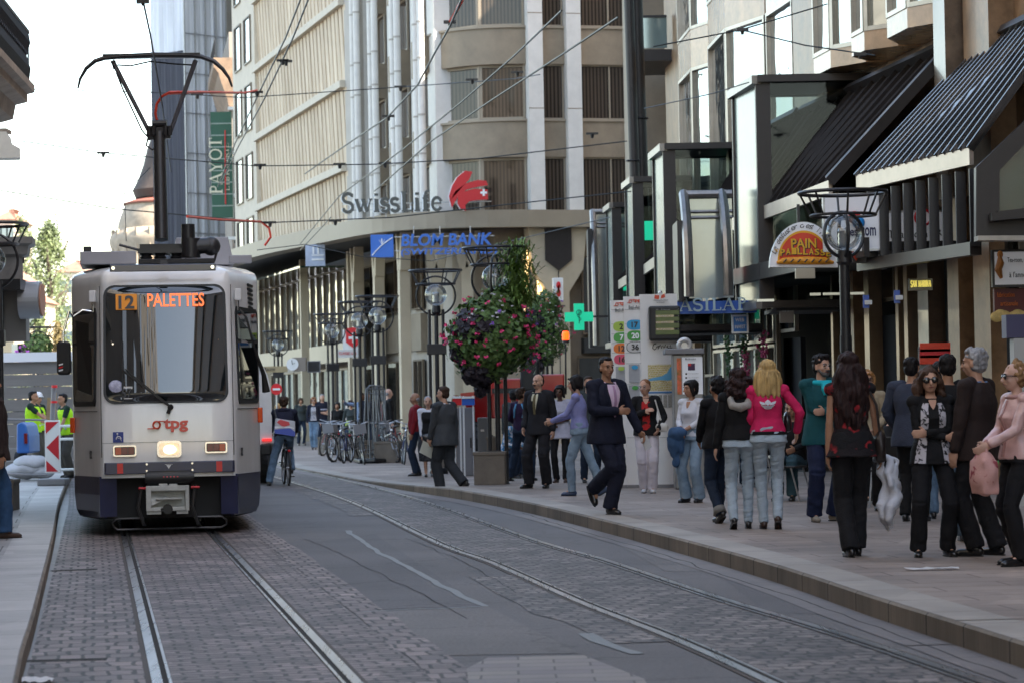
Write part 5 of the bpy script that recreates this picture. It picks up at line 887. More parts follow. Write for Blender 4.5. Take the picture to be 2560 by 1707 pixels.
# ================================================================ TRAM
TY=31.6; Tc=at(388,1100,TY); T0=Vector((Tc.x,TY,0)); TR_=Vector((.990,.141,0)); TB=Vector((-.141,.990,0))
tram=thing('tram',T0,'white articulated city tram with dark blue skirt, orange destination lettering and raised pantograph','tram')
def TP(x,y,z): return T0+TR_*x+TB*y+Vector((0,0,z))
M_tw=mat('tram_white_paint',(.80,.795,.775),.22,var=.06,vs=1.6,stretch=(2,2,.35),coat=.5,bump=.006,bs=3); M_tn=mat('tram_navy_skirt',(.010,.014,.055),.3,coat=.3,var=.2,vs=3); M_tb=mat('tram_underframe',(.012,.012,.013),.7); M_rub=mat('black_rubber',(.01,.01,.01),.5)
M_troof=mat('tram_grey_roof_box',(.30,.30,.33),.5,var=.08,vs=2); M_torg=mat('tram_orange_red',lin(205,70,35),.4); M_chr=mat('chrome',(.6,.6,.6),.15,1)
M_tg=glassy('tram_glass',(.012,.016,.018),rough=.02,spec=.6,wob=.012,ws=.8,coatw=.8); 
def outline(z,k=1.0):
    # plan of the body at height z (one side, from front centre to rear side)
    t=max(0,min(1,(z-1.5)/1.55)); yf=.02+.24*t if z>1.5 else .02; hw=.80-.03*t
    if z<1.0: yf+=.0
    pts=[(0,yf),(hw*.5,yf),(hw-.08,yf),(hw-.03,yf+.012),(hw,yf+.05),(hw+.02,yf+.10)]
    x1,y1=1.13,1.15; x0,y0=pts[-1]
    for s in (.25,.5,.75,1): pts.append((x0+(x1-x0)*s,y0+(y1-y0)*s))
    pts+= [(1.15,1.25),(1.15,4.0),(1.15,9.6)]
    return pts
def ringz(z,inset=0,back=0):
    P=outline(z); L=[(max(0,x-inset) if x>0 else 0,y+inset+back) for x,y in P]; 
    full=[(-x,y) for x,y in reversed(L[1:])]+L
    return [TP(x,y,z) for x,y in full]
mb=MB(); zs=[(.70,0,0),(.95,0,0),(1.5,0,0),(2.0,0,0),(2.5,0,0),(3.02,0,0),(3.12,.004,.01),(3.18,.03,.05),(3.24,.12,.25),(3.30,.30,.5),(3.34,.62,.7)]
mb.loft([ringz(*a) for a in zs]); mb.build('body',M_tw,tram,smooth=True)
# rear articulated sections (seen only past the side)
for i in range(2):
    y0=9.9+i*9.6; mb=MB(); bend=[(0,0),(-.5,0)][i]
    mb.loft([[TP(x,y,z) for x,y in ((-1.13+ins,y0),(1.13-ins,y0),(1.13-ins,y0+9.2),(-1.13+ins,y0+9.2))] for z,ins in ((.5,0),(3.0,0),(3.2,.1),(3.33,.5))]); mb.build('trailing_section',M_tw,tram)
mb=MB(); mb.loft([[TP(x,y,z) for x,y in ((-1.05,9.55),(1.05,9.55),(1.0,9.95),(-1.1,9.95))] for z in (.5,3.1)]); mb.build('bellows',M_rub,tram)
# lower parts: side skirts, front apron corners, dark underframe
def sidept(s,k,z,out=.0,zz=None):    # s side, k 0..1 along the chamfer, then beyond
    P=outline(zz if zz is not None else z); x0,y0=P[5]; x1,y1=P[9]
    n=Vector((y1-y0,-(x1-x0),0)).normalized()
    if k<=1: x=x0+(x1-x0)*k; y=y0+(y1-y0)*k; return TP(s*(x+n.x*out),y+n.y*out,z)
    return TP(s*(1.15+out),1.25+(k-1)*8,z)
for s in (-1,1):
    ks=[0,.33,.66,1,1.2,2]; mb=MB(); rows=[]
    for z,o in ((.715,.012),(.5,.012),(.3,-.01),(.22,-.05)): rows.append([sidept(s,k,z if k>.1 else max(z,.22),o,.8) for k in ks])
    inner=[[sidept(s,k,z,-.08,.8) for k in ks] for z in (.715,.22)]
    mb.grid(rows); mb.grid(inner); mb.grid([rows[0],inner[0]]); mb.grid([rows[-1],inner[1]]); mb.grid([[r[0] for r in rows[::3]],[r[0] for r in inner]])
    mb.build('skirt',M_tn,tram)
mb=MB(); mb.loft([[TP(x,y,z) for x,y in ((-.82,.35),(.82,.35),(1.05,1.3),(1.05,9.4),(-1.05,9.4),(-1.05,1.3))] for z in (.20,.72)]); mb.build('underframe',M_tb,tram)
for s in (-1,1): mb=MB(); mb.loft([[TP(s*x,y,z) for x,y in ((.62,.10),(.82,.06),(.86,.4),(.66,.4))] for z in (.24,.72)]); mb.build('apron_corner',M_tn,tram)
for s in (-1,1):
    for yy in (1.6,3.3): mb=MB(); mb.lathe(TP(s*.52,yy,.33),[(.33,-.06),(.33,.06)],24,axis=TR_); mb.lathe(TP(s*.52,yy,.33),[(.37,s*-.07),(.37,s*-.04)],24,axis=TR_); mb.build('wheel',M_railb,tram,smooth=True)
# windscreen (rounded) with rubber gasket, on the sloping front plane
def frontP(x,z,off=0): t=max(0,(z-1.5)/1.55); return TP(x,.02+.24*t-off,z)
def rrect(x0,x1,z0,z1,r,n=6,dx=0):
    P=[]
    for cx,cz,a0_ in ((x1-r,z1-r,0),(x0+r,z1-r,90),(x0+r,z0+r,180),(x1-r,z0+r,270)):
        for k in range(n+1): a=R(a0_+90*k/n); P.append((cx+r*math.cos(a),cz+r*math.sin(a)))
    return P
def wide(P,c=.0): return [(x*(1+.018*(3.0-z)/1.4),z) for x,z in P]
def plate(P,off,th,m,nm,par=tram,f=None):
    f=f or frontP; mb=MB(); mb.loft([[f(x,z,off-th) for x,z in P],[f(x,z,off) for x,z in P]]); return mb.build(nm,m,par)
ws=plate(wide(rrect(-.745,.715,1.585,3.005,.13)),.014,.03,M_rub,'windscreen_gasket')
def bulge(x,z): e=max(0,min(1,min(z-1.61,2.98-z)/.09)); return .055*max(0,1-(x/.73)**2)*e*e*(3-2*e)
mb=MB(); rows=[]
for j in range(65):
    z=1.61+1.37*j/64; dz=min(z-1.61,2.98-z); r_=.11; ins=r_-math.sqrt(max(0,r_*r_-(r_-dz)**2)) if dz<r_ else 0; xa_,xb_=-.715*(1+.018*(3-z)/1.4)+ins,.685*(1+.018*(3-z)/1.4)-ins
    rows.append([frontP(xa_+(xb_-xa_)*i/28,z,.019+bulge(xa_+(xb_-xa_)*i/28,z)) for i in range(29)])
mb.grid(rows); mb.build('windscreen',M_tg,ws,smooth=2)
def frontP(x,z,off=0,f0=frontP): return f0(x,z,off+(bulge(x,z) if 1.61<z<2.98 else 0))
M_led=mat('orange_led',lin(255,118,62),.5,emit=.25); M_tile=mat('route_tile',lin(190,120,35),.5,emit=.10)
plate(rrect(-.598,-.345,2.705,2.895,.004),.040,.03,M_tile,'route_tile',ws)
upz=(frontP(0,3,0)-frontP(0,2,0)).normalized()
def ftext(sx,x,z,w,h,m,nm='lettering',off=.03,**k): return text(sx,m,tram,frontP(x,z,off),TR_,upz,w=w,h=h,name=nm,ext=.004,**k)
ftext('12',-.565,2.715,.19,.165,M_black,'route_number',bold=.03,off=.075); ftext('PALETTES',-.222,2.735,.68,.165,M_led,'destination_lettering',bold=.012)
# interior hints behind glass: sun blind, steering desk seen through -> pale blind bar
mb=MB(); mb.tube([frontP(-.64,2.3,.02),frontP(-.64,2.3,.021)],.012,8)
for x in (-.66,.62): mb.tube([frontP(x,2.34,.024),frontP(x,2.32,.024)],.008,6)
mb.build('blind_fixing',M_chr,ws)
plate(rrect(-.555,-.415,1.64,1.79,.004),.024,.003,M_white,'number_card',ws); ftext('5',-.54,1.655,.045,.115,M_black,'card_number',off=.062); ftext('7',-.475,1.655,.045,.115,M_black,'card_number',off=.062)
mb=MB(); mb.ell(frontP(-.61,1.77,.0),(.105,.03,.10)); mb.build('blue_globe_sticker',mat('sticker_blue',lin(40,55,150),.3,var=.6,vs=9,var2=(.5,.5,.6)),ws,smooth=True)
# wipers
mb=MB(); a=frontP(.03,1.535,.05); mb.bar(a,frontP(-.53,1.99,.06),.035,.02); mb.bar(frontP(.02,1.56,.05),frontP(-.50,2.0,.065),.012,.012); mb.bar(frontP(-.53,2.33,.05),frontP(-.53,1.62,.05),.018,.02); mb.bar(frontP(.04,1.56,.05),frontP(.0,1.46,.06),.04,.03); mb.tube([a,a+Vector((0,.05,0))],.035,10); mb.build('wiper',M_rub,tram)
# side windows on the chamfers
def chP(s): return lambda x,z,off: sidept(s,x,z,off,max(1.5,z))
for s in (-1,1):
    g=plate([(k,z) for k,z in [(.10,1.62),(.13,1.56),(.93,1.56),(1.0,1.60),(1.0,2.66),(.93,2.72),(.14,2.74),(.09,2.66)]],.012,.03,M_rub,'cab_window_gasket',tram,chP(s))
    plate([(.14,1.66),(.18,1.62),(.9,1.62),(.94,1.66),(.94,2.30),(.18,2.30),(.14,2.30)],.018,.008,M_tg,'cab_window',g,chP(s)); plate([(.14,2.34),(.94,2.34),(.94,2.62),(.9,2.67),(.18,2.68),(.14,2.64)],.018,.008,M_tg,'cab_quarterlight',g,chP(s))
    for k in range(4): 
        mb=MB(); y0=1.75+k*1.75; mb.loft([[TP(s*1.14,y,z) for y,z in ((y0,1.55),(y0+1.5,1.55),(y0+1.5,2.72),(y0,2.72))],[TP(s*1.162,y,z) for y,z in ((y0,1.55),(y0+1.5,1.55),(y0+1.5,2.72),(y0,2.72))]]); mb.build('side_window',M_tg,tram)
# roof vents right, visor bar
for k in range(6): mb=MB(); mb.bar(sidept(1,.62,3.02-k*.055,.012,3.0),sidept(1,.80,3.0-k*.055,.012,3.0),.02,.028); mb.build('vent_slot',M_rub,tram)
mb=MB(); mb.bar(TP(-.66,.06,3.20),TP(.60,.06,3.20),.05,.085); vb=mb.build('destination_light_bar',M_tn,tram,bevel=.008)
mb=MB()
for x in (-.62,.56): mb.tube([TP(x,.02,3.2),TP(x,.04,3.2)],.022,10)
mb.build('bar_bolt',M_chr,vb)
mb=MB(); mb.loft([[TP(x,y,3.24) for x,y in ((-.07,.05),(.03,.05),(.03,.12),(-.07,.12))],[TP(x,y,3.29) for x,y in ((-.06,.06),(.02,.06),(.02,.12),(-.06,.12))]]); mb.build('roof_lug',M_rub,tram)
# logo: tau-like mark and letters
ftext('tpg',-.052,1.235,.29,.165,M_torg,'logo_lettering',bold=.035)
mb=MB(); c=frontP(-.135,1.325,.028); mb.ring(c,.042,.013,axis=TB,n=6,seg=20); mb.bar(c+Vector((0,0,.043)),c+TR_*.10+Vector((0,0,.043)),.012,.022,up=TB); mb.bar(c+TR_*-.11+Vector((0,0,-.043)),c+Vector((0,0,-.043)),.012,.022,up=TB); mb.build('logo_mark',M_torg,tram)
M_acc=mat('access_blue',lin(38,60,140),.4); p_=plate(rrect(-.655,-.53,1.125,1.25,.004),.008,.006,M_acc,'access_sticker'); c=frontP(-.592,1.17,.02)
mb=MB(); mb.ring(c+TR_*.004,.028,.006,axis=TB,n=5,seg=16,a0=-150,a1=60); mb.ell(c+TR_*-.01+Vector((0,0,.058)),(.011,.004,.011)); mb.bar(c+TR_*-.01+Vector((0,0,.045)),c+TR_*-.005+Vector((0,0,.005)),.004,.011,up=TB); mb.bar(c+TR_*-.005+Vector((0,0,.005)),c+TR_*.025,.004,.01,up=TB); mb.bar(c+TR_*.025,c+TR_*.04+Vector((0,0,-.03)),.004,.01,up=TB); mb.build('wheelchair_symbol',M_white,p_)
for s in (-1,1):
    mb=MB(); mb.tube([frontP(s*.785-.005,z,.004) for z in (.95,1.3,1.5,2.2,3.0)],.004,4); mb.build('panel_joint',M_rub,tram)
    mb=MB(); mb.tube([sidept(s,k,1.50,.003,1.5) for k in (.05,.3,.6,1,1.2)],.005,4); mb.build('panel_joint',M_rub,tram)
mb=MB(); mb.tube([frontP(x,1.12,.004) for x in (-.78,-.3,.3,.78)],.0025,4); mb.build('panel_joint',M_grey,tram)
# lamps
def lamp(x0,x1,z0,z1,cells,nm,r=.025):
    h=plate(rrect(x0,x1,z0,z1,r,4),.03,.05,M_chr,nm); plate(rrect(x0+.018,x1-.018,z0+.018,z1-.018,r*.7,4),.034,.004,M_rub,'lamp_recess',h)
    n=len(cells)
    for i,m in enumerate(cells): a=x0+.024+(x1-x0-.048)*i/n; b=x0+.024+(x1-x0-.048)*(i+1)/n; plate(rrect(a+.003,b-.003,z0+.026,z1-.026,.008,3),.042,.012,m,'headlight_lens' if n==1 else 'indicator_lens',h)
M_lr=mat('lamp_red',(.14,.008,.01),.15,coat=.6); M_lo=mat('lamp_orange',lin(190,70,25),.2,coat=.6); M_hl=mat('headlight_lit',(1,.78,.45),.2,emit=.9); M_glo=mat('reflector_lit',(.80,.62,.42),.2,.3,emit=.10,var=.3,vs=14)
lamp(-.655,-.38,.955,1.09,[M_lo,M_lr,M_lr],'lamp_cluster'); lamp(.435,.70,.975,1.11,[M_lr,M_lr,M_lo],'lamp_cluster')
h=plate(rrect(-.135,.155,.935,1.135,.05,5),.035,.055,M_chr,'headlight'); plate(rrect(-.11,.13,.958,1.112,.04,5),.045,.014,M_glo,'headlight_reflector',h); mb=MB(); mb.ell(frontP(.01,1.03,.045),(.085,.02,.055)); mb.build('headlight_bulb',M_hl,h,smooth=True)
for s,z in ((-1,1.34),(1,1.42)):
    mb=MB(); a=sidept(s,.98,z-.1,.03,1.5); b=sidept(s,.98,z+.09,.03,1.5); mb.bar(a,b,.06,.05); mb.build('side_indicator',mat('amber_lens',lin(225,80,20),.25,coat=.5),tram,bevel=.01)
# bumper with red reflectors, white tow mark
mb=MB(); mb.loft([[TP(x,y,z) for x,y in ((-.75,-.03),(.77,-.03),(.80,.10),(-.78,.10))] for z in (.745,.885)]); bm_=mb.build('bumper',M_tn,tram,bevel=.008)
for x in (-.575,.60): mb=MB(); mb.loft([[TP(a,-.038,z) for a,z in ((x-.035,.755),(x+.035,.755),(x+.035,.875),(x-.035,.875))],[TP(a,-.03,z) for a,z in ((x-.035,.755),(x+.035,.755),(x+.035,.875),(x-.035,.875))]]); mb.build('reflector',mat('reflector_red',lin(205,25,30),.3),bm_)
mb=MB(); 
for x in (-.26,.28):
    for z in (.78,.86): mb.tube([TP(x,-.045,z),TP(x,-.02,z)],.014,8)
mb.build('bolt',M_chr,bm_); mb=MB(); mb.prism([TP(-.0,-.036,.80),TP(.03,-.036,.845),TP(-.03,-.036,.845)],TB*.005); mb.bar(TP(-.045,-.034,.852),TP(.045,-.034,.852),.004,.01,up=TB); mb.build('tow_mark',M_white,bm_)
# coupler
mb=MB(); mb.tube([TP(-.26,-.02,.695),TP(.27,-.02,.695)],.085,16); mb.tube([TP(-.285,-.02,.695),TP(-.25,-.02,.695)],.062,14); mb.tube([TP(.25,-.02,.695),TP(.30,-.02,.695)],.062,14); cy=mb.build('coupler_cover',M_rub,tram,smooth=True)
ftext('- - - - -',-.07,.70,.18,.012,MATS['reflector_red'],'cover_lettering',off=.13)
M_cou=mat('coupler_pale_grey',(.46,.47,.44),.5,var=.2,vs=6)
mb=MB(); 
def cb(x0,x1,z0,z1,y0,y1): mb.loft([[TP(x,y,z) for x,y in ((x0,y0),(x1,y0),(x1,y1),(x0,y1))] for z in (z0,z1)])
cb(-.275,-.215,.30,.60,-.12,.05); cb(.19,.235,.30,.60,-.12,.05); cb(-.215,.19,.54,.60,-.12,.05); cb(-.215,.19,.30,.345,-.12,.05); cb(-.27,.23,.32,.59,.0,.05); mb.hexa([TP(-.215,-.11,.36),TP(-.02,-.10,.44),TP(-.02,.0,.46),TP(-.215,0,.50),TP(-.215,-.10,.40),TP(-.02,-.10,.47),TP(-.02,0,.47),TP(-.215,0,.54)])
cb(-.16,.15,.435,.455,-.13,.0); cb(-.12,-.02,.60,.625,-.10,.02); cb(.0,.10,.60,.62,-.10,.02); cb(-.27,-.1,.26,.30,-.1,.0); cb(.08,.22,.26,.30,-.1,.0); cp_=mb.build('coupler',M_cou,tram,bevel=.006)
mb=MB(); mb.tube([TP(-.02,-.13,.32),TP(-.02,.0,.32)],.06,14); mb.tube([TP(-.09,-.125,.32),TP(-.09,-.1,.32)],.018,10); mb.build('coupler_bore',M_rub,cp_)
for s in (-1,1): mb=MB(); mb.tube([TP(s*.26,-.06,.575),TP(s*.36,-.06,.575)],.013,8); mb.build('coupler_pin',MATS['reflector_red'],cp_)
mb=MB(); mb.tube([TP(-.66,.12,.115),TP(-.62,.12,.08),TP(.62,.12,.08),TP(.68,.12,.115),TP(.68,.12,.17),TP(.62,.12,.21),TP(.3,.12,.21)],.014,6); mb.tube([TP(-.3,.12,.21),TP(-.62,.12,.21),TP(-.68,.12,.17),TP(-.66,.12,.115)],.014,6)
for x in (-.33,.31): mb.tube([TP(x,.0,.6),TP(x-.04,-.06,.35),TP(x+.02,-.02,.15),TP(x+.04,.2,.12)],.022,7)
mb.build('guard_tube',mat('dark_tube',(.05,.05,.05),.4,.5),tram,smooth=True)
# small numbers and boxes
for s,k in ((-1,.92 if False else .98),(1,.10)): o=sidept(s,k if s>0 else .32,.93,.02,1.0); r_=(sidept(s,.9,.93,0,1)-sidept(s,.1,.93,0,1)).normalized()*s; text('832',M_black,tram,o,r_,(0,0,1),w=.10 if s>0 else .10,h=.10,name='fleet_number',ext=.003,bold=.02)
for s in (-1,1): 
    mb=MB(); p=sidept(s,.10,2.83,.05,2.8); mb.box(p.x-.04,p.x+.04,p.y-.04,p.y+.04,p.z-.02,p.z+.12); bx=mb.build('mirror_socket',M_white,tram,bevel=.01); mb=MB(); mb.tube([p+Vector((0,0,-.02)),p+Vector((0,0,-.14))],.012,6); mb.build('cable',M_chr,bx)
p=sidept(-1,.12,2.70,.06,2.7); m0=at(146,822,TY-.15); mb=MB(); mb.tube([p,p+Vector((-.10,-.02,.02)),p+Vector((-.22,-.05,-.06)),m0+Vector((.07,.02,.55)),m0+Vector((.0,.01,.30)),m0+Vector((.0,0,.1))],.014,8); ar=mb.build('mirror_arm',M_chr,tram,smooth=True)
mb=MB(); mb.loft([[m0+Vector((x*k,y,z*k)) for x,z in rrect(-.082,.082,-.20,.20,.05)] for y,k in ((-.02,.9),(.0,1),(.05,1),(.08,.85))]); mi=mb.build('mirror',M_rub,ar,smooth=True)
for k in range(3): mb=MB(); q=m0+Vector((-.035,-.022,-.09-k*.034)); mb.hexa([q+Vector(v) for v in ((-.02,0,-.0),(.03,0,.012),(.03,.006,.012),(-.02,.006,0),(-.02,0,.018),(.03,0,.03),(.03,.006,.03),(-.02,.006,.018))]); mb.build('warning_stripe',M_signw if k%2==0 else MATS['reflector_red'],mi)
p=sidept(1,.12,2.70,.06,2.7); mb=MB(); mb.tube([p,p+Vector((.08,-.02,-.1)),p+Vector((.16,.05,-.45)),p+Vector((.26,.2,-.8)),p+Vector((.28,.25,-1.0))],[.014,.014,.014,.03,.05],8); mb.build('mirror_arm',M_rub,tram,smooth=True)
# roof equipment
def rbox(x0,x1,y0,y1,z0,z1,m,nm,par=tram,tp=0): mb=MB(); mb.loft([[TP(x,y,z) for x,y in ((x0+i_,y0+i_),(x1-i_,y0+i_),(x1-i_,y1-i_),(x0+i_,y1-i_))] for z,i_ in ((z0,0),(z1,tp))]); return mb.build(nm,m,par,bevel=.01)
rbox(-1.03,-.35,1.0,2.2,3.30,3.46,M_troof,'roof_box'); rb1=rbox(.10,.90,2.2,4.4,3.34,3.70,M_troof,'roof_box',tp=.07); rbox(.80,1.08,1.1,1.25,3.30,3.40,M_troof,'roof_flap')
rbox(-.99,-.89,1.1,1.2,3.46,3.53,M_rub,'roof_lamp')
pb=rbox(-.32,.62,1.0,1.9,3.30,3.36,M_tb,'pantograph_base')
mb=MB(); 
for x in (-.22,-.05,.15): mb.lathe(TP(x,1.25,3.36),[(.06,0),(.08,.03),(.06,.05),(.08,.08),(.05,.12)],14)
mb.bar(TP(-.32,1.2,3.47),TP(.30,1.2,3.47),.09,.06); mb.bar(TP(-.30,1.5,3.5),TP(.30,1.5,3.5),.12,.14); mb.build('insulator_frame',M_black,pb)
mb=MB(); mb.tube([TP(.33,1.2,3.38),TP(.33,1.2,3.62)],.12,16); mb.tube([TP(.30,1.25,3.62),TP(.30,1.25,3.80)],.085,14); mb.tube([TP(.40,1.2,3.52),TP(.56,1.2,3.53)],.10,14); mb.ell(TP(.58,1.2,3.52),(.12,.1,.12)); mb.tube([TP(.66,1.2,3.48),TP(.62,1.15,3.34),TP(.4,1.1,3.28),TP(.25,1.1,3.36)],.018,6); mb.tube([TP(-.3,1.2,3.48),TP(-.48,1.2,3.53),TP(-.55,1.2,3.55)],.018,6); mb.build('drive_motor',M_black,pb,smooth=True)
# pantograph
PY=TY+1.4
def pp(px,py,dy=0): return at(px,py,PY+dy)
mb=MB(); mb.tube([pp(371,552,.0),pp(366,305,.3)],[.085,.075],14); mb.build('lower_arm',M_black,tram,smooth=True)
mb=MB(); mb.bar(pp(338,300,.3),pp(392,296,.3),.06,.05); mb.bar(pp(340,318,.3),pp(392,314,.3),.07,.06); mb.tube([pp(350,285,.3),pp(383,284,.3)],.05,10)
for x in (342,352,380,390): mb.tube([pp(x,312,.25),pp(x,290,.25)],.03,8)
mb.tube([pp(340,318,.3),pp(336,335,.3),pp(350,345,.3),pp(360,340,.3)],.012,6); mb.build('knee_joint',M_black,tram)
mb=MB(); mb.tube([pp(350,318,.3),pp(258,140,.0)],[.026,.03],10); mb.tube([pp(390,308,.3),pp(449,140,.0)],[.026,.03],10); mb.build('upper_arm',mat('upper_arm_steel',(.22,.22,.24),.35,.8),tram,smooth=True)
mb=MB(); mb.tube([pp(345,322,.3),pp(326,300,.3),pp(282,205,.2),pp(268,170,.1),pp(266,148,0)],.011,6); mb.tube([pp(270,150,0),pp(300,152,0),pp(345,142,0),pp(400,148,0),pp(440,150,0)],.011,6); mb.tube([pp(266,142,0),pp(258,146,0),pp(262,160,0)],.012,6); mb.build('control_rod',M_black,tram)
hp=[(179,204),(184,182),(198,158),(218,141),(240,134),(270,131),(350,127),(440,128),(462,131),(492,142),(512,160),(526,180),(533,200)]
mb=MB()
for dy in (-.12,.12):
    mb.tube([pp(x,y,dy) for x,y in hp],[.012,.018,.024,.028,.03,.032,.034,.032,.03,.028,.024,.018,.012],8)
mb.bar(pp(240,131,0),pp(462,128,0),.30,.03); mb.build('collector_head',M_black,tram,smooth=True)
M_cab=mat('orange_cable',lin(205,60,35),.5); mb=MB()
mb.tube([pp(371,288,.3),pp(360,275,.3),pp(357,262,.3),pp(360,240,.3),pp(372,222,.3),pp(388,214,.3),pp(420,212,.6)],.018,6); mb.build('orange_cable',M_cab,tram,smooth=True)
# ================================================================ STREET FURNITURE
M_globe=clearglass('clear_globe',(.86,.89,.90),.06); M_lampin=mat('lamp_ribbed_lens',(.42,.44,.46),.15,.3,coat=.6)
def lamp_post(loc,label,rot=0,h=4.16,nring=1,single=False):
    t=thing('street_lamp',(0,0,0),label,'street lamp','ring-crowned street lamps'); zc=h-.50   # globe centre height
    mb=MB(); 
    if single: mb.tube([(0,0,0),(0,0,zc-.28)],.065,12); mb.tube([(0,0,1.9),(0,0,2.1)],.075,12)
    else:
        for x in (-.14,0,.14): mb.tube([(x,0,0),(x,0,zc-.30)],.034 if x else .045,10)
    mb.build('pole',M_black,t,smooth=True)
    if not single: mb=MB(); mb.box(-.2,.2,-.06,.06,zc-1.22,zc-1.0); mb.build('collar',M_black,t,bevel=.01); mb=MB(); mb.lathe((0,0,0),[(.19,0),(.19,.06),(.16,.12)],16); mb.build('base',M_black,t)
    for k in range(nring):
        ax=(math.cos(R(90+70*k)),math.sin(R(90+70*k)),0) if nring>1 else (0,1,0)
        mb=MB(); mb.ring((0,0,zc-.02),.28 if single else .40,.022,axis=ax,n=6,seg=40); mb.build('ring_hoop',M_black,t,smooth=True)
    mb=MB(); mb.lathe((0,0,zc-.42),[(.05,0),(.10,.06),(.09,.2)],14); mb.build('lamp_base',M_black,t,smooth=True)
    mb=MB(); mb.ell((0,0,zc),(.225,.225,.225),24,16); mb.build('globe',M_globe,t,smooth=2)
    mb=MB(); mb.lathe((0,0,zc-.18),[(.07,0),(.075,.02),(.065,.05),(.075,.08),(.065,.11),(.075,.14),(.065,.17),(.075,.2),(.06,.24)],16); mb.build('lamp_lens',M_lampin,t,smooth=True)
    mb=MB(); mb.ring((0,0,zc+.22),.40,.02,n=6,seg=36); mb.ring((0,0,h),.54,.024,n=6,seg=36)
    mb.build('basket_ring',M_black,t,smooth=True)
    for k in range(8): a=R(45*k+20); mb=MB(); mb.tube([(.40*math.cos(a),.40*math.sin(a),zc+.22),(.54*math.cos(a),.54*math.sin(a),h)],.014,6); mb.build('basket_bar',M_black,t)
    t.location=loc; t.rotation_euler=(0,0,R(rot)); return t
LP0=None
def lampY(px,pytop,h=4.16): # depth at which a post of height h shows its rim at pytop
    lo,hi=15,140
    for _ in range(40):
        m=(lo+hi)/2
        if at(px,pytop,m).z<h+pzR(m): lo=m
        else: hi=m
    return lo
LL=[(1005,622,'street lamp with clear globe between the bank sign and the flower basket'),(870,681,'street lamp above the bicycles, right one of the overlapping pair'),(828,694,'street lamp above the bicycles, left and slightly lower of the overlapping pair'),(765,722,'street lamp with double ring hoops left of the overlapping pair'),(640,761,'farthest street lamp, over the cyclist near the tram side'),(1258,704,'street lamp half hidden behind the flower basket on its right')]
tris=None
for i,(px,py,lb) in enumerate(LL):
    Y=lampY(px,py); p=at(px,900,Y); loc=(p.x,Y,pzR(Y))
    if i==0: tris=lamp_post(loc,lb)
    elif 'double' in lb: lamp_post(loc,lb,nring=2,rot=15)
    else: dup(tris,loc,None,lb)
Y=32.6; p=at(1939,600,Y); lamp_post((p.x,Y,.15),'nearest street lamp, single black pole, in front of the .com sign',single=True,nring=2,h=at(1937,443,Y).z-.15,rot=25)
Y=44.6; pF=at(1142,900,Y); lamp_post((pF.x,Y,.06),'street lamp rising out of the big hanging flower basket',h=at(1145,570,Y).z-.06,nring=2,rot=10)
Y=37.5; p=at(-22,700,Y); lamp_post((p.x,Y,.14),'street lamp cut by the left edge, only its rim and hoop showing',h=at(0,516,Y).z-.14)
Y=84; p=at(88,900,Y); l9=lamp_post((p.x,Y,0),'far street lamp with purple flowers in its hoop, above the hoarding',h=at(88,752,Y).z)
# ---- flowers
M_fol=mat('basket_foliage',(.045,.095,.022),.6,var=.55,vs=9,var2=(.09,.16,.04)); M_fold=mat('dark_purple_leaves',(.02,.014,.022),.6,var=.4,vs=9); M_pink=mat('pink_petals',lin(215,60,115),.6,var=.2,vs=30); M_wh=mat('white_petals',(.62,.6,.62),.6); M_vio=mat('violet_petals',lin(140,90,190),.6); M_grs=mat('papyrus_grass',(.12,.20,.04),.6,var=.4,vs=6)
def leafcloud(mb,c,r,n,s,rng,flat=.6,shell=.55):
    for i in range(n):
        v=Vector((rng.gauss(0,1),rng.gauss(0,1),rng.gauss(0,1))).normalized(); q=rng.uniform(shell,1.0)**.5*(1+.20*noise.noise(v*2.3+Vector(c))+.16*noise.noise(v*6))
        if rng.random()<.04: q*=rng.uniform(1.05,1.22)
        p=Vector(c)+Vector((v.x*r[0],v.y*r[1],v.z*r[2]))*q; a=(v+Vector((rng.uniform(-.7,.7),rng.uniform(-.7,.7),rng.uniform(-.9,.4)))).cross(Vector((rng.random(),rng.random(),rng.random()))).normalized(); b=a.cross(v).normalized(); ss=s*rng.uniform(.6,1.3)
        mb.add([p-a*ss*.5,p+b*ss*.42+v*ss*.12,p+a*ss*.5,p-b*ss*.42+v*ss*.1],[(0,1,2,3)])
def blossoms(mb,c,r,n,s,rng,lowz=-1,highz=1):
    k=0
    while k<n:
        v=Vector((rng.gauss(0,1),rng.gauss(0,1),rng.gauss(0,1))).normalized()
        if not lowz<=v.z<=highz: continue
        p=Vector(c)+Vector((v.x*r[0],v.y*r[1],v.z*r[2]))*(1.0+.20*noise.noise(v*2.3+Vector(c))+rng.uniform(-.02,.14)); k+=1
        for j in range(7):
            o=Vector((rng.uniform(-1,1),rng.uniform(-1,1),rng.uniform(-.7,.7)))*s*.5; a=Vector((rng.uniform(-1,1),rng.uniform(-1,1),rng.uniform(-1,1))).normalized(); b=a.orthogonal().normalized(); q=s*rng.uniform(.3,.5); mb.add([p+o-a*q,p+o+b*q,p+o+a*q,p+o-b*q],[(0,1,2,3)])
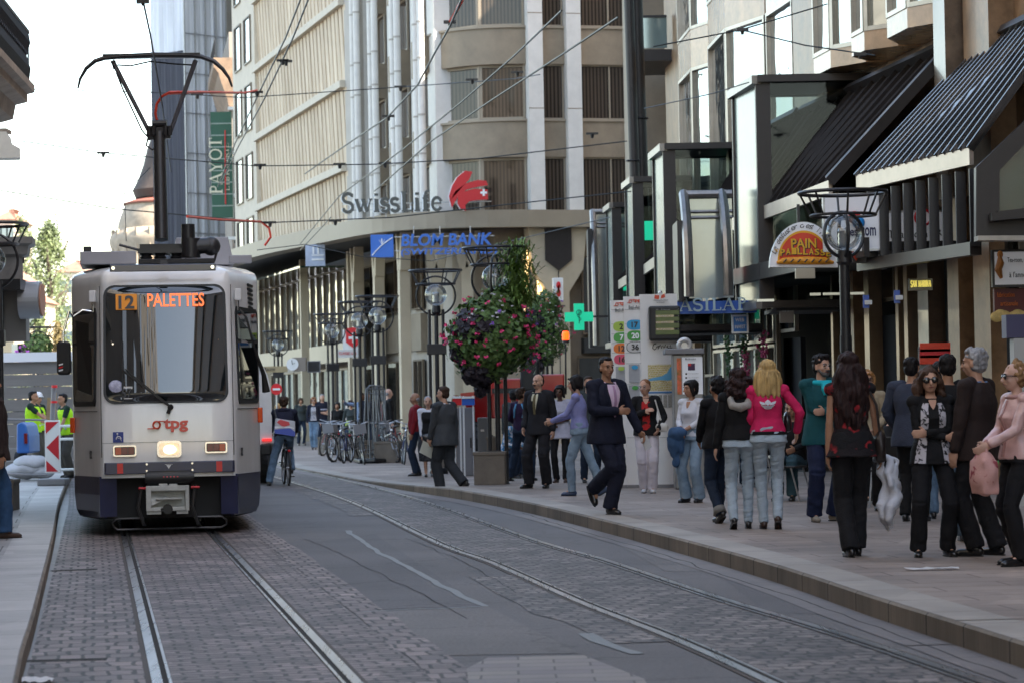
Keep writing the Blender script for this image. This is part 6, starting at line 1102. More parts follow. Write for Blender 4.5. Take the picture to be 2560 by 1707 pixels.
def basket(name,c,r,label,seed,full=True,grass=True):
    rng=random.Random(seed); c=Vector(c); t=thing(name,(c.x,c.y,c.z-r[2]),label,'flower basket','hanging flower baskets on the lamps')
    mb=MB(); leafcloud(mb,c,r,5200 if full else 2200,.10,rng); leafcloud(mb,c+Vector((r[0]*.2,0,r[2]*.85)),(r[0]*.5,r[1]*.5,r[2]*.45),1000,.09,rng); mb.build('foliage',M_fol,t,norm=False)['kind']='stuff'
    mb=MB(); leafcloud(mb,c+Vector((-r[0]*.30,-.1,r[2]*.25)),(r[0]*.66,r[1]*.8,r[2]*.5),900,.13,rng); leafcloud(mb,c+Vector((-r[0]*.3,-.05,-r[2]*.82)),(r[0]*.42,r[1]*.5,r[2]*.36),700,.14,rng); leafcloud(mb,c+Vector((-r[0]*.28,-.05,-r[2]*1.25)),(.11,.13,.16),120,.12,rng); leafcloud(mb,c+Vector((-r[0]*.65,0,-r[2]*.25)),(r[0]*.33,r[1]*.5,r[2]*.45),500,.12,rng); mb.build('dark_foliage',M_fold,t,norm=False)['kind']='stuff'
    mb=MB(); blossoms(mb,c,r,120 if full else 40,.062,rng,-.75,.9); mb.build('pink_blossom',M_pink,t,norm=False)['kind']='stuff'
    mb=MB(); blossoms(mb,c+Vector((0,0,r[2]*.35)),(r[0]*.7,r[1],r[2]*.8),45,.035,rng,.0,1); mb.build('white_blossom',M_wh,t,norm=False)['kind']='stuff'
    mb=MB(); blossoms(mb,c,r,7,.06,rng,-.2,.8); mb.build('violet_blossom',M_vio,t,norm=False)['kind']='stuff'
    if grass:
        mb=MB(); top=c+Vector((r[0]*.62,0,r[2]*.8))
        for i in range(1100):
            a=rng.random()*6.28; h_=rng.random()**1.5; el=rng.uniform(-.1,1.2); L=rng.uniform(.18,.48)*(1-.35*h_); b0=top+Vector((rng.gauss(0,.13)-.05*h_,rng.gauss(0,.12),h_*1.05)); d=Vector((math.cos(a)*math.cos(el),math.sin(a)*math.cos(el),math.sin(el))); m_=b0+d*L*.6; e=b0+d*L+Vector((0,0,-L*.35)); w=d.cross(Vector((0,0,1))).normalized()*.013; mb.add([b0-w,b0+w,m_+w,m_-w],[(0,1,2,3)]); mb.add([m_-w,m_+w,e],[(0,1,2)])
        mb.build('grass_plume',M_grs,t,norm=False)['kind']='stuff'
    mb=MB(); mb.ring(c,r[0]*.75,.02,n=6,seg=28); mb.ring(c+Vector((0,0,-.3)),r[0]*.6,.02,n=6,seg=24); mb.build('wire_hoop',M_black,t); return t
Yf=44.45; ca=at(1132,778,Yf); basket('flower_basket',(ca.x,Yf,ca.z),(.74,.62,.66),'huge hanging ball of pink geraniums and dark leaves topped by a tall grass plume',11)
q=at(1246,765,75); basket('flower_basket',(q.x,75,q.z),(.78,.7,.95),'smaller flower basket behind and right of the huge one, beside the orange beacon',12,False,False)
q=at(86,800,83.6); rng=random.Random(5); t=thing('flower_basket',q,'small purple flower basket hanging in the far left lamp above the hoarding','flower basket','hanging flower baskets on the lamps'); mb=MB(); leafcloud(mb,q,(.5,.4,.5),900,.12,rng); mb.build('foliage',M_fol,t,norm=False)['kind']='stuff'; mb=MB(); blossoms(mb,q+Vector((-.2,-.1,-.2)),(.45,.3,.3),40,.10,rng); mb.build('violet_blossom',mat('magenta_violet_petals',lin(175,90,185),.6),t,norm=False)['kind']='stuff'
# ---- stone planters
M_plant=mat('taupe_concrete',(.17,.145,.115),.8,var=.2,vs=3,bump=.2,bs=25); M_soil=mat('soil',(.03,.022,.016),.95)
def planter(x,y,z,w,d,h,label,rz=-8):
    t=thing('stone_planter',(0,0,0),label,'planter','square stone planters'); mb=MB(); mb.box(-w/2,w/2,-d/2,d/2,0,h); mb.build('block',M_plant,t,bevel=.012); mb=MB(); mb.box(-w/2+.015,w/2-.015,-d/2+.015,d/2-.015,h*.90,h*.93) if False else mb.box(-w/2-.012,w/2+.012,-d/2-.012,d/2+.012,h-.05,h+.004); mb.build('rim',M_plant,t,bevel=.006); mb=MB(); mb.box(-w/2+.07,w/2-.07,-d/2+.07,d/2-.07,h+.003,h+.012); mb.build('soil',M_soil,t); t.location=(x,y,z); t.rotation_euler=(0,0,R(rz)); return t
def planterpx(x0,x1,yb,yt,label,d=None,rz=-8,Y=None):
    c=foot((x0+x1)/2,yb) if Y is None else at((x0+x1)/2,yb,Y); Y=c.y; w=xat(x1,Y)-xat(x0,Y); z=at(x0,yt,Y).z-pzR(Y); return planter(c.x,Y+(d or w)/2,pzR(Y),w*.93,d or w,z,label,rz)
planterpx(1088,1165,1105,1038,'square stone planter under the huge flower basket, left of the man with moustache',Y=44.1,rz=-3); planterpx(1118,1148,1060,1003,'narrow taller stone block around the lamp poles, directly under the flower basket',Y=44.9,rz=0)
planterpx(1012,1070,1080,1020,'stone planter behind the man in grey suit'); planterpx(862,922,1062,1014,'stone planter right of the leaning metal barriers',d=.8); planterpx(778,848,1056,1012,'stone planter among the bicycles, left of the metal barriers',d=.8)
planterpx(731,756,1043,1003,'farthest stone planter, beside the woman in striped top'); planterpx(1085,1130,1085,1000,'narrow dark stone block behind the planter of the flower basket',d=.5)
c=gnd(22,1172,.14); planter(c.x-.05,c.y+.2,.14,xat(33,c.y)-xat(5,c.y)+.05,.5,at(10,1102,c.y).z-.14,'dark stone bollard block behind the man at the left edge',0)
# ---- bicycles
M_tyre=mat('tyre_rubber',(.012,.012,.012),.7); M_rim=mat('bicycle_rim',(.35,.35,.36),.3,.9); BF=[mat('bike_frame_%s'%n,c,.3,.2,coat=.5) for n,c in (('silver',(.35,.36,.38)),('dark_blue',(.02,.03,.10)),('black',(.015,.015,.016)),('red',(.25,.02,.02)),('green',(.02,.10,.05)))]
def bicycle(fm,label,group='bicycles parked in a row by the lamps',basket_=False):
    t=thing('bicycle',(0,0,0),label,'bicycle',group)    # rides along +X; wheels at x=+-.52
    for x in (-.52,.52):
        mb=MB(); mb.ring((x,0,.34),.325,.02,axis=(0,1,0),n=8,seg=36); w=mb.build('wheel',M_tyre,t,smooth=True); mb=MB(); mb.ring((x,0,.34),.298,.012,axis=(0,1,0),n=6,seg=32); mb.build('rim',M_rim,w,smooth=True)
        mb=MB(); mb.tube([(x,-.04,.34),(x,.04,.34)],.022,8)
        for k in range(14): a=2*math.pi*k/14; mb.tube([(x,.02*(-1)**k,.34),(x+.295*math.cos(a),0,.34+.295*math.sin(a))],.0022,3)
        mb.build('spokes',M_rim,w)
    mb=MB(); 
    for a,b,r in (((-.12,.30),(-.18,.62),.018),((-.18,.62),(-.20,.80),.014),((-.12,.30),(.36,.62),.02),((-.18,.64),(.34,.72),.018),((.34,.78),(.37,.58),.02)): mb.tube([(a[0],0,a[1]),(b[0],0,b[1])],r,8)
    for s in (-1,1): mb.tube([(-.12,s*.02,.30),(-.52,s*.05,.34)],.011,6); mb.tube([(-.18,s*.02,.62),(-.52,s*.05,.34)],.010,6); mb.tube([(.37,s*.02,.58),(.40,s*.045,.50),(.52,s*.05,.34)],.013,6)
    mb.build('frame',fm,t,smooth=True)
    mb=MB(); mb.tube([(.34,0,.78),(.30,0,.96)],.014,8); mb.tube([(.30,0,.96),(.33,.10,.98),(.28,.22,1.0),(.16,.28,1.0)],.013,8); mb.tube([(.30,0,.96),(.33,-.10,.98),(.28,-.22,1.0),(.16,-.28,1.0)],.013,8); hb=mb.build('handlebar',M_rim,t,smooth=True)
    for s in (-1,1): mb=MB(); mb.tube([(.23,s*.25,1.0),(.13,s*.285,1.0)],.019,8); mb.build('grip',M_rub,hb)
    mb=MB(); mb.ell((-.23,0,.85),(.13,.065,.03)); mb.ell((-.30,0,.86),(.06,.09,.03)); mb.build('saddle',M_rub,t,smooth=True)
    mb=MB(); mb.lathe((-.12,-.05,.30),[(.09,0),(.09,.008)],20,axis=(0,1,0)); mb.tube([(-.12,-.07,.30),(-.05,-.07,.16)],.012,6); mb.tube([(-.12,.07,.30),(-.19,.07,.44)],.012,6); mb.box(-.10,0,-.15,-.07,.15,.17); mb.box(-.24,-.14,.07,.15,.43,.45); mb.build('crank',M_black,t)
    for x in (-.52,.52):
        a0_,a1_=(20,160) if x>0 else (10,190); mb=MB(); mb.ring((x,0,.34),.36,.012,axis=(0,-1,0),n=5,seg=18,a0=a0_,a1=a1_); mb.build('mudguard',M_black,t)
    mb=MB(); mb.tube([(-.22,-.05,.70),(-.66,-.06,.72)],.008,5); mb.tube([(-.22,.05,.70),(-.66,.06,.72)],.008,5); mb.tube([(-.66,-.06,.72),(-.66,.06,.72)],.008,5); mb.tube([(-.52,.06,.34),(-.6,.06,.71)],.006,5); mb.tube([(-.52,-.06,.34),(-.6,-.06,.71)],.006,5); mb.build('rear_rack',M_black,t)
    mb=MB(); mb.ell((-.70,0,.66),(.015,.03,.025)); mb.build('rear_light',MATS['reflector_red'],t); mb=MB(); mb.ell((.42,0,.80),(.04,.035,.035)); mb.build('front_light',M_chr,t)
    if basket_: mb=MB(); mb.loft([[(x,y,z) for x,y in ((.38,-.15),(.66,-.15),(.66,.15),(.38,.15))] for z in (.74,.98)],cap=False); mb.build('front_basket',M_grey,t)
    return t
spots=[(770,1050,80,0,'silver bicycle at the left end of the parked row, wheel beside the far planter'),(786,1054,70,2,'black bicycle second from the left end of the parked row'),(798,1057,84,1,'dark blue bicycle near the left end, front wheel turned to the street'),(812,1052,64,0,'silver bicycle in the parked row behind the middle planter'),(836,1060,95,2,'black bicycle leaning left of the metal barriers'),(822,1046,70,4,'green bicycle deep in the parked row behind the others'),(884,1052,100,2,'black bicycle just right of the metal barriers'),(898,1056,110,0,'silver bicycle with bright fork right of the metal barriers'),(912,1050,80,3,'red bicycle partly hidden near the man in red sweater'),(926,1060,95,1,'dark blue bicycle at the right end of the row, beside the man in red sweater'),(852,1044,60,2,'black bicycle standing behind the metal barriers'),(755,1040,75,3,'red framed bicycle behind the far planter')]
protos={}
for x,y,a,ci,lb in spots:
    g_=foot(x,y+5)
    if ci not in protos: b=bicycle(BF[ci],lb,basket_=(ci==2)); protos[ci]=b; b.location=(g_.x,g_.y,pzR(g_.y)); b.rotation_euler=(R(6),0,R(180+a))
    else: b=dup(protos[ci],(g_.x,g_.y,pzR(g_.y)),None,lb); b.rotation_euler=(R(-5 if ci%2 else 7),0,R(180+a))
# ---- leaning metal crowd barriers
def barrier(x,y,z,rot,lean,label):
    t=thing('crowd_barrier',(0,0,0),label,'barrier','metal barriers stacked upright'); mb=MB(); H=1.9; W_=.32
    mb.tube([(-W_/2,0,.1),(-W_/2,0,H-.1),(-W_/2+.1,0,H),(W_/2-.1,0,H),(W_/2,0,H-.1),(W_/2,0,.1),(-W_/2,0,.1)],.02,8); mb.build('frame',mat('dull_steel',(.17,.18,.19),.5,.6),t,smooth=True); mb=MB()
    for k in (1,2,8,14,15): mb.tube([(-W_/2,0,.1+k*.115),(W_/2,0,.1+k*.115)],.012,5)
    mb.tube([(-.05,0,.1),(-.05,0,1.85)],.008,5); mb.tube([(.06,0,.1),(.06,0,1.85)],.008,5)
    mb.build('rungs',MATS['dull_steel'],t); mb=MB(); mb.box(-.32,.32,-.28,.28,0,.09); mb.build('foot',M_black,t,bevel=.02); t.location=(x,y,z); t.rotation_euler=(R(lean),R(3),R(rot)); return t
for i,(x,y,r_,l,lb) in enumerate(((847,1062,20,3,'leftmost of the upright galvanised barriers, facing the street'),(860,1062,55,-4,'second upright barrier from the left, turned edge-on'),(874,1061,30,-6,'third upright barrier, leaning against its neighbour'),(890,1058,65,-8,'rightmost upright barrier beside the right stone planter'))): q=gnd(x,y,.05); barrier(q.x,q.y,pzR(q.y),r_,l,lb)
# ---- tram stop panels
def stop_panel(x0,x1,yt,yb,Y,z0=.17): a=at(x0,yb,Y); b=at(x1,yt,Y); return a.x,b.x,z0,b.z
M_pan=mat('stop_panel_white',(.74,.74,.73),.35,var=.04,vs=3); M_lg=mat('panel_grey_line',(.4,.42,.42),.5); st=thing('stop_information_board',(1.6,40.6,.15),'tall white tram stop board in three panels with route number badges and a map','information board')
YP=40.6
for (x0,x1,yt) in ((1410,1441,690),(1441,1478,681),(1478,1555,675)):
    Yk=YP-.06*((1410,1441,1478).index(x0)); a,b,z0,z1=stop_panel(x0,x1,yt,1115,Yk); mb=MB(); mb.box(a,b,Yk,Yk+.12,z0,z1); mb.build('panel',M_pan,st)
    mb=MB(); mb.box(a,b,Yk-.01,Yk+.13,z0-.02,z0+.03); mb.build('plinth',M_grey,st)
    for yy in ([712,745,768,789,811,835,883,930,1005] if x0<1478 else [1005]): mb=MB(); q=at(x0,yy,Yk-.004); mb.box(a+.01,b-.01,Yk-.004,Yk,q.z,q.z+.008); mb.build('panel_line',M_lg,st)
def bl(s_,x,y,w,h,Y,m,**k): return ltr(s_,st,x,y,w,h,Y,m,**k)
for x0,yt,Yk in ((1412,690,YP),(1443,683,YP-.06)):
    bl('tpg',x0+11,yt+4,17,9,Yk,M_torg,bold=.03,name='logo_lettering'); mb=MB(); c=at(x0+5,yt+9.5,Yk-.012); mb.ring(c,.022,.006,axis=(0,1,0),n=4,seg=14); mb.bar(c+Vector((0,0,.022)),c+Vector((.06,0,.022)),.004,.009); mb.bar(c+Vector((-.05,0,-.022)),c+Vector((0,0,-.022)),.004,.009); mb.build('logo_mark',M_torg,st)
    bl('Bel-Air',x0+1,yt+19,27,8,Yk,mat('panel_text_grey',(.09,.09,.09),.5))
def badge(s_,x,y,c,tc,Yk,out=False):
    c_=at(x,y,Yk-.006); rx,rz=(.125,.078); P=[(rx*math.copysign(abs(math.cos(a))**.7,math.cos(a)),rz*math.copysign(abs(math.sin(a))**.8,math.sin(a))) for a in [2*math.pi*i/24 for i in range(24)]]
    if out: mb=MB(); mb.prism([c_+Vector((px*1.08,.002,pz*1.12)) for px,pz in P],(0,.003,0)); mb.build('badge_outline',M_black,st)
    mb=MB(); mb.prism([c_+Vector((px,0,pz)) for px,pz in P],(0,.004,0)); mb.build('route_badge',c,st); text(s_,tc,st,c_+Vector((0,-.008,-.045)),(1,0,0),(0,0,1),h=.09,align='C',name='route_number',ext=.003,bold=.03)
mb_=lambda n,*c: mat('badge_'+n,lin(*c),.4)
for s_,x,y,c,tc in (('2',1427,750,mb_('lime',165,195,75),M_black),('7',1428,775,mb_('green',75,160,70),M_swhite),('12',1428,800,mb_('orange',225,120,40),M_black),('16',1429,825,mb_('rose',215,75,105),M_black)): badge(s_,x,y,c,tc,YP)
for s_,x,y,c,tc,o in (('17',1458,746,mb_('cyan',35,155,205),M_black,0),('20',1459,771,mb_('green2',60,150,60),M_swhite,0),('36',1459,797,mb_('white',200,200,200),M_black,1)): badge(s_,x,y,c,tc,YP-.06,o)
def flat(x0,y0,x1,y1,Y,m,nm,d=.004,par=st): a=at(x0,y1,Y-.002);b=at(x1,y0,Y-.002); mb=MB(); mb.box(a.x,b.x,Y-.002-d,Y-.002,a.z,b.z); return mb.build(nm,m,par)
M_paper=mat('timetable_paper',lin(160,163,168),.5,var=.06,vs=30)
for x0,ys in ((1415,(841,889)),(1445,(836,884))):
    for k,y in enumerate(ys): flat(x0,y,x0+24,y+42,YP-.02-.06*(x0>1440),M_paper,'timetable'); 
for s_,x,y,c in (('2',1427,846,'lime'),('7',1428,893,'green'),('17',1458,843,'cyan'),('20',1459,890,'green2')):
    c_=at(x,y,YP-.10); mb=MB(); mb.prism([c_+Vector((.05*math.cos(a),0,.032*math.sin(a))) for a in [2*math.pi*i/16 for i in range(16)]],(0,.003,0)); mb.build('route_badge',MATS['badge_'+c],st)
# map: streets and lake
mm=uvmat('city_map_print',lin(205,190,120),lin(190,170,95),lin(225,220,200),.12,.09,.012,.5,dist=.15,dirt=.3); Ym=YP-.125
a=at(1489,897,Ym);b=at(1547,836,Ym); mb=MB(); mb.add([(a.x,Ym,a.z),(b.x,Ym,a.z),(b.x,Ym,b.z),(a.x,Ym,b.z)],[(0,1,2,3)]); mb.build('city_map',mm,st,uv=[(0,0),(1.2,0),(1.2,1.2),(0,1.2)])
mb=MB(); mb.prism([at(x,y,Ym-.004) for x,y in ((1547,838),(1540,842),(1532,856),(1520,863),(1500,867),(1490,870),(1490,874),(1515,872),(1535,873),(1547,870))],(0,.003,0)); mb.build('lake_print',mat('map_lake',lin(95,165,205),.5),st); flat(1489,898,1547,903,Ym,mat('map_bar_blue',lin(60,120,180),.5),'map_bar')
for k in range(5): flat(1491+11*k,906,1499+11*k,935,Ym,mat('index_text',lin(150,150,145),.5,var=.3,vs=60),'map_index')
mb=MB(); c=at(1516,682,Ym); mb.hexa([c+Vector(v) for v in ((-.09,0,-.03),(-.02,0,-.04),(-.01,0,.02),(-.08,0,.03),(-.09,.003,-.03),(-.02,.003,-.04),(-.01,.003,.02),(-.08,.003,.03))]); mb.hexa([c+Vector(v) for v in ((.01,0,-.03),(.08,0,-.01),(.07,0,.05),(.02,0,.02),(.01,.003,-.03),(.08,.003,-.01),(.07,.003,.05),(.02,.003,.02))]); mb.build('emblem',M_torg,st); bl('Transports publics genevois',1500,689,34,3,Ym,M_black); bl('www.tpg.ch',1508,694,18,2.4,Ym,M_black)
# scrawled tag
mb=MB()
for P in ([(1507,789),(1501,791),(1499,799),(1503,803),(1508,799)],[(1507,797),(1515,794)],[(1511,801),(1517,791),(1520,800)],[(1522,793),(1525,799),(1529,791)],[(1531,797),(1534,792),(1533,798),(1537,799)],[(1540,792),(1539,799),(1544,798)],[(1526,804),(1531,803)]): mb.tube([at(x,y,Ym-.002) for x,y in P],.007,4)
mb.build('scrawled_tag',M_black,st)
mb=MB(); mb.ell(at(1517,672,YP),(.03,.03,.03)); mb.tube([at(1517,676,YP),at(1517,672,YP)],.012,6); mb.build('finial',M_chr,st)
# departure screen
sc=thing('departure_screen',at(1531,782,YP-.2),'black departure screen with four green lines fixed to the tram stop board','screen'); a=at(1492,782,YP-.35);b=at(1571,702,YP-.35); mb=MB(); mb.box(a.x,b.x-.06,YP-.35,YP-.13,a.z,b.z); mb.build('housing',M_rub,sc,bevel=.03); mb=MB(); mb.box(a.x+.1,b.x-.16,YP-.362,YP-.35,a.z+.1,b.z-.08); gl=mb.build('glass',mat('screen_glass',(.012,.018,.008),.1,coat=.5),sc)
for k,(y0,y1) in enumerate(((713,724),(728,738),(742,754),(758,769))):
    flat(1506,y0,1560,y1,YP-.365,mat('screen_green',(.06,.10,.012),.3,var=.25,vs=6,emit=.0),'screen_line',par=gl)
    ltr('12   Palettes         3',gl,1507,y0-2.5,52,2.0,YP-.366,M_lg)
# ticket machine with round lamp
tm=thing('ticket_machine',(2.5,39.6,.15),'grey ticket machine with white notice panel beside the tram stop board','ticket machine'); Yt=39.5; a=at(1552,1135,Yt);b=at(1617,812,Yt); zt=b.z
mb=MB(); mb.loft([[(x,y,z) for x,y in ((a.x,Yt),(b.x-.02,Yt),(b.x-.02,Yt+.45),(a.x,Yt+.45))] for z in (.16,zt)]); mb.build('body',mat('ticket_machine_grey',(.24,.235,.225),.4,.5,var=.1,vs=3),tm,bevel=.02)
mb=MB(); mb.box(a.x-.12,b.x+.0,Yt-.06,Yt+.5,zt,zt+.08); mb.build('roof',M_grey,tm,bevel=.01)
def fl2(x0,y0,x1,y1,m,nm,d=.01,par=None): a_=at(x0,y1,Yt-.004);b_=at(x1,y0,Yt-.004); mb=MB(); mb.box(a_.x,b_.x,Yt-.004-d,Yt-.002,a_.z,b_.z); return mb.build(nm,m,par or tm)
npn=fl2(1568,819,1613,905,M_swhite,'notice_panel'); fl2(1580,834,1596,850,mat('notice_mark',lin(60,30,70),.5),'notice_mark',.014,npn); fl2(1580,834,1587,840,M_red,'notice_mark',.016,npn)
for k in range(3): fl2(1574,856+k*9,1578,860+k*9,M_black,'notice_icon',.014,npn); ltr('Titre de transport',npn,1581,856+k*9,24,3,Yt-.018,M_lg)
ltr('Billets',npn,1574,822,24,4,Yt-.018,M_black); fl2(1556,822,1564,905,mat('coloured_strip',lin(150,140,40),.5,var=.5,vs=12,var2=(.6,.1,.05)),'coloured_strip')
mb=MB(); c=at(1572,793,Yt+.1); mb.ring(c+Vector((0,-.02,0)),.085,.035,axis=(0,1,0),n=8,seg=28); mb.lathe(c,[(.09,0),(.09,.1)],24,axis=(0,1,0)); lm=mb.build('round_lamp',mat('lamp_shell',(.55,.55,.54),.3,.3),tm,smooth=True); mb=MB(); q=at(1583,806,Yt+.05); mb.box(q.x-.06,q.x+.06,q.y-.05,q.y+.05,q.z-.06,q.z+.04); mb.build('lamp_foot',M_rub,tm)
# ---- red site machine behind the flower basket, with orange beacon
M_mred=mat('machine_red',lin(165,25,25),.35,coat=.4,var=.1,vs=2); dg=thing('site_dumper',(-.7,54,.05),'red site dumper with big wheels, skip tilted to the left, behind the flower basket','site vehicle'); YD=54.5
def D(x,y,dy=0): return at(x,y,YD+dy)
mb=MB(); mb.loft([[D(1060,912,-.6),D(1128,905,-.6),D(1128,905,.8),D(1060,912,.8)],[D(1088,975,-.3),D(1128,965,-.3),D(1128,965,.5),D(1088,975,.5)]]); mb.build('skip',M_mred,dg,bevel=.02); mb=MB(); mb.bar(D(1058,908,-.62),D(1130,900,-.62),.08,.1); mb.build('skip_rim',mat('worn_red',lin(175,70,55),.5),dg)
for x0,y0,x1,y1,dy in ((1128,868,1215,960,-.2),(1215,858,1296,905,-.1)): a=D(x0,y1);b=D(x1,y0); mb=MB(); mb.box(a.x,b.x,YD+dy,YD+1.4,a.z,b.z); mb.build('engine_cover',M_mred,dg,bevel=.03)
mb=MB(); a=D(1130,925);b=D(1230,870); mb.box(a.x,b.x,YD-.25,YD-.22,a.z+.2,a.z+.3); mb.build('trim',M_black,dg)
mb=MB(); a=D(1195,900,-.3);b=D(1240,824,-.3); mb.box(a.x,b.x,YD-.3,YD+.2,a.z,b.z); mb.build('seat_back',M_rub,dg,bevel=.06)
for x,y,r_,dy in ((1092,1028,.52,-.5),(1205,1030,.42,-.3)):
    c=D(x,y,dy); c.z=max(c.z,r_+.05); mb=MB(); mb.lathe(c,[(r_*.55,-.16),(r_*.95,-.14),(r_,-.06),(r_,.06),(r_*.95,.14),(r_*.55,.16)],28,axis=(1,.25,0)); w=mb.build('wheel',M_tyre,dg,smooth=True); mb=MB(); mb.lathe(c,[(r_*.5,-.17),(r_*.5,.17)],20,axis=(1,.25,0)); mb.build('hub',mat('hub_grey',(.3,.28,.25),.5),w)
    mb=MB()
    for k in range(18): a=2*math.pi*k/18; ax=Vector((1,.25,0)).normalized(); u_=Vector((-.25,1,0)).normalized(); p=c+(u_*math.cos(a)+Vector((0,0,1))*math.sin(a))*r_; mb.bar(p-ax*.14,p+ax*.14,.05,.04)
    mb.build('tread',M_tyre,w)
mb=MB(); mb.tube([D(1300,905),D(1299,790)],.02,6); bp_=mb.build('beacon_pole',M_black,dg); q=D(1299,772); mb=MB(); mb.lathe(q+Vector((0,0,-.08)),[(.07,0),(.07,.14),(.05,.18)],16); mb.build('beacon',mat('beacon_orange',lin(255,70,15),.3,emit=.9),dg); mb=MB(); mb.lathe(q+Vector((0,0,-.14)),[(.07,0),(.07,.06)],14); mb.build('beacon_base',M_black,dg)
# red and blue striped site panels (left of dumper)
for i,(x0,x1,c,lb) in enumerate(((1040,1060,M_red,'red and white end of the site barrier board behind the grey suit man'),(1061,1090,MATS['blue_shop_sign'],'blue barrier board next to the red one, left of the dumper'))):
    a=at(x0,930,52);b=at(x1,914,52); s=thing('site_board',((a.x+b.x)/2,52,.05),lb,'barrier','site boards'); mb=MB(); mb.box(a.x,b.x,52,52.05,a.z,b.z); mb.build('board',c,s); mb=MB(); 
    for x in (a.x+.03,b.x-.03): mb.tube([(x,52.05,.05),(x,52.05,b.z+.05)],.02,6)
    mb.box(a.x,b.x,51.98,52.06,b.z,b.z+.04); mb.build('post',M_signw,s)
a=at(1060,1015,52.3);b=at(1090,935,52.3); s=thing('site_cabinet',((a.x+b.x)/2,52.3,.05),'pale grey cabinet below the site barrier boards','cabinet'); mb=MB(); mb.box(a.x-.1,b.x,52.3,52.6,.05,b.z); mb.build('body',M_grey,s,bevel=.01); mb=MB(); mb.box(b.x-.1,b.x-.07,52.28,52.3,.6,.8); mb.build('latch',M_black,s)
a=at(1098,1050,46.2);b=at(1122,958,46.2); s=thing('control_cabinet',((a.x+b.x)/2,46.2,.05),'slim grey control cabinet beside the dumper wheel','cabinet'); mb=MB(); mb.box(a.x,b.x,46.2,46.6,.05,b.z); mb.build('body',mat('cabinet_grey',(.13,.14,.15),.5),s,bevel=.01); flat(1104,985,1112,990,46.2,M_cardw,'notice',par=s)
# ---- tall van / bus rear behind the cyclist
vn=thing('white_van',(-5.6,47,0),'white van just past the tram, only its curved rear corner and red light showing','van'); YV=50
mb=MB(); P=[(596,838),(606,843),(615,862),(621,890),(624,925),(625,1015),(596,1020)]; mb.prism([at(x,y,YV) for x,y in P],Vector((-.9,5.5,0))); mb.build('body',M_white,vn,smooth=True)
mb=MB(); a=at(602,1012,YV-.05);b=at(624,1006,YV-.05); mb.box(a.x,b.x,YV-.06,YV+.01,a.z,b.z); mb.build('rear_light',mat('tail_light',(.5,.02,.02),.3,emit=.5),vn); mb=MB(); a=at(598,1045,YV);b=at(623,1018,YV); mb.box(a.x,b.x,YV-.04,YV+1,a.z,b.z); mb.build('bumper',M_rub,vn,bevel=.03)
for y in (51.5,54.2): mb=MB(); c=Vector((at(612,1040,YV).x-.25*(y-YV)/2,y,.32)); mb.lathe(c,[(.32,-.1),(.32,.1)],20,axis=(1,0,0)); mb.build('wheel',M_tyre,vn)
q=at(635,893,80); s=thing('round_road_sign',q,'round red road sign half hidden behind the cyclist','road sign'); mb=MB(); mb.lathe(q,[(.17,0),(.17,.03)],28,axis=(0,1,0)); mb.build('disc',M_red,s); mb=MB(); mb.box(q.x-.11,q.x+.11,79.97,80,q.z-.03,q.z+.03); mb.build('white_bar',M_signw,s); mb=MB(); mb.tube([(q.x,80.05,.0),(q.x,80.05,q.z+.2)],.03,8); mb.build('post',M_metal,s)
# ---- building site left: striped board, rails, sacks, small blue machine
YB=48; bb=thing('striped_marker_board',gnd(120,1102,.14),'red and white striped site marker board on a rubber foot beside the tram','marker board'); 
a=at(104,1086,YB);b=at(137,964,YB); mb=MB(); mb.box(a.x,b.x,YB,YB+.06,a.z,b.z); p_=mb.build('board',M_signw,bb,bevel=.01); w=b.x-a.x; h=b.z-a.z
for P in ([(.08,.62),(.08,.97),(.92,.97),(.08,.75)],[(.92,.72),(.10,.49),(.92,.25)],[(.08,.24),(.85,.03),(.08,.03)]): mb=MB(); mb.prism([(a.x+w*x,YB-.006,a.z+h*z) for x,z in P],(0,.005,0)); mb.build('red_arrow',mat('marker_red',lin(190,40,50),.4),p_)
mb=MB(); mb.box(a.x-.12,b.x+.12,YB-.2,YB+.3,.145,.145+.12); mb.build('foot',M_grey,bb,bevel=.02)
sr=thing('site_railing',(-9.2,48.5,.14),'white and grey site railing tubes between the marker board and the tram','railing'); mb=MB()
for y in (978,1008,1078): mb.tube([at(137,y,48.4),at(170,y-1,48.4)],.025,8)
mb.build('white_tube',M_signw,sr); mb=MB(); 
for y in (964,1090): mb=MB(); mb.tube([at(0,y-2,48.6),at(108,y,48.6)],.02,8); mb.build('grey_rail',M_grey,sr)
mb=MB()
mb.tube([at(120,964,48.6),at(124,890,48.6)],.045,10); mb.build('grey_tube',M_grey,sr); mb=MB(); mb.tube([at(124,925,48.55),at(124,920,48.55)],.06,10); mb.tube([at(125,890,48.55),at(125,884,48.55)],.055,10); mb.build('red_collar',M_red,sr)
s=thing('wooden_post',at(112,960,52),'two rough wooden stakes held by the roadworker','stakes'); mb=MB(); mb.bar(at(111,975,52),at(115,912,52),.10,.05); mb.bar(at(121,975,52),at(125,900,52),.09,.05); mb.build('stake',mat('raw_timber',lin(135,115,85),.8,var=.2,vs=8),s)
s=thing('blue_compressor',gnd(55,1085,.14),'small blue site compressor behind the man at the left edge','compressor'); mb=MB(); P=[(38,1040),(38,974),(50,968),(60,975),(66,1000),(67,1040)]; mb.prism([at(x,y,52) for x,y in P],(0,1.2,0)); mb.build('body',mat('compressor_blue',lin(45,95,165),.4),s,bevel=.03); mb=MB(); a=at(56,1018,51.97);b=at(63,994,51.97); mb.box(a.x,b.x,51.95,52,a.z,b.z); mb.build('tail_light',M_lr,s); mb=MB(); mb.lathe(at(48,1062,52.4),[(.22,-.1),(.22,.1)],18,axis=(1,0,0)); mb.build('wheel',M_tyre,s)
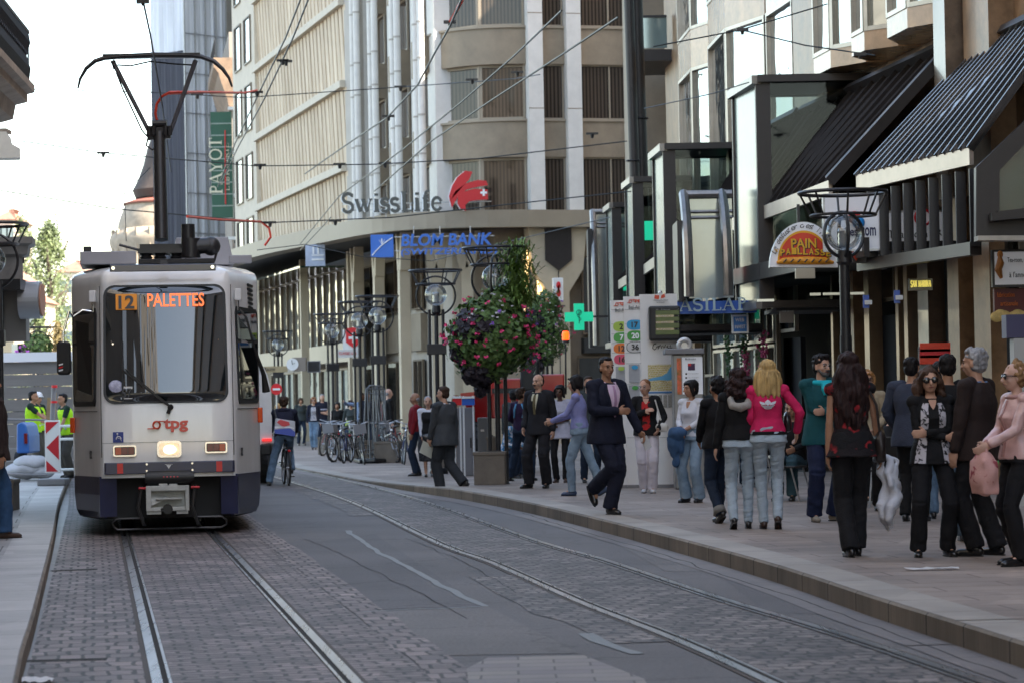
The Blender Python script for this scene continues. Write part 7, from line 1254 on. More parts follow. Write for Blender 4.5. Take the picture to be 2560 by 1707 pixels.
M_sack=mat('white_sack',lin(165,168,175),.7,var=.1,vs=4,bump=.6,bs=7); 
for i,(x,y,r_,lb) in enumerate(((60,1078,(.42,.3,.17),'crumpled white sack lying left of the marker board'),(72,1062,(.36,.3,.16),'second white sack, on top of the other sacks'),(90,1085,(.3,.25,.12),'small white sack against the marker board foot'))):
    q=at(x,y,51.5); mb=MB(); mb.ell(q,r_,20,14); mb.v=[tuple(Vector(v)+Vector((0,0,1))*.05*noise.noise(Vector(v)*5)+Vector((noise.noise(Vector(v)*4)*.05,0,0))) for v in mb.v]; tag(mb.build('sack',M_sack,smooth=2),lb,'sack','site sacks')
# ---- café chairs and table on the right
def cafe_chair(x,y,rz,label):
    t=thing('cafe_chair',(0,0,0),label,'chair','café chairs'); mb=MB(); mb.tube([(-.2,-.2,0),(-.2,-.19,.45),(-.2,-.2,.45)],.012,6)
    mb=MB()
    for sx in (-.2,.2): mb=MB(); mb.tube([(sx,.24,0),(sx*.95,.16,.44),(sx*.9,.26,.86)],.013,6); mb.build('rear_leg',M_metal,t); mb=MB(); mb.tube([(sx,-.26,0),(sx*.95,-.14,.44)],.013,6); mb.build('front_leg',M_metal,t)
    mb=MB(); mb.box(-.2,.2,-.2,.2,.435,.46); mb.build('seat',M_rub,t,bevel=.01); mb=MB(); mb.box(-.18,.18,.22,.245,.6,.86); mb.build('backrest',M_rub,t,bevel=.01); t.location=(x,y,.15); t.rotation_euler=(0,0,R(rz)); return t
q=gnd(2055,1165,.15); ch=cafe_chair(q.x,q.y+.2,150,'black café chair with thin steel legs right of the woman holding the white cloth'); q=gnd(1815,1152,.15); c2=dup(ch,(q.x,q.y+.3,.15),R(60),'black café chair under the seated man behind the teal jacket'); q=gnd(1985,1150,.15); dup(ch,(q.x,q.y+.6,.15),R(200),'black café chair behind the woman in the camisole')
q=gnd(2020,1155,.15); t=thing('cafe_table',(q.x,q.y+.2,.15),'small round café table with steel foot behind the woman in the camisole','table'); mb=MB(); mb.lathe((q.x,q.y+.2,.87),[(.32,0),(.32,.025)],24); mb.build('table_top',M_grey,t); mb=MB(); mb.tube([(q.x,q.y+.2,.17),(q.x,q.y+.2,.87)],.03,8); mb.lathe((q.x,q.y+.2,.15),[(.22,0),(.22,.02)],18); mb.build('foot',M_metal,t)
# litter
M_lit2=mat('litter_paper',(.6,.6,.6),.6); 
for i,(x,y,w,h,m,lb,z) in enumerate(((2140,1308,.42,.05,M_lit2,'flat white paper scrap on the right pavement in front of the sunglasses woman',.152),(1092,1113,.10,.05,M_torg,'tiny orange scrap on the kerb near the planter',.075),(80,1566,.2,.1,M_lit2,'crumpled pale paper in the gutter at the bottom left corner',.01))):
    q=gnd(x,y,z); random.seed(i); mb=MB(); n=7; rows=[[(q.x-w/2+w*a/n,q.y-h+2*h*b/3+.02*random.random(),z+.004+.02*random.random()) for a in range(n+1)] for b in range(4)]; mb.grid(rows); tag(mb.build('paper_scrap',m),lb,'litter','litter')
# ---- overhead wires (thin tubes hung across the street)
M_wire=mat('overhead_wire',(.03,.035,.035),.5,.4); M_ins=mat('insulator',(.02,.02,.02),.4)
def wire(pts,r,label,m=None,ins=(),group='overhead wires',sag=0):
    P=[at(x,y,Y) for x,y,Y in pts]; Q=[]
    for a,b in zip(P,P[1:]):
        for k in range(8): Q.append(a.lerp(b,k/8)+Vector((0,0,-sag*math.sin(math.pi*k/8))))
    Q.append(P[-1]); mb=MB(); mb.tube(Q,r*1.35,5); t=thing('overhead_wire',Q[0],label,'wire',group); mb.build('wire',m or M_wire,t)
    for x,y,Y in ins: q=at(x,y,Y); mb=MB(); s=Y/60; mb.box(q.x-.14*s,q.x+.14*s,q.y-.03,q.y+.03,q.z-.02,q.z+.03); mb.lathe(q+Vector((0,0,-.1*s)),[(.03*s,0),(.05*s,.1*s)],8); mb.build('insulator',M_ins,t)
    return t
wire([(328,0,26),(345,80,29),(372,240,33),(392,395,38)],.008,'contact wire running down towards the tram pantograph from the top edge',ins=[(328,4,26)])
wire([(690,0,52),(655,90,56),(597,210,62),(540,330,74),(500,430,90)],.014,'left of the twin contact wires sloping down the upper left facade',ins=[(649,140,57),(590,213,62)])
wire([(708,0,52),(672,90,56),(606,230,62),(546,340,74),(506,425,90)],.014,'right of the twin contact wires sloping down the upper left facade',ins=[(657,142,57)])
wire([(1060,0,40),(1033,62,43),(1000,120,46),(960,195,50),(890,270,56),(800,330,64),(700,400,75)],.014,'thick feeder wire curving down past the white pilasters to the left',ins=[(1033,52,43),(892,268,56)])
wire([(1290,25,38),(1180,130,44),(1060,235,50),(930,340,58),(780,450,70),(690,560,84)],.012,'long wire crossing from the top right down across the rounded corner'); wire([(1420,40,36),(1300,120,40),(1130,230,47),(990,325,54),(860,440,64)],.012,'parallel wire just right of the long crossing wire')
wire([(40,205,70),(350,213,70),(560,225,70),(930,200,70),(1180,182,64),(1240,172,62)],.010,'level cross wire at pantograph height, from the left balcony to the rounded corner',ins=[(453,218,70),(920,200,70),(1084,184,64),(1188,167,62)])
wire([(44,324,60),(237,352,60),(590,382,62),(860,378,62),(1100,365,62),(1440,325,60)],.010,'cross wire below the pantograph head, across the dark letters of the roof sign',ins=[(237,352,60),(597,380,62),(780,378,62),(884,376,62),(1360,308,60)])
wire([(0,438,58),(260,480,58),(620,512,60),(900,500,60),(1150,472,60),(1450,440,58)],.010,'lowest cross wire, passing in front of the black roof letters',ins=[(620,512,60),(770,508,60)])
wire([(237,356,60),(286,446,60),(290,555,60)],.007,'thin drop wire hanging from the left cross wire beside the pantograph pole'); wire([(286,446,60),(345,385,60)],.007,'short slanting stay wire left of the pantograph pole')
wire([(1500,108,40),(1700,70,40),(1900,10,40)],.008,'upper stay wire in front of the right bay windows',ins=[(1705,70,40)]); wire([(1705,70,40),(1850,105,39),(2010,128,38)],.008,'stay wire sloping right towards the metal awning',ins=[(1975,126,38)]); wire([(1480,250,45),(1640,215,42),(1720,190,41)],.007,'lower stay wire between the bronze tubes and the largest glass box')
wire([(390,214,34.6),(450,212,50),(560,214,60),(590,208,62)],.02,'bright orange feed cable running level to the right of the pantograph',M_cab); wire([(430,498,50),(500,505,56),(600,510,60),(618,525,60),(622,545,60),(608,565,60)],.02,'lower orange cable hanging above the tram roof to the canopy',M_cab); wire([(1062,0,42),(1050,22,42),(1034,50,43)],.022,'short orange cable at the top of the rounded corner',M_cab)
wire([(590,575,70),(700,562,70),(830,590,70),(990,600,70),(1150,560,66),(1400,500,60)],.008,'faint low cross wire in front of the canopy'); wire([(760,500,64),(690,575,74)],.010,'short wire stay dropping to the canopy left of the roof letters')
# ================================================================ PEOPLE
def vnoise(P,seed=0):
    P=np.asarray(P,dtype=np.float64); I=np.floor(P).astype(np.int64); Fp=P-I; Fp=Fp*Fp*(3-2*Fp)
    def h(i,j,k): n=(i*374761393+j*668265263+k*2147483647+seed*1274126177)&0xffffffff; n=((n^(n>>13))*1274126177)&0xffffffff; return ((n^(n>>16))&0xffff)/65535.0
    r=0
    for a in (0,1):
        for b in (0,1):
            for c in (0,1):
                w=(Fp[:,0] if a else 1-Fp[:,0])*(Fp[:,1] if b else 1-Fp[:,1])*(Fp[:,2] if c else 1-Fp[:,2]); r=r+w*h(I[:,0]+a,I[:,1]+b,I[:,2]+c)
    return r*2-1
QUEUE=[]
def soft(mb,name,m,parent,vox,disp=None,sm=3,seed=0):
    o=mb.build(name,m,parent,loc=(0,0,0) if parent is None else None,norm=False); 
    r=o.modifiers.new('r','REMESH'); r.mode='VOXEL'; r.voxel_size=vox; r.use_smooth_shade=True; s=o.modifiers.new('s','SMOOTH'); s.factor=.5; s.iterations=sm
    QUEUE.append((o,disp,seed)); return o
def finish_soft():
    dg=bpy.context.evaluated_depsgraph_get(); done=[]
    for o,disp,seed in QUEUE:
        me=bpy.data.meshes.new_from_object(o.evaluated_get(dg)); me.name=o.name; done.append(me)
    for (o,disp,seed),me in zip(QUEUE,done):
        o.modifiers.clear(); o.data=me
        if disp:
            n=len(me.vertices); co=np.zeros(n*3); no=np.zeros(n*3); me.vertices.foreach_get('co',co); me.vertices.foreach_get('normal',no); co=co.reshape(-1,3); no=no.reshape(-1,3)
            d=np.zeros(n)
            for amp,fx_,fy_,fz_ in disp:
                q=co@np.array([[.8,.3,.2],[-.3,.9,.1],[.15,-.2,.95]])*np.array([fx_,fy_,fz_]); v=vnoise(q+seed*13.7,seed); d+=1.55*amp*(v if amp>0 else -(1-np.abs(v)*2))
            co+=no*d[:,None]; me.vertices.foreach_set('co',co.ravel())
        me.polygons.foreach_set('use_smooth',[True]*len(me.polygons))
    QUEUE.clear()
def fab(name,rgb,rough=.85,var=.16,vs=7,bump=.25,bs=60,**k): return mat('cloth_'+name,rgb,rough,var=var,vs=vs,bump=bump,bs=bs,spec=.25,**k)
SK={'light':mat('skin_light',(.50,.29,.20),.5,var=.08,vs=12,spec=.35),'tan':mat('skin_tan',(.36,.19,.115),.5,var=.1,vs=12,spec=.35),'dark':mat('skin_dark',(.10,.05,.032),.45,var=.1,vs=12,spec=.4),'pale':mat('skin_pale',(.55,.34,.26),.5,var=.06,vs=12,spec=.35)}
HR={n:mat('hair_'+n,c,.6,var=.5,vs=26,bump=.8,bs=45,stretch=(1,1,.12),spec=.22) for n,c in (('black',(.010,.008,.008)),('brown',(.04,.022,.013)),('darkred',(.022,.010,.010)),('blond',(.48,.32,.13)),('grey',(.30,.30,.31)),('auburn',(.20,.085,.035)),('honey',(.26,.15,.07)),('chestnut',(.06,.032,.02)))}
M_lip=mat('lips',(.22,.06,.05),.5); M_eye=mat('eyes_dark',(.012,.01,.01),.2); M_brow=mat('eyebrows',(.02,.014,.01),.8); M_lens=mat('sunglass_lens',(.006,.006,.007),.18,coat=.3)
V=Vector
def ik(a,c,l1,l2,pole):
    d=c-a; L=d.length; L2=min(L,(l1+l2)*.999); dn=d.normalized(); x=(l1*l1-l2*l2+L2*L2)/(2*L2); h=math.sqrt(max(0,l1*l1-x*x)); p=pole-dn*pole.dot(dn); p=p.normalized() if p.length>1e-5 else dn.orthogonal()
    return a+dn*x+p*h, a+dn*L2
class Person:
    def __init__(s,label,foot,yaw,H,sex='m',b=1.0,vox=.010,skin='light',lean=0,side=0,hip=(0,0,0),feet=((.10,0,0,8,0),(-.10,0,0,-8,0)),hands=(None,None),poles=(None,None),kp=None,head=(0,0,0),twist=0,group=None,seed=0,zg=None,sit=None):
        s.k=H/1.75; s.sex=sex; s.b=b; s.vox=vox; s.seed=seed; k=s.k; s.label=label; s.skin=SK[skin]
        F=lambda l,f,z: V((l*k,-f*k,z*k)); s.F=F
        s.pel=F(hip[0],hip[1],.955+hip[2]); 
        la,sa=R(lean),R(side); s.up=V((math.sin(sa),-math.sin(la)*math.cos(sa),math.cos(la)*math.cos(sa))); s.fw0=V((0,-1,0)); 
        s.left0=V((1,0,0)); tw=R(twist); s.left1=V((math.cos(tw),math.sin(tw),0)); s.left1=(s.left1-s.up*s.left1.dot(s.up)).normalized(); s.left0=(s.left0-s.up*s.left0.dot(s.up)).normalized(); s.fw1=s.up.cross(s.left1)*-1; s.fwp=s.up.cross(s.left0)*-1
        s.tl=.50*k; s.neck=s.pel+s.up*s.tl
        sw=(.185 if sex=='m' else .160)*b
        s.sh=[s.neck+s.left1*sw*k*q-s.up*.035*k for q in (1,-1)]
        hw=.088*(b if b<1.1 else 1.05)
        s.hipj=[s.pel+s.left0*hw*k*q-s.up*.03*k for q in (1,-1)]
        # legs
        s.ank=[];s.knee=[];s.toe=[]
        for i in (0,1):
            l,f,z,ty,tp=feet[i]; td=V((math.sin(R(ty)),-math.cos(R(ty)),0)); a=F(l,f,z+.085); pole=(kp[i] if kp and kp[i] else None); pole=V((pole[0],-pole[1],pole[2])) if pole else td+V((0,0,.0))
            kn,an=ik(s.hipj[i],a,.44*k,.435*k,pole); s.knee.append(kn); s.ank.append(an); s.toe.append((td*math.cos(R(tp))-V((0,0,1))*math.sin(R(tp)),td))
        # arms
        s.el=[];s.wr=[]; s.hd=[]
        for i,q in ((0,1),(1,-1)):
            hd=hands[i] if hands[i] else (.225*q*max(1,b),.03,.80); w=F(*hd[:3]); po=poles[i]; po=V((po[0],-po[1],po[2])) if po else V((q*.5,.8,-.2))
            e,w2=ik(s.sh[i],w,.285*k,.262*k,po); s.el.append(e); s.wr.append(w2)
        hy,hp,ht=head; s.hup=(Matrix.Rotation(R(ht),3,'Y')@(s.up*.35+V((0,0,.65))).normalized()).normalized(); f=V((math.sin(R(hy)),-math.cos(R(hy)),0)); f=f*math.cos(R(hp))-V((0,0,1))*math.sin(R(hp)); s.hf=(f-s.hup*f.dot(s.hup)).normalized()*1.0; s.hl=s.hup.cross(s.hf)*-1
        s.hl=s.hf.cross(s.hup)*-1; s.hc=s.neck+s.hup*.155*k+s.hf*.02*k; s.hf_=s.hf; s.foot=foot; s.yaw=yaw; s.group=group; s.kids=[]
        s.body()
    def sect(s,t):
        S=[(-.5,.19,.14),(-.2,.185,.135),(0,.168,.118),(.12,.160,.112),(.34,.138,.100),(.62,.160,.118),(.80,.158,.105),(.92,.120,.080),(1.0,.065,.06)] if s.sex=='m' else [(-.5,.20,.15),(-.2,.19,.14),(0,.178,.125),(.12,.165,.115),(.36,.122,.090),(.62,.142,.118),(.80,.138,.095),(.92,.100,.072),(1.0,.058,.055)]
        for a,b in zip(S,S[1:]):
            if t<=b[0]: u=(t-a[0])/(b[0]-a[0]); u=max(0,u); return (a[1]+(b[1]-a[1])*u)*s.b*s.k,(a[2]+(b[2]-a[2])*u)*(s.b**1.3)*s.k
        return S[-1][1]*s.k,S[-1][2]*s.k
    def surf(s,t,th,g=0,hw=None):
        w,d=s.sect(t); w+=g; d+=g
        if hw: w*=hw; d*=hw
        u=max(0,min(1,t)); L=(s.left0*(1-u)+s.left1*u).normalized(); Fd=(s.fwp*(1-u)+s.fw1*u).normalized(); c=s.pel+s.up*(s.tl*t) if t>=0 else s.pel+(s.up*.3+V((0,0,.7))).normalized()*(s.tl*t)
        bust=0
        if s.sex=='f' and .5<t<.75: bust=.022*s.k*math.cos((t-.62)/.13*math.pi/2)*max(0,math.cos(th))**2
        if s.b>1.08 and .05<t<.5: bust=.03*s.k*math.sin((t-.05)/.45*math.pi)*max(0,math.cos(th))
        ct,st=math.cos(th),math.sin(th); e=.86
        return c+L*(w*math.copysign(abs(st)**e,st))+Fd*((d+bust)*math.copysign(abs(ct)**e,ct))
    def ring(s,t,g=0,n=28,hw=None): return [s.surf(t,2*math.pi*i/n,g,hw) for i in range(n)]
    def limb(s,mb,a,b,ra,rb,rm=None):
        k=s.k; m=a.lerp(b,.4); mb.tube([a+(a-b).normalized()*ra*k*.6,a,m,b,b+(b-a).normalized()*rb*k*.6],[ra*k*.6,ra*k,(rm or (ra+rb)/2)*k,rb*k,rb*k*.6],12)
    def body(s):
        k=s.k; mb=MB(); f=s.sex=='f'
        mb.loft([s.ring(t) for t in (-.12,0,.12,.24,.34,.48,.62,.74,.84,.92,1.0)])
        for i in (0,1):
            mb.ell(s.sh[i],(.052*k*s.b,.052*k,.055*k)); s.limb(mb,s.sh[i],s.el[i],.043*s.b if not f else .037,.034 if not f else .031,.041 if not f else .034); s.limb(mb,s.el[i],s.wr[i],.038 if not f else .034,.026,.038 if not f else .033)
            s.limb(mb,s.hipj[i],s.knee[i],.068,.045,.060); s.limb(mb,s.knee[i],s.ank[i],.044,.034,.044); s.limb(mb,s.ank[i],s.ank[i]+s.toe[i][0]*.08*k-V((0,0,.035*k)),.030,.020); mb.ell(s.hipj[i],(.07*k,.07*k,.07*k))
            s.hand(mb,i)
        # neck and head
        mb.tube([s.neck-s.up*.05*k,s.neck+s.hup*.03*k,s.hc-s.hup*.05*k-s.hf*.012*k],[.062*k,.052*k if not f else .046*k,.05*k if not f else .045*k],14)
        ax=(s.hl,s.hf,s.hup); c=s.hc; hk=k**.5*1.0; s.hk=hk
        def P(l,f_,u): return c+s.hl*l*hk+s.hf*f_*hk+s.hup*u*hk
        s.HP=P
        mb.ell(P(0,-.012,.035),(.076*hk,.093*hk,.083*hk),20,14,ax); mb.ell(P(0,.016,-.02),(.064*hk,.072*hk,.085*hk),20,14,ax); mb.ell(P(0,.035,-.078),(.040*hk,.040*hk,.032*hk),14,10,ax)
        mb.tube([P(0,.085,.01),P(0,.105,-.018),P(0,.110,-.030),P(0,.09,-.038)],[.009*hk,.012*hk,.015*hk,.010*hk],8); mb.ell(P(0,.076,.026),(.052*hk,.016*hk,.012*hk),12,8,ax)
        for q in (-1,1): mb.ell(P(q*.076,-.008,-.012),(.010*hk,.018*hk,.030*hk),10,8,ax); mb.ell(P(q*.038,.055,-.026),(.022*hk,.022*hk,.024*hk),10,8,ax)
        mb.ell(P(0,.078,-.060),(.026*hk,.014*hk,.012*hk),10,8,ax)
        s.root=soft(mb,'person',s.skin,None,s.vox if s.vox>.012 else min(s.vox,.0085),sm=2); tag(s.root,s.label,'person',s.group)
        if s.vox<.016:
            e=MB(); [e.ell(P(q*.031,.083,.004),(.013*hk,.006*hk,.0065*hk),10,6,ax) for q in (-1,1)]; s.kid(e,'eyes',M_eye)
            e=MB(); [e.tube([P(q*.014,.092,.026),P(q*.032,.091,.030),P(q*.050,.080,.024)],.0042*hk,5) for q in (-1,1)]; s.kid(e,'eyebrows',M_brow); e=MB(); e.tube([P(-.022,.084,-.058),P(0,.092,-.059),P(.022,.084,-.058)],[.003*hk,.0062*hk,.003*hk],6); s.kid(e,'lips',M_lip)
    def hand(s,mb,i):
        k=s.k*1.0; w=s.wr[i]; fd=(w-s.el[i]).normalized(); inn=V((-1 if i==0 else 1,0,0)); 
        curl=.35
        pn=(s.fwp*.0+inn); pn=(pn-fd*pn.dot(fd)); pn=pn.normalized() if pn.length>.2 else fd.orthogonal().normalized(); sd=fd.cross(pn).normalized()   # pn = palm normal, sd across the palm
        th=sd if sd.dot(s.fwp)>0 else -sd
        mb.ell(w+fd*.045*k,(.020*k,.042*k,.055*k),14,10,(pn,sd,fd))
        for j in range(4):
            o=(j-1.5)*.0205*k; L=[.066,.076,.072,.056][j]*k; a=w+fd*.085*k+th*(-o); d1=(fd+pn*curl).normalized(); d2=(fd+pn*(curl*2.6)).normalized(); b=a+d1*L*.5; c=b+d2*L*.5; mb.tube([a-fd*.02*k,a,b,c],[.0095*k,.0105*k,.0095*k,.008*k],7)
        a=w+fd*.03*k+th*.030*k; b=a+(th*.8+fd*.7+pn*.2).normalized()*.035*k; c=b+(fd*1+th*.25+pn*.35).normalized()*.032*k; mb.tube([a-th*.01*k,a,b,c],[.012*k,.0125*k,.011*k,.0085*k],7)
        s.hd.append(w+fd*.09*k)
    def kid(s,mb,nm,m,smooth=2): o=mb.build(nm,m,s.root,smooth=smooth,norm=True); return o
    def top(s,m,g=.018,hem=-.08,hw=1.0,sleeve='long',sr=(.060,.050,.042),nk=.99,name='jacket',disp=None,flare=1.0,tmax=.985,cuff=None):
        k=s.k; f=s.sex=='f'; mb=MB(); ts=[hem]+[t for t in (-.2,-.1,0,.12,.24,.34,.48,.62,.74,.84,.92,tmax) if t>hem+.03 and t<=tmax]
        mb.loft([s.ring(t,g*k,hw=(hw*flare if t<=hem+.001 else (hw if t<.3 else 1+(hw-1)*max(0,(.7-t)/.4)))) for t in ts])
        for i in (0,1): mb.ell(s.sh[i]-s.up*.002,((.058*s.b+g*.55)*k,(.058+g*.5)*k,(.055+g*.45)*k)); mb.limbs=None; s.limb(mb,s.sh[i].lerp(s.neck,.55)-s.up*.0*k,s.sh[i],.06 if not f else .05,.05+g*.5)
        o=soft(mb,name,m,s.root,s.vox*1.1,disp or [(.004,11,11,6),(.0022,26,26,15)],seed=s.seed+1)
        if sleeve!='none':
            for i in (0,1):
                mb=MB(); e=.45 if sleeve=='short' else 1; a,b,c=sr; bb=s.b if s.b>1 else 1
                if sleeve=='short': mid=s.sh[i].lerp(s.el[i],.62); s.limb(mb,s.sh[i],mid,a*bb,a*.92)
                else:
                    q=s.el[i].lerp(s.wr[i],{'long':.97,'three':.5}.get(sleeve,.97)); s.limb(mb,s.sh[i],s.el[i],a*bb,b*bb); s.limb(mb,s.el[i],q,b*bb,c)
                soft(mb,'sleeve',m,s.root,s.vox*1.05,disp or [(.0045,16,16,20),(.002,30,30,30)],seed=s.seed+2+i)
                if cuff and sleeve=='long': mb=MB(); d=(s.wr[i]-s.el[i]).normalized(); mb.tube([s.wr[i]-d*.02*k,s.wr[i]+d*.012*k],[.036*k,.034*k],12); s.kid(mb,'cuff',cuff)
        return o
    def legs(s,m,r=(.098,.070,.062),g=.012,hipg=None,name='trousers',waist=.2,end=1.0,disp=None):
        k=s.k; mb=MB(); mb.loft([s.ring(t,g*k) for t in (-.14,-.05,.02,.1,waist)])
        for i in (0,1):
            mb.ell(s.hipj[i]-s.fwp*.025*k,(r[0]*1.0*k,(r[0]+.004)*k,r[0]*1.05*k)); e=s.knee[i].lerp(s.ank[i],end); dn=(s.ank[i]-s.knee[i]).normalized()
            s.limb(mb,s.hipj[i],s.knee[i],r[0],r[1],(r[0]+r[1])*.5); mb.tube([s.knee[i],s.knee[i].lerp(e,.5),e+dn*.022*k],[r[1]*k,(r[1]+r[2])*.5*k,r[2]*k],14)
        return soft(mb,name,m,s.root,s.vox*1.1,disp or [(.0045,10,10,14),(.0028,22,22,30)],seed=s.seed+5)
    def skirt(s,m,hem_z,r=.24,name='skirt'):
        k=s.k; t1=(hem_z-.955)/.5; mb=MB(); mb.loft([s.ring(.2,.012*k),s.ring(0,.02*k),s.ring(t1*.5,.03*k),[s.pel+V((0,0,(hem_z-.955)*k))+V((math.sin(a)*r*k,-math.cos(a)*r*.8*k,0)) for a in [2*math.pi*i/28 for i in range(28)]]]); soft(mb,name,m,s.root,s.vox*1.1,[(.010,16,16,2),(.003,25,25,8)],seed=s.seed)
    def shoes(s,m,heel=0,L=.155,kind='shoe'):
        k=s.k
        for i in (0,1):
            d,td=s.toe[i]; a=s.ank[i]; sdv=td.cross(V((0,0,1))).normalized(); upv=sdv.cross(d).normalized(); upv=upv if upv.z>0 else -upv; h=a-upv*.055*k; mb=MB()
            mb.ell(h-d*.030*k+upv*.012*k,(.034*k,.045*k,.042*k),14,10,(sdv,d,upv)); mb.tube([h-d*.03*k,h+d*.05*k-upv*.0*k,h+d*(L-.035)*k-upv*.008*k,h+d*L*k-upv*.012*k],[.034*k,.040*k,.036*k,.018*k],12); mb.ell(h+d*(L-.04)*k-upv*.006*k,(.040*k,.048*k,.026*k),14,8,(sdv,d,upv))
            if kind=='shoe': s.limb(mb,a,a-upv*.03*k,.040,.042)
            o=soft(mb,'shoe',m,s.root,max(.007,s.vox*.8),None,2); so=MB(); 
            so.loft([[h+d*x*k+sdv*y*k+upv*zz*k for x,y in ((-.065,-.02),(-.07,.0),(-.065,.02),(-.02,.030),(.05,.036),(.11,.038),(L+.0,.02),(L+.012,0),(L+.0,-.02),(.11,-.038),(.05,-.036),(-.02,-.030))] for zz in (-.034,-.022)]); s.kid(so,'sole',M_rub,smooth=False)
    def hair(s,style,col,L=.3):
        P=s.HP; hk=s.hk; ax=(s.hl,s.hf,s.hup); mb=MB(); m=HR[col] if isinstance(col,str) else col; v=s.vox
        def cap(x=1.0): mb.ell(P(0,-.028,.056),(.082*x*hk,.092*x*hk,.073*x*hk),18,12,ax); mb.ell(P(0,-.042,.008),(.080*x*hk,.072*x*hk,.092*x*hk),18,12,ax)
        disp=[(.003,40,40,18)]
        if style=='short': cap(); mb.ell(P(0,.034,.098),(.052*hk,.040*hk,.022*hk),12,8,ax); disp=[(.005,60,60,30)]
        elif style=='curlyshort': cap(1.06); mb.ell(P(0,.022,.10),(.066*hk,.055*hk,.034*hk),12,8,ax); disp=[(.009,45,45,45)]
        elif style=='afro': cap(1.22); disp=[(.012,40,40,40)]
        elif style=='bald': mb.ell(P(0,-.045,-.005),(.080*hk,.062*hk,.058*hk),16,10,ax)
        elif style=='receding': mb.ell(P(0,-.040,.012),(.081*hk,.072*hk,.085*hk),16,10,ax); mb.ell(P(0,-.045,.065),(.066*hk,.06*hk,.058*hk),16,10,ax)
        elif style in ('long','wavy','curlylong'):
            cap(1.05); n=9; wv={'long':0,'wavy':.012,'curlylong':.02}[style]
            for j in range(n):
                a=R(-112+224*j/(n-1)); o=P(math.sin(a)*.072,-.035-math.cos(a)*.045*1.0+.0,.02); pts=[o]
                outw=(s.hl*math.sin(a)-s.hf*math.cos(a)).normalized()
                for q in range(1,9): z=L*q/8; pts.append(o-V((0,0,1))*z*(.86+.14*math.cos(a))+outw*(.018+.045*min(1,z/.25)*(1-.35*z/L))+s.hl*wv*math.sin(q*1.5+j*1.3)+s.hf*wv*math.cos(q*1.9+j)-s.hf*.01)
                mb.tube(pts,[.03,.034,.036,.037,.036,.034,.03,.024,.012],9)
            for q in (-1,1): mb.tube([P(q*.04,.055,.085),P(q*.074,.035,.04),P(q*.083,.01,-.03),P(q*.085,-.01,-.10)],[.014,.02,.022,.02],8)
            disp=[(.010 if wv else .004,30,30,10),(.005,55,55,28 if wv>.013 else 9)]
        elif style=='bob':
            cap(1.08); 
            for q in (-1,1): mb.tube([P(q*.045,.05,.09),P(q*.078,.03,.03),P(q*.082,.01,-.05),P(q*.078,-.01,-.10)],[.018,.026,.028,.02],10)
            mb.tube([P(-.05,-.06,-.02),P(0,-.085,-.05),P(.05,-.06,-.02)],[.03,.035,.03],10); mb.tube([P(-.05,.062,.075),P(0,.085,.075),P(.05,.062,.075)],[.014,.018,.014],8); disp=[(.006,45,45,16)]
        elif style=='bun': cap(1.0); mb.ell(P(0,-.10,.045),(.036*hk,.036*hk,.036*hk),12,10,ax)
        elif style=='ponytail':
            cap(1.03); pts=[P(0,-.10,.02),P(.01,-.14,-.02),P(-.01,-.155,-.10),P(.015,-.15,-.2),P(-.01,-.14,-.3),P(.0,-.13,-.37)]; mb.tube(pts,[.03,.045,.055,.055,.045,.02],10); disp=[(.016,30,30,30),(.006,55,55,55)]
        return soft(mb,'hair',m,s.root,max(.0075,v*.9),disp,2,seed=s.seed+9)
    def patch(s,nm,m,t0,t1,a0,a1,g,n=10,off=.004):    # cloth panel lying on the torso: angle range may vary with height
        rows=[];inn=[]
        for j in range(n+1):
            u=j/n; t=t0+(t1-t0)*u; x0=a0(u) if callable(a0) else a0; x1=a1(u) if callable(a1) else a1; rows.append([s.surf(t,R(x0+(x1-x0)*i/8),(g+off)*s.k) for i in range(9)]); inn.append([s.surf(t,R(x0+(x1-x0)*i/8),(g-.012)*s.k) for i in range(9)])
        mb=MB(); mb.grid(rows); mb.grid(inn); mb.grid([[r[0] for r in rows],[r[0] for r in inn]]); mb.grid([[r[-1] for r in rows],[r[-1] for r in inn]]); mb.grid([rows[0],inn[0]]); mb.grid([rows[-1],inn[-1]]); return s.kid(mb,nm,m)
    def suit(s,jm,shirt,tie=None,g=.024,deep=.42,w=17):
        gg=g+.0; s.patch('shirt_front',shirt,deep,.955,lambda u:-w*u-3,lambda u:w*u+3,gg)
        if tie: s.patch('tie',tie,deep,.93,-4.5,4.5,gg,off=.010)
        for q in (-1,1): s.patch('lapel',jm,deep,.94,lambda u:q*(w*u+2),lambda u:q*(w*u+3+12*math.sin(u*math.pi*.9)),gg,off=.010)
        mb=MB(); 
        for q in (-1,1): mb.tube([s.surf(.93,R(q*16),.02),s.surf(.985,R(q*50),.018),s.surf(.985,R(q*110),.018),s.surf(.985,R(q*178),.018)],.014*s.k,6)
        s.kid(mb,'collar',shirt)
    def place(s):
        g=s.foot; s.root.location=g; s.root.rotation_euler=(0,0,R(s.yaw)); return s
def hgt(px,ptop,g): return at(px,ptop,g.y).z-g.z
def person(label,x,y,top,yaw,H=None,dH=.0,z=None,**k):
    g=foot(x,y,z); h=H or max(1.5,min(1.95,hgt(x,top,g)+dH)); v=.0085 if g.y<31 else (.011 if g.y<44 else (.015 if g.y<60 else .022))
    p=Person(label,g,yaw,h,vox=k.pop('vox',v),seed=int(x*7+y),**k); return p
c_navy=fab('navy_wool',(.012,.014,.028)); c_black=fab('black',(.009,.009,.010)); c_blackt=fab('black_trouser',(.011,.011,.013)); c_dkgrey=fab('charcoal_suit',(.055,.06,.066)); c_char=fab('dark_suit',(.014,.014,.017)); c_teal=fab('teal_wool',(.010,.070,.080)); c_navyt=fab('navy_trouser',(.014,.020,.05))
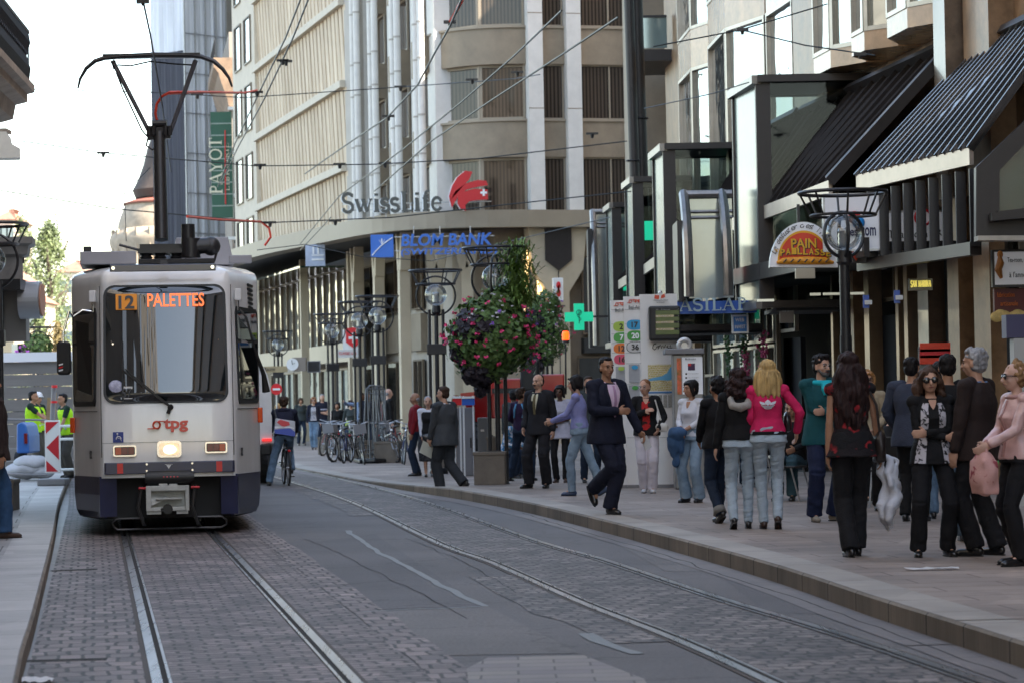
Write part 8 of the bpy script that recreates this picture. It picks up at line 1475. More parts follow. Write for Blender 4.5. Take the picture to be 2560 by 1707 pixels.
c_ljean=fab('light_jeans',(.36,.44,.50),var=.12,vs=4,bump=.4,var2=(.42,.50,.56)); c_jean=fab('blue_jeans',(.085,.15,.235),var=.45,vs=4,bump=.4,var2=(.14,.21,.30)); c_djean=fab('dark_jeans',(.018,.03,.055),var=.35,vs=4); c_mjean=fab('faded_jeans',(.17,.25,.33),var=.22,vs=4,var2=(.24,.32,.40))
c_pink=fab('hot_pink_fleece',(.62,.022,.11)); c_pinkl=mat('pale_pink_leather',(.60,.38,.36),.34,var=.12,vs=6,bump=.3,bs=14,coat=.2); c_whitec=fab('white_cotton',(.62,.63,.68),var=.06); c_offw=fab('white_trousers',(.58,.54,.58),var=.08); c_brownj=fab('dark_brown_jacket',(.030,.020,.018)); c_red=fab('dark_red_knit',(.20,.012,.018)); c_lav=fab('lavender_knit',(.23,.24,.46)); c_lilac=fab('pale_lilac_cotton',(.46,.46,.56)); c_shirtp=fab('pink_shirt',(.66,.50,.62)); c_bge=fab('beige_knit',(.36,.29,.19)); c_cream=fab('cream_shirt',(.55,.52,.38)); c_vis=fab('hi_vis_yellow',(.42,.78,.02),emit=0); c_olive=fab('olive_work_trousers',(.075,.07,.06)); c_tie=fab('dark_tie',(.02,.022,.03)); c_denj=fab('denim_jacket',(.04,.085,.17)); c_bluegrey=fab('blue_grey_blazer',(.035,.042,.066)); c_gold=fab('gold_tie',(.12,.10,.05)); c_cyan=fab('cyan_scarf',(.02,.42,.50)); c_hood=fab('pale_hood_lining',(.34,.32,.29)); c_refl=mat('reflective_tape',(.45,.47,.48),.3,.3); c_purp=fab('dark_violet_top',(.03,.015,.045)); c_gsh=fab('grey_green_top',(.045,.055,.055)); c_helm=mat('white_helmet',(.68,.70,.74),.3,coat=.3)
s_black=mat('black_leather',(.010,.010,.011),.3,coat=.3); s_brown=mat('brown_leather',(.05,.028,.02),.4); s_tan=mat('pale_suede',(.30,.26,.20),.8); s_white=mat('white_trainers',(.55,.55,.56),.5); s_blue=mat('blue_flats',(.02,.04,.09),.5)
def fabric_pattern(name,c1,c2,scale,lo=.48,hi=.54,c3=None):
    m=fab(name,c1); nt=m.node_tree; L=nt.links; N=nt.nodes.new; b=nt.nodes['Principled BSDF']; tc=N('ShaderNodeTexCoord'); n=N('ShaderNodeTexNoise'); n.inputs['Scale'].default_value=scale; n.inputs['Detail'].default_value=3; n.inputs['Distortion'].default_value=.6; L.new(tc.outputs['Object'],n.inputs[0]); r=N('ShaderNodeValToRGB'); r.color_ramp.elements[0].position=lo; r.color_ramp.elements[0].color=(*c1,1); r.color_ramp.elements[1].position=hi; r.color_ramp.elements[1].color=(*c2,1); L.new(n.outputs[0],r.inputs[0]); L.new(r.outputs[0],b.inputs['Base Color']); return m
c_floral=fabric_pattern('black_red_floral',(.012,.010,.012),(.28,.02,.025),7,.52,.6); c_lace=fabric_pattern('white_lace_on_black',(.02,.02,.022),(.52,.50,.54),26,.42,.5); c_bluew=fabric_pattern('blue_white_print',(.04,.22,.42),(.6,.62,.66),14); c_bagp=fabric_pattern('pink_flower_bag',(.58,.33,.30),(.30,.06,.08),12,.60,.66); c_stripe=fab('striped_knit',(.3,.3,.34))
nt=c_stripe.node_tree; w_=nt.nodes.new('ShaderNodeTexWave'); w_.bands_direction='Z'; w_.inputs['Scale'].default_value=9; tc=nt.nodes.new('ShaderNodeTexCoord'); nt.links.new(tc.outputs['Object'],w_.inputs[0]); r_=nt.nodes.new('ShaderNodeValToRGB'); r_.color_ramp.interpolation='CONSTANT'; r_.color_ramp.elements[0].color=(.55,.55,.58,1); r_.color_ramp.elements[1].position=.6; r_.color_ramp.elements[1].color=(.03,.035,.07,1); nt.links.new(w_.outputs[0],r_.inputs[0]); nt.links.new(r_.outputs[0],nt.nodes['Principled BSDF'].inputs['Base Color'])
SLIM=(.082,.058,.044); REG=(.096,.072,.064); WIDE=(.104,.086,.088)
G1='people waiting and walking at the tram stop'
def bag(p,c,size,m,label,strap=None,cat='handbag',name='handbag',disp=True):   # c in the person's local coordinates (metres); own top-level thing
    w,d,h=size; M=Matrix.Translation(p.foot)@Matrix.Rotation(R(p.yaw),4,'Z'); t=thing(name,(0,0,0),label,cat); mb=MB(); c=V(c)
    mb.ell(c,(w,d,h),18,12); mb.box(c.x-w*.8,c.x+w*.8,c.y-d*.7,c.y+d*.7,c.z-h*.9,c.z+h*.55); o=soft(mb,'bag_body',m,t,.012,[(.008,9,9,9)],4,seed=int(abs(c.x)*99))
    if strap: mb=MB(); mb.tube([V(q) for q in strap],.012,6); mb.build('strap',m,t,smooth=True)
    t.matrix_world=M; t.location=p.foot; t.rotation_euler=(0,0,R(p.yaw)); return t
def W2(p,l,f,z): return V((l*p.k,-f*p.k,z*p.k))
# 1 long-haired woman seen from behind
p=person('woman with very long dark hair, seen from behind in a black and red camisole',1962,1277,803,184,sex='f',skin='tan',lean=1,feet=((.05,-.10,.0,5,0),(-.05,.10,0,-3,0)),hands=((.20,.02,.86),(-.25,.02,.80)),head=(4,0,3),group=G1)
p.top(c_floral,g=.012,hem=-.22,sleeve='none',tmax=.80,name='camisole',flare=1.12); p.legs(c_blackt,r=(.100,.082,.075)); p.shoes(s_black); p.hair('wavy','darkred',L=.62); p.place()
mb=MB(); [mb.tube([p.surf(.80,R(a),.012),p.surf(.93,R(a*.9),.012),p.surf(.98,R(a),.008)],.008,5) for a in (-45,45,-140,140)]; p.kid(mb,'camisole_strap',c_black)
bag(p,W2(p,-.24,.02,.93),(.055,.12,.15),mat('dark_brown_bag',(.02,.014,.013),.45,bump=.2,bs=20),'dark brown shoulder bag at the hip of the long-haired woman',strap=[W2(p,-.22,-.10,1.05),W2(p,-.20,-.09,1.28),W2(p,-.13,0,1.47),W2(p,-.19,.08,1.28),W2(p,-.22,.10,1.05)])
t=thing('white_cloth',(0,0,0),'white crumpled cloth hanging from the hand of the long-haired woman','garment'); mb=MB(); rng=random.Random(3)
for a,b,c_,r0 in ((-.28,.06,.0,.035),(-.33,.0,.02,.045),(-.38,.04,-.02,.04),(-.30,.10,.05,.03)):
    L_=.62-abs(a+.31)*2.2; mb.tube([W2(p,-.26,.04,.88)]+[W2(p,a+.03*math.sin(q*1.7+a*20),b+.02*math.cos(q*2.1),.80-L_*q/6) for q in range(7)],[.02,.025,r0*.8,r0,r0+.008,r0+.004,r0*.8,r0*.3],9)
soft(mb,'cloth',c_whitec,t,.011,[(.016,14,14,5),(.008,28,28,12)],3,seed=4); t.location=p.foot; t.rotation_euler=(0,0,R(p.yaw))
# 2 woman in sunglasses, arms folded
p=person('woman in big sunglasses with folded arms, black cardigan with white lace panels',2145,1277,838,4,sex='f',skin='light',feet=((.13,0,0,14,0),(-.14,.0,0,-14,0)),hands=((-.08,.17,1.13),(.10,.155,1.09)),poles=((.7,-.2,-.7),(-.7,-.2,-.7)),head=(-4,-3,-4),group=G1)
p.top(c_black,g=.014,hem=-.22,sr=(.052,.044,.036),name='cardigan'); p.legs(c_blackt,r=(.098,.078,.080)); p.shoes(s_black); p.hair('wavy','chestnut',L=.25)
for q in (-1,1): p.patch('lace_panel',c_lace,-.20,.90,lambda u,q=q:q*(22-8*u),lambda u,q=q:q*(58-18*u),.016)
p.patch('neckline_skin',p.skin,.78,.96,lambda u:-18*u,lambda u:18*u,.012)
P=p.HP; mb=MB(); [mb.ell(P(q*.035,.090,.004),(.033,.010,.026),14,10,(p.hl,p.hf,p.hup)) for q in (-1,1)]; mb.tube([P(-.078,.0,.01),P(-.06,.083,.012),P(0,.098,.014),P(.06,.083,.012),P(.078,0,.01)],.005,6); p.kid(mb,'sunglasses',M_lens); p.place()
# 3 grey-haired man
p=person('tall grey-haired man in dark brown jacket turned away to the left, talking',2252,1275,795,-128,sex='m',b=1.03,skin='light',feet=((.09,.0,0,12,0),(-.12,-.10,0,-12,0)),hands=((.24,.10,.84),(-.25,.12,.86)),head=(10,2,0),group=G1)
p.top(c_brownj,g=.032,hem=-.32,sr=(.070,.062,.052),name='jacket'); p.legs(c_blackt,r=(.102,.084,.082)); p.shoes(s_black,L=.18); p.hair('curlyshort','grey'); mb=MB(); mb.tube([p.surf(.98,R(a),.008) for a in range(-150,151,30)],.017,6); p.kid(mb,'shirt_collar',fab('blue_shirt',(.14,.22,.38))); p.place()
# 4 pink leather jacket woman
p=person('woman in pale pink leather jacket with curly honey hair and sunglasses at the right edge',2345,1297,828,-72,sex='f',skin='pale',feet=((.10,.05,0,6,0),(-.10,-.05,0,-10,0)),hands=((.12,.34,1.04),(-.05,.30,1.02)),poles=((.5,-.5,-.8),(-.5,-.5,-.8)),head=(-12,4,0),group=G1)
p.top(c_pinkl,g=.020,hem=-.10,sr=(.058,.050,.042),name='leather_jacket',cuff=mat('pink_leather_trim',(.40,.22,.20),.4)); p.patch('zip_edge',MATS['pink_leather_trim'],-.05,.92,-3,3,.024,off=.008); mb=MB(); mb.tube([p.surf(.97,R(a),.016) for a in range(-150,151,30)],.020,6); p.kid(mb,'collar',MATS['pink_leather_trim']); p.legs(c_blackt,r=(.095,.074,.070)); p.shoes(s_black,L=.20); p.hair('ponytail','honey'); P=p.HP; mb=MB(); [mb.ell(P(q*.035,.090,.004),(.030,.010,.020),14,10,(p.hl,p.hf,p.hup)) for q in (-1,1)]; mb.tube([P(-.078,-.01,.01),P(-.065,.075,.012),P(0,.098,.012),P(.065,.075,.012),P(.078,-.01,.01)],.005,6); p.kid(mb,'sunglasses',M_lens); p.place()
bag(p,W2(p,.06,.36,.80),(.15,.10,.19),c_bagp,'pale pink shopping bag printed with small flowers, held by the woman in leather jacket',strap=[W2(p,.0,.30,.92),W2(p,.02,.34,1.06),W2(p,.10,.36,1.08),W2(p,.14,.38,.92)],name='shopping_bag')
q=gnd(2300,1180,.15); t=thing('plastic_bag',(q.x,q.y+.2,.55),'bright green plastic bag behind the pale pink bag','bag'); mb=MB(); c=at(2303,1100,q.y+.2); mb.ell(c,(.13,.09,.17)); mb.box(c.x-.11,c.x+.11,c.y-.06,c.y+.06,c.z-.15,c.z+.14); o=soft(mb,'bag_body',mat('green_plastic',(.05,.50,.12),.3,bump=.4,bs=10),t,.014,[(.012,8,8,8)],3); o.location=-t.location; mb=MB(); mb.tube([c+V((-.06,0,.13)),c+V((-.02,0,.34)),c+V((.05,0,.13))],.008,5); mb.build('handle',MATS['green_plastic'],t)
# 5 teal jacket man
p=person('bearded man in teal jacket and cyan scarf with glasses, arms folded',1893,1196,790,22,sex='m',b=1.0,H=1.84,skin='light',feet=((.12,.0,0,22,0),(-.13,.03,0,-16,0)),hands=((-.06,.17,1.14),(.12,.16,1.10)),poles=((.7,-.2,-.7),(-.7,-.2,-.7)),head=(10,-2,0),group=G1)
p.top(c_teal,g=.030,hem=-.32,sr=(.068,.060,.050),name='jacket'); p.legs(c_navyt,r=(.102,.088,.086)); p.shoes(s_tan,L=.17); p.hair('curlyshort','black'); P=p.HP; mb=MB(); mb.ell(P(0,.052,-.082),(.050,.045,.034),14,10,(p.hl,p.hf,p.hup)); mb.tube([P(-.062,.02,-.03),P(-.05,.055,-.075)],.016,8); mb.tube([P(.062,.02,-.03),P(.05,.055,-.075)],.016,8); mb.tube([P(-.03,.092,-.045),P(0,.10,-.043),P(.03,.092,-.045)],.009,6); soft(mb,'beard',mat('greying_beard',(.10,.09,.085),.8,bump=.5,bs=50),p.root,.0075,None,1)
mb=MB(); [mb.ring(P(q*.034,.098,.002),.024,.0028,axis=p.hf,n=5,seg=16) for q in (-1,1)]; mb.tube([P(-.010,.10,.006),P(.010,.10,.006)],.003,4); p.kid(mb,'glasses',M_chr)
mb=MB(); mb.tube([p.surf(.97,R(a),.035) for a in range(0,360,30)]+[p.surf(.97,0,.035)],.030,8); mb.tube([p.surf(.95,R(8),.05),p.surf(.82,R(4),.045),p.surf(.66,R(6),.04)],[.035,.045,.04],10); mb.tube([p.surf(.95,R(-8),.05),p.surf(.84,R(-10),.045),p.surf(.72,R(-5),.04)],[.03,.04,.03],10); soft(mb,'scarf',c_cyan,p.root,.010,[(.006,25,25,12)],2); p.place()
# 6 blonde in pink
p=person('blonde girl in hot pink track top with a white trefoil on the back, walking away',1769,1214,822,176,sex='f',skin='light',lean=1,feet=((-.10+.16,.10,.0,4,0),(-.08,-.06,.035,-2,30)),hands=((.17,.16,.92),(-.30,.16,.98)),poles=((.2,-1,0),(-.9,-.5,-.4)),head=(2,0,-2),group=G1)
p.top(c_pink,g=.018,hem=.06,sr=(.056,.048,.042),name='track_top'); p.legs(c_ljean,r=(.092,.062,.050),disp=[(.003,8,8,10),(.0040,10,10,46)]); p.shoes(s_brown); p.hair('long','blond',L=.30); 
def onback(u_,v_,g): t=.62+v_*.30; a=180+u_*90; return p.surf(t,R(a),(g)*p.k)
mb=MB()
def petal(pts,cut=True):
    c=[onback(x,y,.026) for x,y in pts]; d=[onback(x,y,.012) for x,y in pts]; n=len(c); mb.add(c+d,[tuple(range(n)),tuple(reversed(range(n,2*n)))]+[(i,(i+1)%n,n+(i+1)%n,n+i) for i in range(n)])
for cx_,rot,sc in ((0,0,1),(-.13,42,.85),(.13,-42,.85)):
    L=[(0,-.10),(.07,.05),(.075,.16),(.0,.33),(-.075,.16),(-.07,.05)]; a=R(rot); Q=[(x*sc*1.2,y*sc) for x,y in L]; Q=[(cx_*.9+x*math.cos(a)-y*math.sin(a),.08+x*math.sin(a)+y*math.cos(a)) for x,y in Q]; petal(Q)
for j in range(3): y=-.02-.085*j; w=.24-.055*j; petal([(-w,y+.05),(-w*.5,y+.005),(0,y-.012),(w*.5,y+.005),(w,y+.05),(w*.93,y-.0),(w*.5,y-.045),(0,y-.062),(-w*.5,y-.045),(-w*.93,y)])
p.kid(mb,'back_emblem',c_whitec,smooth=False); [p.patch('back_pocket',c_ljean,-.12,-.02,lambda u,q=q:180+q*12,lambda u,q=q:180+q*42,.014,off=.010) for q in (-1,1)]; p.patch('belt',c_black,.02,.09,-180,180,.022); mb=MB(); mb.tube([p.surf(.97,R(-95),.03),p.surf(.9,R(-120),.03),p.surf(.6,R(-110),.035)],.010,6); p.kid(mb,'bag_strap',s_black); p.place()
bag(p,W2(p,-.20,.10,1.10),(.045,.10,.11),s_black,'black shoulder bag under the arm of the girl in pink')
# 7 dark-haired girl, black hooded jacket
p=person('girl with long dark hair in black jacket with pale hood and light jeans, walking away',1704,1214,842,180,sex='f',skin='light',feet=((-.04+.13,-.05,.03,3,28),(-.08,.10,0,-4,0)),hands=((.26,.06,.86),(-.22,.05,.92)),head=(12,0,3),group=G1)
p.top(c_black,g=.026,hem=.02,sr=(.062,.054,.046),name='hooded_jacket'); p.legs(c_ljean,r=(.094,.064,.050),disp=[(.003,8,8,10),(.0042,10,10,46)]); p.shoes(s_black); p.hair('curlylong','darkred',L=.22); mb=MB(); mb.tube([p.surf(.98,R(118),.02),p.surf(.88,R(138),.035),p.surf(.76,R(158),.045),p.surf(.71,R(180),.05),p.surf(.76,R(202),.045),p.surf(.88,R(222),.035),p.surf(.98,R(242),.02)],[.022,.036,.046,.050,.046,.036,.022],10); soft(mb,'hood',c_hood,p.root,.010,[(.006,20,20,20)],2); 
for q in (-1,1): p.patch('back_pocket',c_ljean,-.12,-.02,lambda u,q=q:180+q*12,lambda u,q=q:180+q*42,.014,off=.010)
p.place()
# 8 dark jeans woman left of them
p=person('woman in black jacket and dark jeans with turned-up cuffs, left of the hooded girl',1655,1200,862,-160,sex='f',skin='tan',feet=((.06,-.14,.04,5,30),(-.05,.14,0,0,0)),hands=((.12,.30,.98),(-.10,.34,.96)),poles=((.6,-.5,-.7),(-.6,-.5,-.7)),head=(10,6,0),group=G1)
p.top(c_black,g=.026,hem=-.14,sr=(.062,.054,.046)); p.legs(c_djean,r=(.096,.072,.060)); p.shoes(s_black); p.hair('curlyshort','black'); mb=MB(); 
for i in (0,1): d=(p.ank[i]-p.knee[i]).normalized(); mb.tube([p.ank[i]-d*.07,p.ank[i]+d*.01],[.066,.068],14)
p.kid(mb,'turned_up_cuff',fab('pale_denim_cuff',(.2,.2,.19))); p.place()
# 9 woman white blouse
p=person('black-haired woman in white blouse and wide light jeans with a denim jacket over her arm',1594,1153,870,-40,sex='f',skin='tan',feet=((.10,.0,0,10,0),(-.10,.04,0,-10,0)),hands=((.0,.22,1.02),(-.05,.20,1.0)),poles=((.7,-.4,-.6),(-.7,-.4,-.6)),head=(-22,6,0),group=G1)
p.top(c_whitec,g=.016,hem=-.05,sr=(.052,.048,.042),sleeve='three',name='blouse'); p.legs(c_mjean,r=(.098,.080,.088)); p.shoes(s_black); p.hair('bob','black'); p.patch('neckline_skin',p.skin,.74,.96,lambda u:-16*u,lambda u:16*u,.014); p.place()
t=thing('denim_jacket',(0,0,0),'blue denim jacket draped over the forearm of the black-haired woman in white blouse','garment'); mb=MB(); c=W2(p,-.08,.26,.98); mb.ell(c,(.13,.10,.09)); mb.ell(c+V((-.05,-.03,-.16)),(.09,.06,.17)); mb.ell(c+V((.05,.02,-.14)),(.05,.04,.14)); mb.ell(c+V((-.02,0,-.32)),(.06,.04,.12)); soft(mb,'cloth',c_denj,t,.013,[(.018,8,8,7),(.008,20,20,16)],2); t.location=p.foot; t.rotation_euler=(0,0,R(p.yaw))
# 10 woman white trousers
p=person('woman in black jacket over red printed shirt and white trousers, hand on her chest',1488,1131,868,-4,sex='f',skin='light',feet=((.07,.05,0,10,0),(-.05,-.08,0,-6,0)),hands=((.19,.20,.98),(-.02,.17,1.24)),poles=((.8,-.4,-.5),(-.8,-.2,-.7)),head=(-22,2,-3),group=G1,side=0)
p.top(c_black,g=.026,hem=-.16,sr=(.062,.055,.048)); p.patch('red_printed_shirt',fabric_pattern('red_black_print',(.42,.02,.02),(.02,.015,.015),9,.5,.55),.02,.88,lambda u:-14-6*u,lambda u:14+6*u,.030); p.patch('neckline_skin',p.skin,.80,.97,lambda u:-20*u,lambda u:20*u,.034); p.legs(c_offw,r=(.098,.085,.078)); p.shoes(s_white); p.hair('bun','auburn')
P=p.HP; mb=MB(); [mb.ring(P(q*.034,.096,.002),.022,.0028,axis=p.hf,n=5,seg=16) for q in (-1,1)]; p.kid(mb,'glasses',M_chr); p.place(); bag(p,W2(p,.24,.16,1.0),(.10,.06,.075),mat('white_leather',(.55,.53,.48),.4),'small white leather handbag on the arm of the woman in white trousers',strap=[W2(p,.24,.14,1.05),W2(p,.20,.13,1.2),W2(p,.14,.08,1.42)])
# 11 man in navy suit striding
p=person('tall dark-haired man in navy suit and pink open shirt striding at the kerb',1396,1180,805,38,sex='m',b=1.05,H=1.93,skin='tan',lean=2,feet=((-.02,.07,0,-6,0),(-.02,-.20,.20,0,62)),hands=((.34,.16,.90),(-.02,.22,1.12)),poles=((.4,-.9,-.1),(-.8,-.3,-.5)),head=(-12,0,0),group=G1,hip=(0,.0,-.02))
p.top(c_navy,g=.030,hem=-.34,sr=(.070,.060,.050),name='suit_jacket',cuff=c_shirtp); p.suit(c_navy,c_shirtp,None,g=.030,deep=.25,w=24); p.patch('button_placket',fab('mauve_tie',(.42,.26,.40)),.26,.93,-3,3,.032,off=.008); p.legs(c_navy,r=(.106,.088,.080)); p.shoes(s_black,L=.18); p.hair('short','black'); p.place()
def inhand(p,i,w,h,m,label,name='paper_sheet',cat='paper',rot=25,off=(0,0,0)):
    c=p.hd[i]+V(off); a=R(rot); r=V((math.cos(a),-.3*math.sin(a),math.sin(a))).normalized(); u=V((-math.sin(a),.1,math.cos(a))).normalized(); t=thing(name,p.foot,label,cat); mb=MB(); mb.bar(c-u*h/2,c+u*h/2,w,.006,r.cross(u)); o=mb.build('sheet',m,None); o.parent=t; t.rotation_euler=(0,0,R(p.yaw)); return t
inhand(p,0,.10,.16,M_cardw,'folded white papers in the left hand of the striding man in navy suit',off=(.03,-.02,-.06))
# 12 woman lavender top
p=person('woman in lavender sweater and faded jeans, head bowed, half behind the striding man',1335,1138,852,-100,sex='f',skin='light',lean=4,feet=((-.04,.14,0,0,0),(.04,-.32,.03,0,25)),hands=((.05,.40,1.08),(-.08,.38,1.08)),poles=((.4,-.4,-.9),(-.4,-.4,-.9)),head=(0,32,0),group=G1,H=1.74)
p.top(c_lav,g=.016,hem=.02,sr=(.050,.044,.038),name='sweater'); p.legs(c_mjean,r=(.094,.070,.062)); p.shoes(s_blue,kind='flat'); p.hair('bob','black'); p.place(); inhand(p,0,.05,.10,M_rub,'small dark phone in the hand of the woman in lavender sweater','mobile_phone','phone')
# 13 woman lilac tunic
p=person('dark-skinned woman with black bob in pale lilac tunic and black trousers, facing the camera',1290,1108,872,-14,sex='f',skin='dark',b=1.04,feet=((.09,.05,0,8,0),(-.09,-.02,0,-8,0)),hands=((-.02,.22,1.06),(-.10,.20,1.05)),poles=((.7,-.3,-.6),(-.7,-.3,-.6)),head=(-4,8,0),group=G1,H=1.66)
p.top(c_lilac,g=.026,hem=-.34,sleeve='short',sr=(.066,.058,.05),name='tunic',flare=1.08); p.legs(c_black,r=(.090,.066,.058)); p.shoes(s_brown,kind='flat'); p.hair('bob','black'); p.place(); bag(p,W2(p,-.14,.22,1.03),(.10,.06,.08),s_brown,'brown handbag held in front of the lilac tunic')
# 14 moustached man dark suit
p=person('balding man with moustache in dark suit, yellow shirt and tie, standing at the planter',1242,1120,850,-32,sex='m',b=1.0,skin='light',feet=((.10,-.02,0,16,0),(-.14,.10,0,-18,0)),hands=((.24,.0,.88),(-.22,.10,.92)),head=(-6,4,0),group=G1,H=1.80)
p.top(c_char,g=.030,hem=-.30,sr=(.068,.060,.050),name='suit_jacket'); p.suit(c_char,c_cream,c_gold,g=.030,deep=.34,w=16); p.legs(c_char,r=(.104,.088,.084)); p.shoes(s_black,L=.18); p.hair('receding','black'); P=p.HP; mb=MB(); mb.tube([P(-.032,.082,-.050),P(0,.100,-.044),P(.032,.082,-.050)],[.005,.010,.005],6); p.kid(mb,'moustache',M_brow); p.place()
# 15 youth with blue straps
p=person('youth in dark purple top with light blue backpack straps, left of the moustached man',1200,1104,883,150,sex='m',b=.88,skin='tan',feet=((.26,.0,0,10,0),(-.14,.10,0,-10,0)),hands=((.16,.22,1.02),(-.16,.24,1.0)),poles=((.7,-.3,-.6),(-.7,-.3,-.6)),head=(-30,6,0),group=G1,H=1.66)
p.top(c_purp,g=.02,hem=-.05); p.legs(c_djean,r=(.098,.078,.070)); p.shoes(s_black); p.hair('curlyshort','brown'); mb=MB(); [mb.tube([p.surf(.97,R(q),.03),p.surf(.75,R(q*1.05),.03),p.surf(.45,R(q),.03)],.016,6) for q in (150,210)]; p.kid(mb,'backpack_strap',fab('light_blue_strap',(.12,.34,.55))); p.place()
# seated figures
SIT=dict(hip=(0,0,-.44),feet=((.10,.42,0,6,0),(-.10,.42,0,-6,0)),kp=((0,.3,1),(0,.3,1)))
def sitter(label,x,y,top,yaw,**k):
    d=dict(SIT); d.update(k); g=foot(x,y); H=d.pop('H',1.70); vox=.011 if g.y<44 else .015; return Person(label,g,yaw,H,vox=vox,seed=int(x),**d)
p=sitter('person in blue and white patterned shirt sitting bent on the planter edge',1166,1098,955,50,sex='f',skin='dark',lean=22,hands=((.10,.34,.62),(-.10,.34,.60)),head=(0,10,0),feet=((.10,.36,0,6,0),(-.12,.30,0,-6,0)))
p.top(c_bluew,g=.022,hem=0,sr=(.058,.052,.044),name='patterned_shirt'); p.legs(c_djean,r=(.096,.074,.064)); p.shoes(s_black); p.hair('short','black'); p.place()
p=person('person in grey-green top seen from behind between the flower basket and the youth',1183,1096,880,170,sex='m',b=.95,skin='dark',group=G1,H=1.68); p.top(c_gsh,g=.026,hem=-.1); p.legs(c_djean); p.shoes(s_black); p.hair('short','black'); p.place()
p=person('brown-haired person half hidden behind the shoulder of the striding man',1356,1108,832,10,sex='m',skin='light',group=G1,H=1.80); p.top(c_gsh,g=.022); p.legs(c_djean); p.shoes(s_black); p.hair('short','brown'); p.place()
# 19 grey suit man stepping off the kerb
p=person('man in charcoal suit stepping off the kerb with a white envelope, turned away left',1026,1134,868,-128,sex='m',b=1.05,skin='light',z=0,lean=2,feet=((.05,.08,0,0,0),(-.02,-.34,.10,0,45)),hands=((.16,.20,.86),(-.24,.0,.85)),poles=((.4,-.9,0),(-.5,-.8,0)),head=(14,2,0),group=G1,H=1.80)
p.top(c_dkgrey,g=.034,hem=-.36,sr=(.072,.062,.052),name='suit_jacket'); p.legs(fab('charcoal_trouser',(.028,.031,.036)),r=(.108,.090,.086)); p.shoes(s_black,L=.18); p.hair('short','brown'); mb=MB(); mb.tube([p.surf(.98,R(a),.010) for a in range(-150,151,30)],.016,6); p.kid(mb,'shirt_collar',c_whitec); p.place()
inhand(p,0,.30,.21,mat('envelope_cream',(.62,.62,.52),.6),'large pale envelope in the hand of the man in charcoal suit','envelope','envelope',rot=22,off=(.02,-.02,-.10))
# 20, 21 old couple
p=person('elderly woman with grey hair pinned back in black vest, white blouse and dark skirt',986,1094,902,8,sex='f',b=1.06,skin='light',feet=((.07,0,0,10,0),(-.07,0,0,-6,0)),hands=((.22,.10,.84),(-.16,.10,.86)),head=(-8,6,0),group=G1,H=1.60)
p.top(c_whitec,g=.018,hem=.0,sr=(.058,.050,.044),name='blouse'); mb=MB(); mb.loft([p.ring(t,.030*p.k) for t in (-.02,.1,.24,.4,.6,.74,.84,.90)]); soft(mb,'vest',c_black,p.root,.014,[(.003,10,10,10)],2); p.skirt(fabric_pattern('dark_dotted_skirt',(.012,.012,.014),(.06,.06,.065),60),.34,r=.22); p.shoes(s_black,kind='flat'); p.hair('bun','grey'); p.place()
bag(p,W2(p,-.02,.17,.86),(.12,.05,.09),s_black,'black bag hanging in front of the elderly woman in dark skirt')
p=person('balding man in dark red sweater facing left beside the elderly woman',958,1092,890,-82,sex='m',b=1.12,skin='tan',feet=((.08,.04,0,0,0),(-.08,-.04,0,0,0)),hands=((.20,.12,.86),(-.2,.05,.86)),head=(-4,2,0),group=G1,H=1.68)
p.top(c_red,g=.028,hem=-.06,sr=(.062,.055,.046),name='sweater'); p.legs(c_djean); p.shoes(s_black); p.hair('bald','grey'); p.place()
p=person('reddish-haired person half hidden behind the man in charcoal suit',1050,1068,893,0,sex='f',skin='tan',group=G1,H=1.62); p.top(c_bge); p.legs(c_djean); p.shoes(s_black); p.hair('bob','auburn'); p.place()
# far people
G2='people far down the right pavement'
p=person('woman in striped top, navy jacket and jeans walking towards the camera far down the pavement',722,1031,910,0,sex='f',skin='light',feet=((.05,.08,0,4,0),(-.05,-.05,0,-4,0)),group=G2); p.top(c_navy,g=.024,hem=-.1); p.patch('striped_top',c_stripe,.0,.9,-26,26,.030); p.legs(c_jean,r=(.094,.074,.076)); p.shoes(s_black); p.hair('bob','auburn'); P=p.HP; mb=MB(); [mb.ell(P(q*.035,.09,.004),(.028,.01,.018),8,6,(p.hl,p.hf,p.hup)) for q in (-1,1)]; p.kid(mb,'sunglasses',M_lens); p.place()
p=person('grey-haired man in dark blue polo with arms folded, behind the bicycles',742,1026,897,6,sex='m',b=1.05,skin='light',hands=((-.06,.17,1.12),(.12,.16,1.08)),poles=((.7,-.2,-.7),(-.7,-.2,-.7)),group=G2,H=1.80); p.top(c_navy,g=.022,hem=-.1,sleeve='short'); p.patch('pale_stripe',c_lilac,.52,.60,-50,50,.026); p.legs(c_djean); p.shoes(s_black); p.hair('short','grey'); p.place()
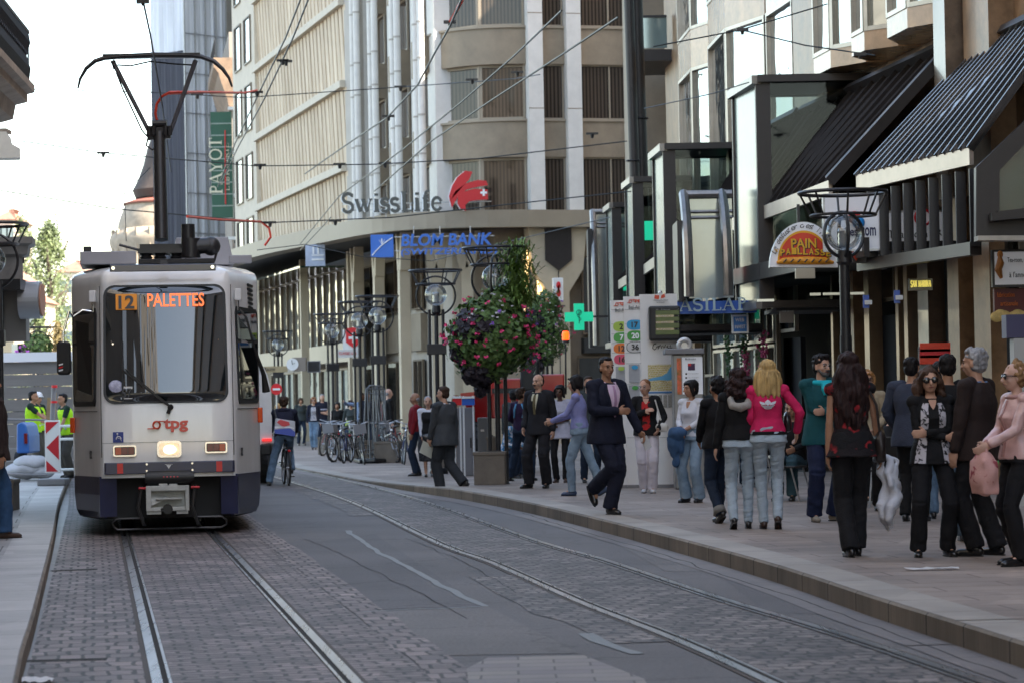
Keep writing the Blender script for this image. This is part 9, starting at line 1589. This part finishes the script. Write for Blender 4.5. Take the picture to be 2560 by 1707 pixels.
for x,y,t_,yw,sx,tm,hm,lb in ((692,1022,912,20,'f',c_gsh,'brown','person in dark grey-green coat left of the woman in striped top'),(777,1040,922,-10,'f',c_black,'black','black-haired person in dark clothes behind the bicycles, right of the man in blue polo'),(846,1050,896,-20,'m',c_navy,'brown','man in navy jacket standing between the lamp poles behind the bicycles'),(894,1052,890,110,'m',c_black,'grey','pale balding man in black jacket turned right, behind the bicycles'),(876,1046,905,170,'m',c_red,'black','person in red top behind the right lamp post of the overlapping pair'),(640,1030,925,0,'f',c_blackt,'blond','faint blond person beyond the cyclist'),(1700,1120,866,175,'m',c_black,'black','black-haired head behind the hooded girl and the blonde girl'),(1722,1118,862,10,'f',c_gsh,'black','dark-haired person far behind the blonde girl'),(1650,1120,868,0,'f',c_gsh,'black','dark head just left of the hooded girl, in front of the shops'),(2165,1190,826,170,'m',c_black,'black','black-haired man seen from behind, directly behind the woman in sunglasses')):
    p=person(lb,x,y,t_,yw,sex=sx,skin='tan' if 'pale' not in lb else 'pale',group=G2 if x<1600 else G1); p.top(tm,g=.026,hem=-.12); p.legs(c_djean if x!=2165 else c_jean); p.shoes(s_black); p.hair('bald' if 'balding' in lb else ('bob' if sx=='f' else 'short'),hm); p.place()
p=sitter('young woman in grey top with bright yellow bag on her lap, sitting behind the bicycles',808,1040,905,0,sex='f',skin='light',hip=(0,0,-.10),H=1.66); p.top(c_gsh,g=.02); p.patch('yellow_bag_front',mat('lime_bag',(.45,.62,.04),.6),.0,.30,-45,45,.06); p.legs(c_djean); p.shoes(s_black); p.hair('bob','brown'); p.place()
p=person('man in pale shirt raising his arm and pointing left, above the bicycles',834,1050,893,-30,sex='m',skin='tan',hands=(None,(-.30,.42,1.50)),group=G2,H=1.76); p.top(fab('sky_shirt',(.25,.32,.45)),g=.02); p.legs(c_djean); p.shoes(s_black); p.hair('short','brown'); p.place()
# right background
p=person('woman with short orange-blond hair and glasses in beige cardigan behind the long-haired woman',1996,1172,843,-10,sex='f',b=1.06,skin='light',hands=((.12,.24,1.02),(-.1,.2,1.0)),head=(16,10,0),group=G1,H=1.68); p.top(c_bge,g=.026,hem=-.15,name='cardigan'); p.legs(c_black); p.shoes(s_black); p.hair('bob','auburn' if False else mat('hair_orange_blond',(.36,.17,.055),.5,var=.4,vs=20,bump=.6,bs=40)); P=p.HP; mb=MB(); [mb.ring(P(q*.034,.096,.002),.022,.003,axis=p.hf,n=5,seg=14) for q in (-1,1)]; p.kid(mb,'glasses',M_rub); p.place()
p=person('man in blue-grey blazer seen from behind, leaning slightly, left of the sunglasses woman',2100,1196,830,158,sex='m',b=1.04,skin='tan',lean=3,side=0,feet=((.10,.02,0,8,0),(-.10,0,0,-8,0)),hands=((.20,.2,.95),(-.30,.20,.98)),poles=((.8,-.5,-.3),(-.8,-.5,-.3)),head=(-16,4,0),group=G1,H=1.79); p.top(c_bluegrey,g=.034,hem=-.34,sr=(.070,.060,.052),name='blazer'); p.legs(c_black); p.shoes(s_black); p.hair('short','black'); p.place()
p=person('person in blue jeans walking away behind the grey-haired man, one sole lifted',2185,1243,828,178,sex='m',skin='tan',feet=((.12-.24,.10,0,0,0),(-.10+.0+.0,-.26,.10,0,55)),group=G1,H=1.76); p.top(c_black,g=.026,hem=-.1); p.legs(c_jean,r=(.10,.084,.082)); p.shoes(s_black); p.hair('short','black'); p.place()
p=sitter('seated man in dark jacket and teal jeans at the café, behind the teal jacket man',1822,1146,935,-20,sex='m',skin='tan',b=1.0,H=1.78,hands=((.12,.34,.66),(-.12,.34,.64))); p.top(c_black,g=.028,hem=0); p.legs(fab('teal_jeans',(.035,.075,.095)),r=(.10,.08,.078)); p.shoes(s_black,L=.18); p.hair('short','black'); p.place()
p=sitter('seated person holding a phone at the café table behind the white cloth',2050,1150,955,-60,sex='f',skin='light',H=1.68,hands=((.10,.34,.78),(-.1,.32,.76))); p.top(c_black,g=.02,hem=0,sleeve='short'); p.legs(c_black); p.shoes(s_brown); p.hair('bob','black'); p.place()
# left edge man
p=person('man in dark brown jacket and blue jeans walking in from the left edge',-20,1238,850,120,sex='m',b=1.12,skin='tan',z=.139,feet=((.06,.16,0,4,0),(-.04,-.2,0,0,0)),hands=((.26,.10,.82),(-.26,.02,.78)),group=None,H=1.84); p.top(c_brownj,g=.036,hem=-.28,sr=(.078,.068,.058),name='jacket'); p.legs(fab('indigo_jeans',(.03,.075,.16),var=.4,vs=4),r=(.11,.092,.086)); p.shoes(s_brown,L=.19); p.hair('short','black'); p.place()
# roadworkers
def worker(label,x,y,top,yaw,helmet,z=.139,**k):
    p=person(label,x,y,top,yaw,sex='m',skin='tan',z=z,group='roadworkers in yellow vests',**k); p.top(fab('dark_green_shirt',(.012,.03,.02)),g=.016,sleeve='short',name='shirt'); mb=MB(); mb.loft([p.ring(t,.036*p.k) for t in (-.12,0,.12,.24,.4,.6,.74,.84,.93)]); soft(mb,'safety_vest',c_vis,p.root,.016,[(.004,9,9,9)],2); p.patch('reflective_band',c_refl,.12,.19,-180,180,.042); p.legs(c_olive,r=(.11,.095,.085)); p.shoes(s_black,kind='shoe')
    if helmet: P=p.HP; mb=MB(); mb.ell(P(0,-.01,.075),(.105,.125,.085),18,10,(p.hl,p.hf,p.hup)); mb.ell(P(0,.06,.045),(.085,.10,.012),16,8,(p.hl,p.hf,p.hup)); p.kid(mb,'helmet',c_helm)
    else: p.hair('short','black')
    p.place(); return p
worker('dark-haired roadworker in yellow vest turned right, holding wooden stakes',78,1093,899,80,False,hands=((.12,.42,1.12),(-.1,.42,1.08)),poles=((.4,-.4,-.9),(-.4,-.4,-.9)),H=1.78)
worker('roadworker in white helmet just behind the one with the stakes',88,1080,892,60,True,hands=((.12,.3,1.12),(-.1,.3,1.08)),H=1.76)
worker('roadworker in yellow vest and blue trousers half hidden by the tram side',160,1096,925,-60,False,H=1.72,hands=((.2,.3,.9),(-.2,.2,.9)),lean=12)
p=person('person with blond ponytail beyond the blue compressor at the left edge',47,1070,940,60,sex='f',skin='light',z=.139,H=1.66); p.top(c_gsh); p.legs(c_djean); p.shoes(s_black); p.hair('ponytail','honey'); p.place()
# cyclist with bicycle
gc=gnd(650,1117,0); bk_=bicycle(BF[2],'black bicycle ridden away from the camera beside the tram',group=None); gb=gnd(655,1114,0); bk_.location=(gb.x,gb.y+.3,0); bk_.rotation_euler=(0,0,R(100))
p=Person('cyclist in dark blue hooded top and jeans seen from behind, one foot on the road',V((gb.x,gb.y+.05,0)),187,1.74,sex='m',vox=.012,skin='tan',lean=16,hip=(0,-.02,-.02),feet=((.30,-.02,.0,8,0),(-.13,.22,.22,0,5)),hands=((.24,.50,1.02),(-.24,.50,1.02)),poles=((.6,-.3,-.8),(-.6,-.3,-.8)),head=(-8,6,0),seed=5)
p.top(fab('navy_hoodie',(.016,.018,.035)),g=.032,hem=-.04,sr=(.066,.058,.048),name='hooded_top'); p.legs(c_jean,r=(.10,.08,.07)); p.shoes(s_black); p.hair('curlyshort','brown'); mb=MB(); mb.tube([p.surf(.98,R(a),.03) for a in range(80,281,25)],[.03,.035,.04,.045,.045,.045,.04,.035,.03],10); soft(mb,'hood',MATS['cloth_navy_hoodie'],p.root,.014,None,2); p.place()
t=thing('messenger_bag',(0,0,0),'red, white and blue messenger bag slung on the back of the cyclist','bag'); c0=p.pel+p.up*.16-V((0,-1,0))*.19
def bp2(x,z,o=0): return c0+V((1,0,0))*x+(p.up*z)+V((0,1,0))*(.0+o)
mb=MB(); mb.loft([[bp2(x,z,o) for x,z in ((-.19,-.17),(.20,-.10),(.17,.20),(-.20,.13))] for o in (-.04,.06)]); mb.build('bag_body',mat('bag_pale_grey',(.42,.42,.43),.5),t,bevel=.02,loc=(0,0,0)).parent=t
for P_,m_ in (([(-.185,-.165),(.195,-.095),(.192,-.02),(-.1,.0),(-.19,-.08)],mat('bag_blue',lin(35,60,150),.5)),([(-.10,.06),(.03,.02),(.15,.12),(.08,.17),(-.08,.12)],mat('bag_red',lin(190,35,35),.5)),([(-.19,-.01),(-.10,.03),(.185,.0),(.188,.04),(.05,.015)],M_white)): mb=MB(); mb.loft([[bp2(x,z,o) for x,z in P_] for o in (.058,.066)]); mb.build('bag_panel',m_,t)
mb=MB(); mb.tube([bp2(.15,.18,0),p.sh[0]+V((0,.06,.05)),p.sh[0].lerp(p.neck,.3)+V((0,-.06,.06))],.018,6); mb.build('strap',M_rub,t); t.location=p.foot; t.rotation_euler=(0,0,R(p.yaw))
finish_soft()
print('OBJECTS',len(bpy.data.objects))
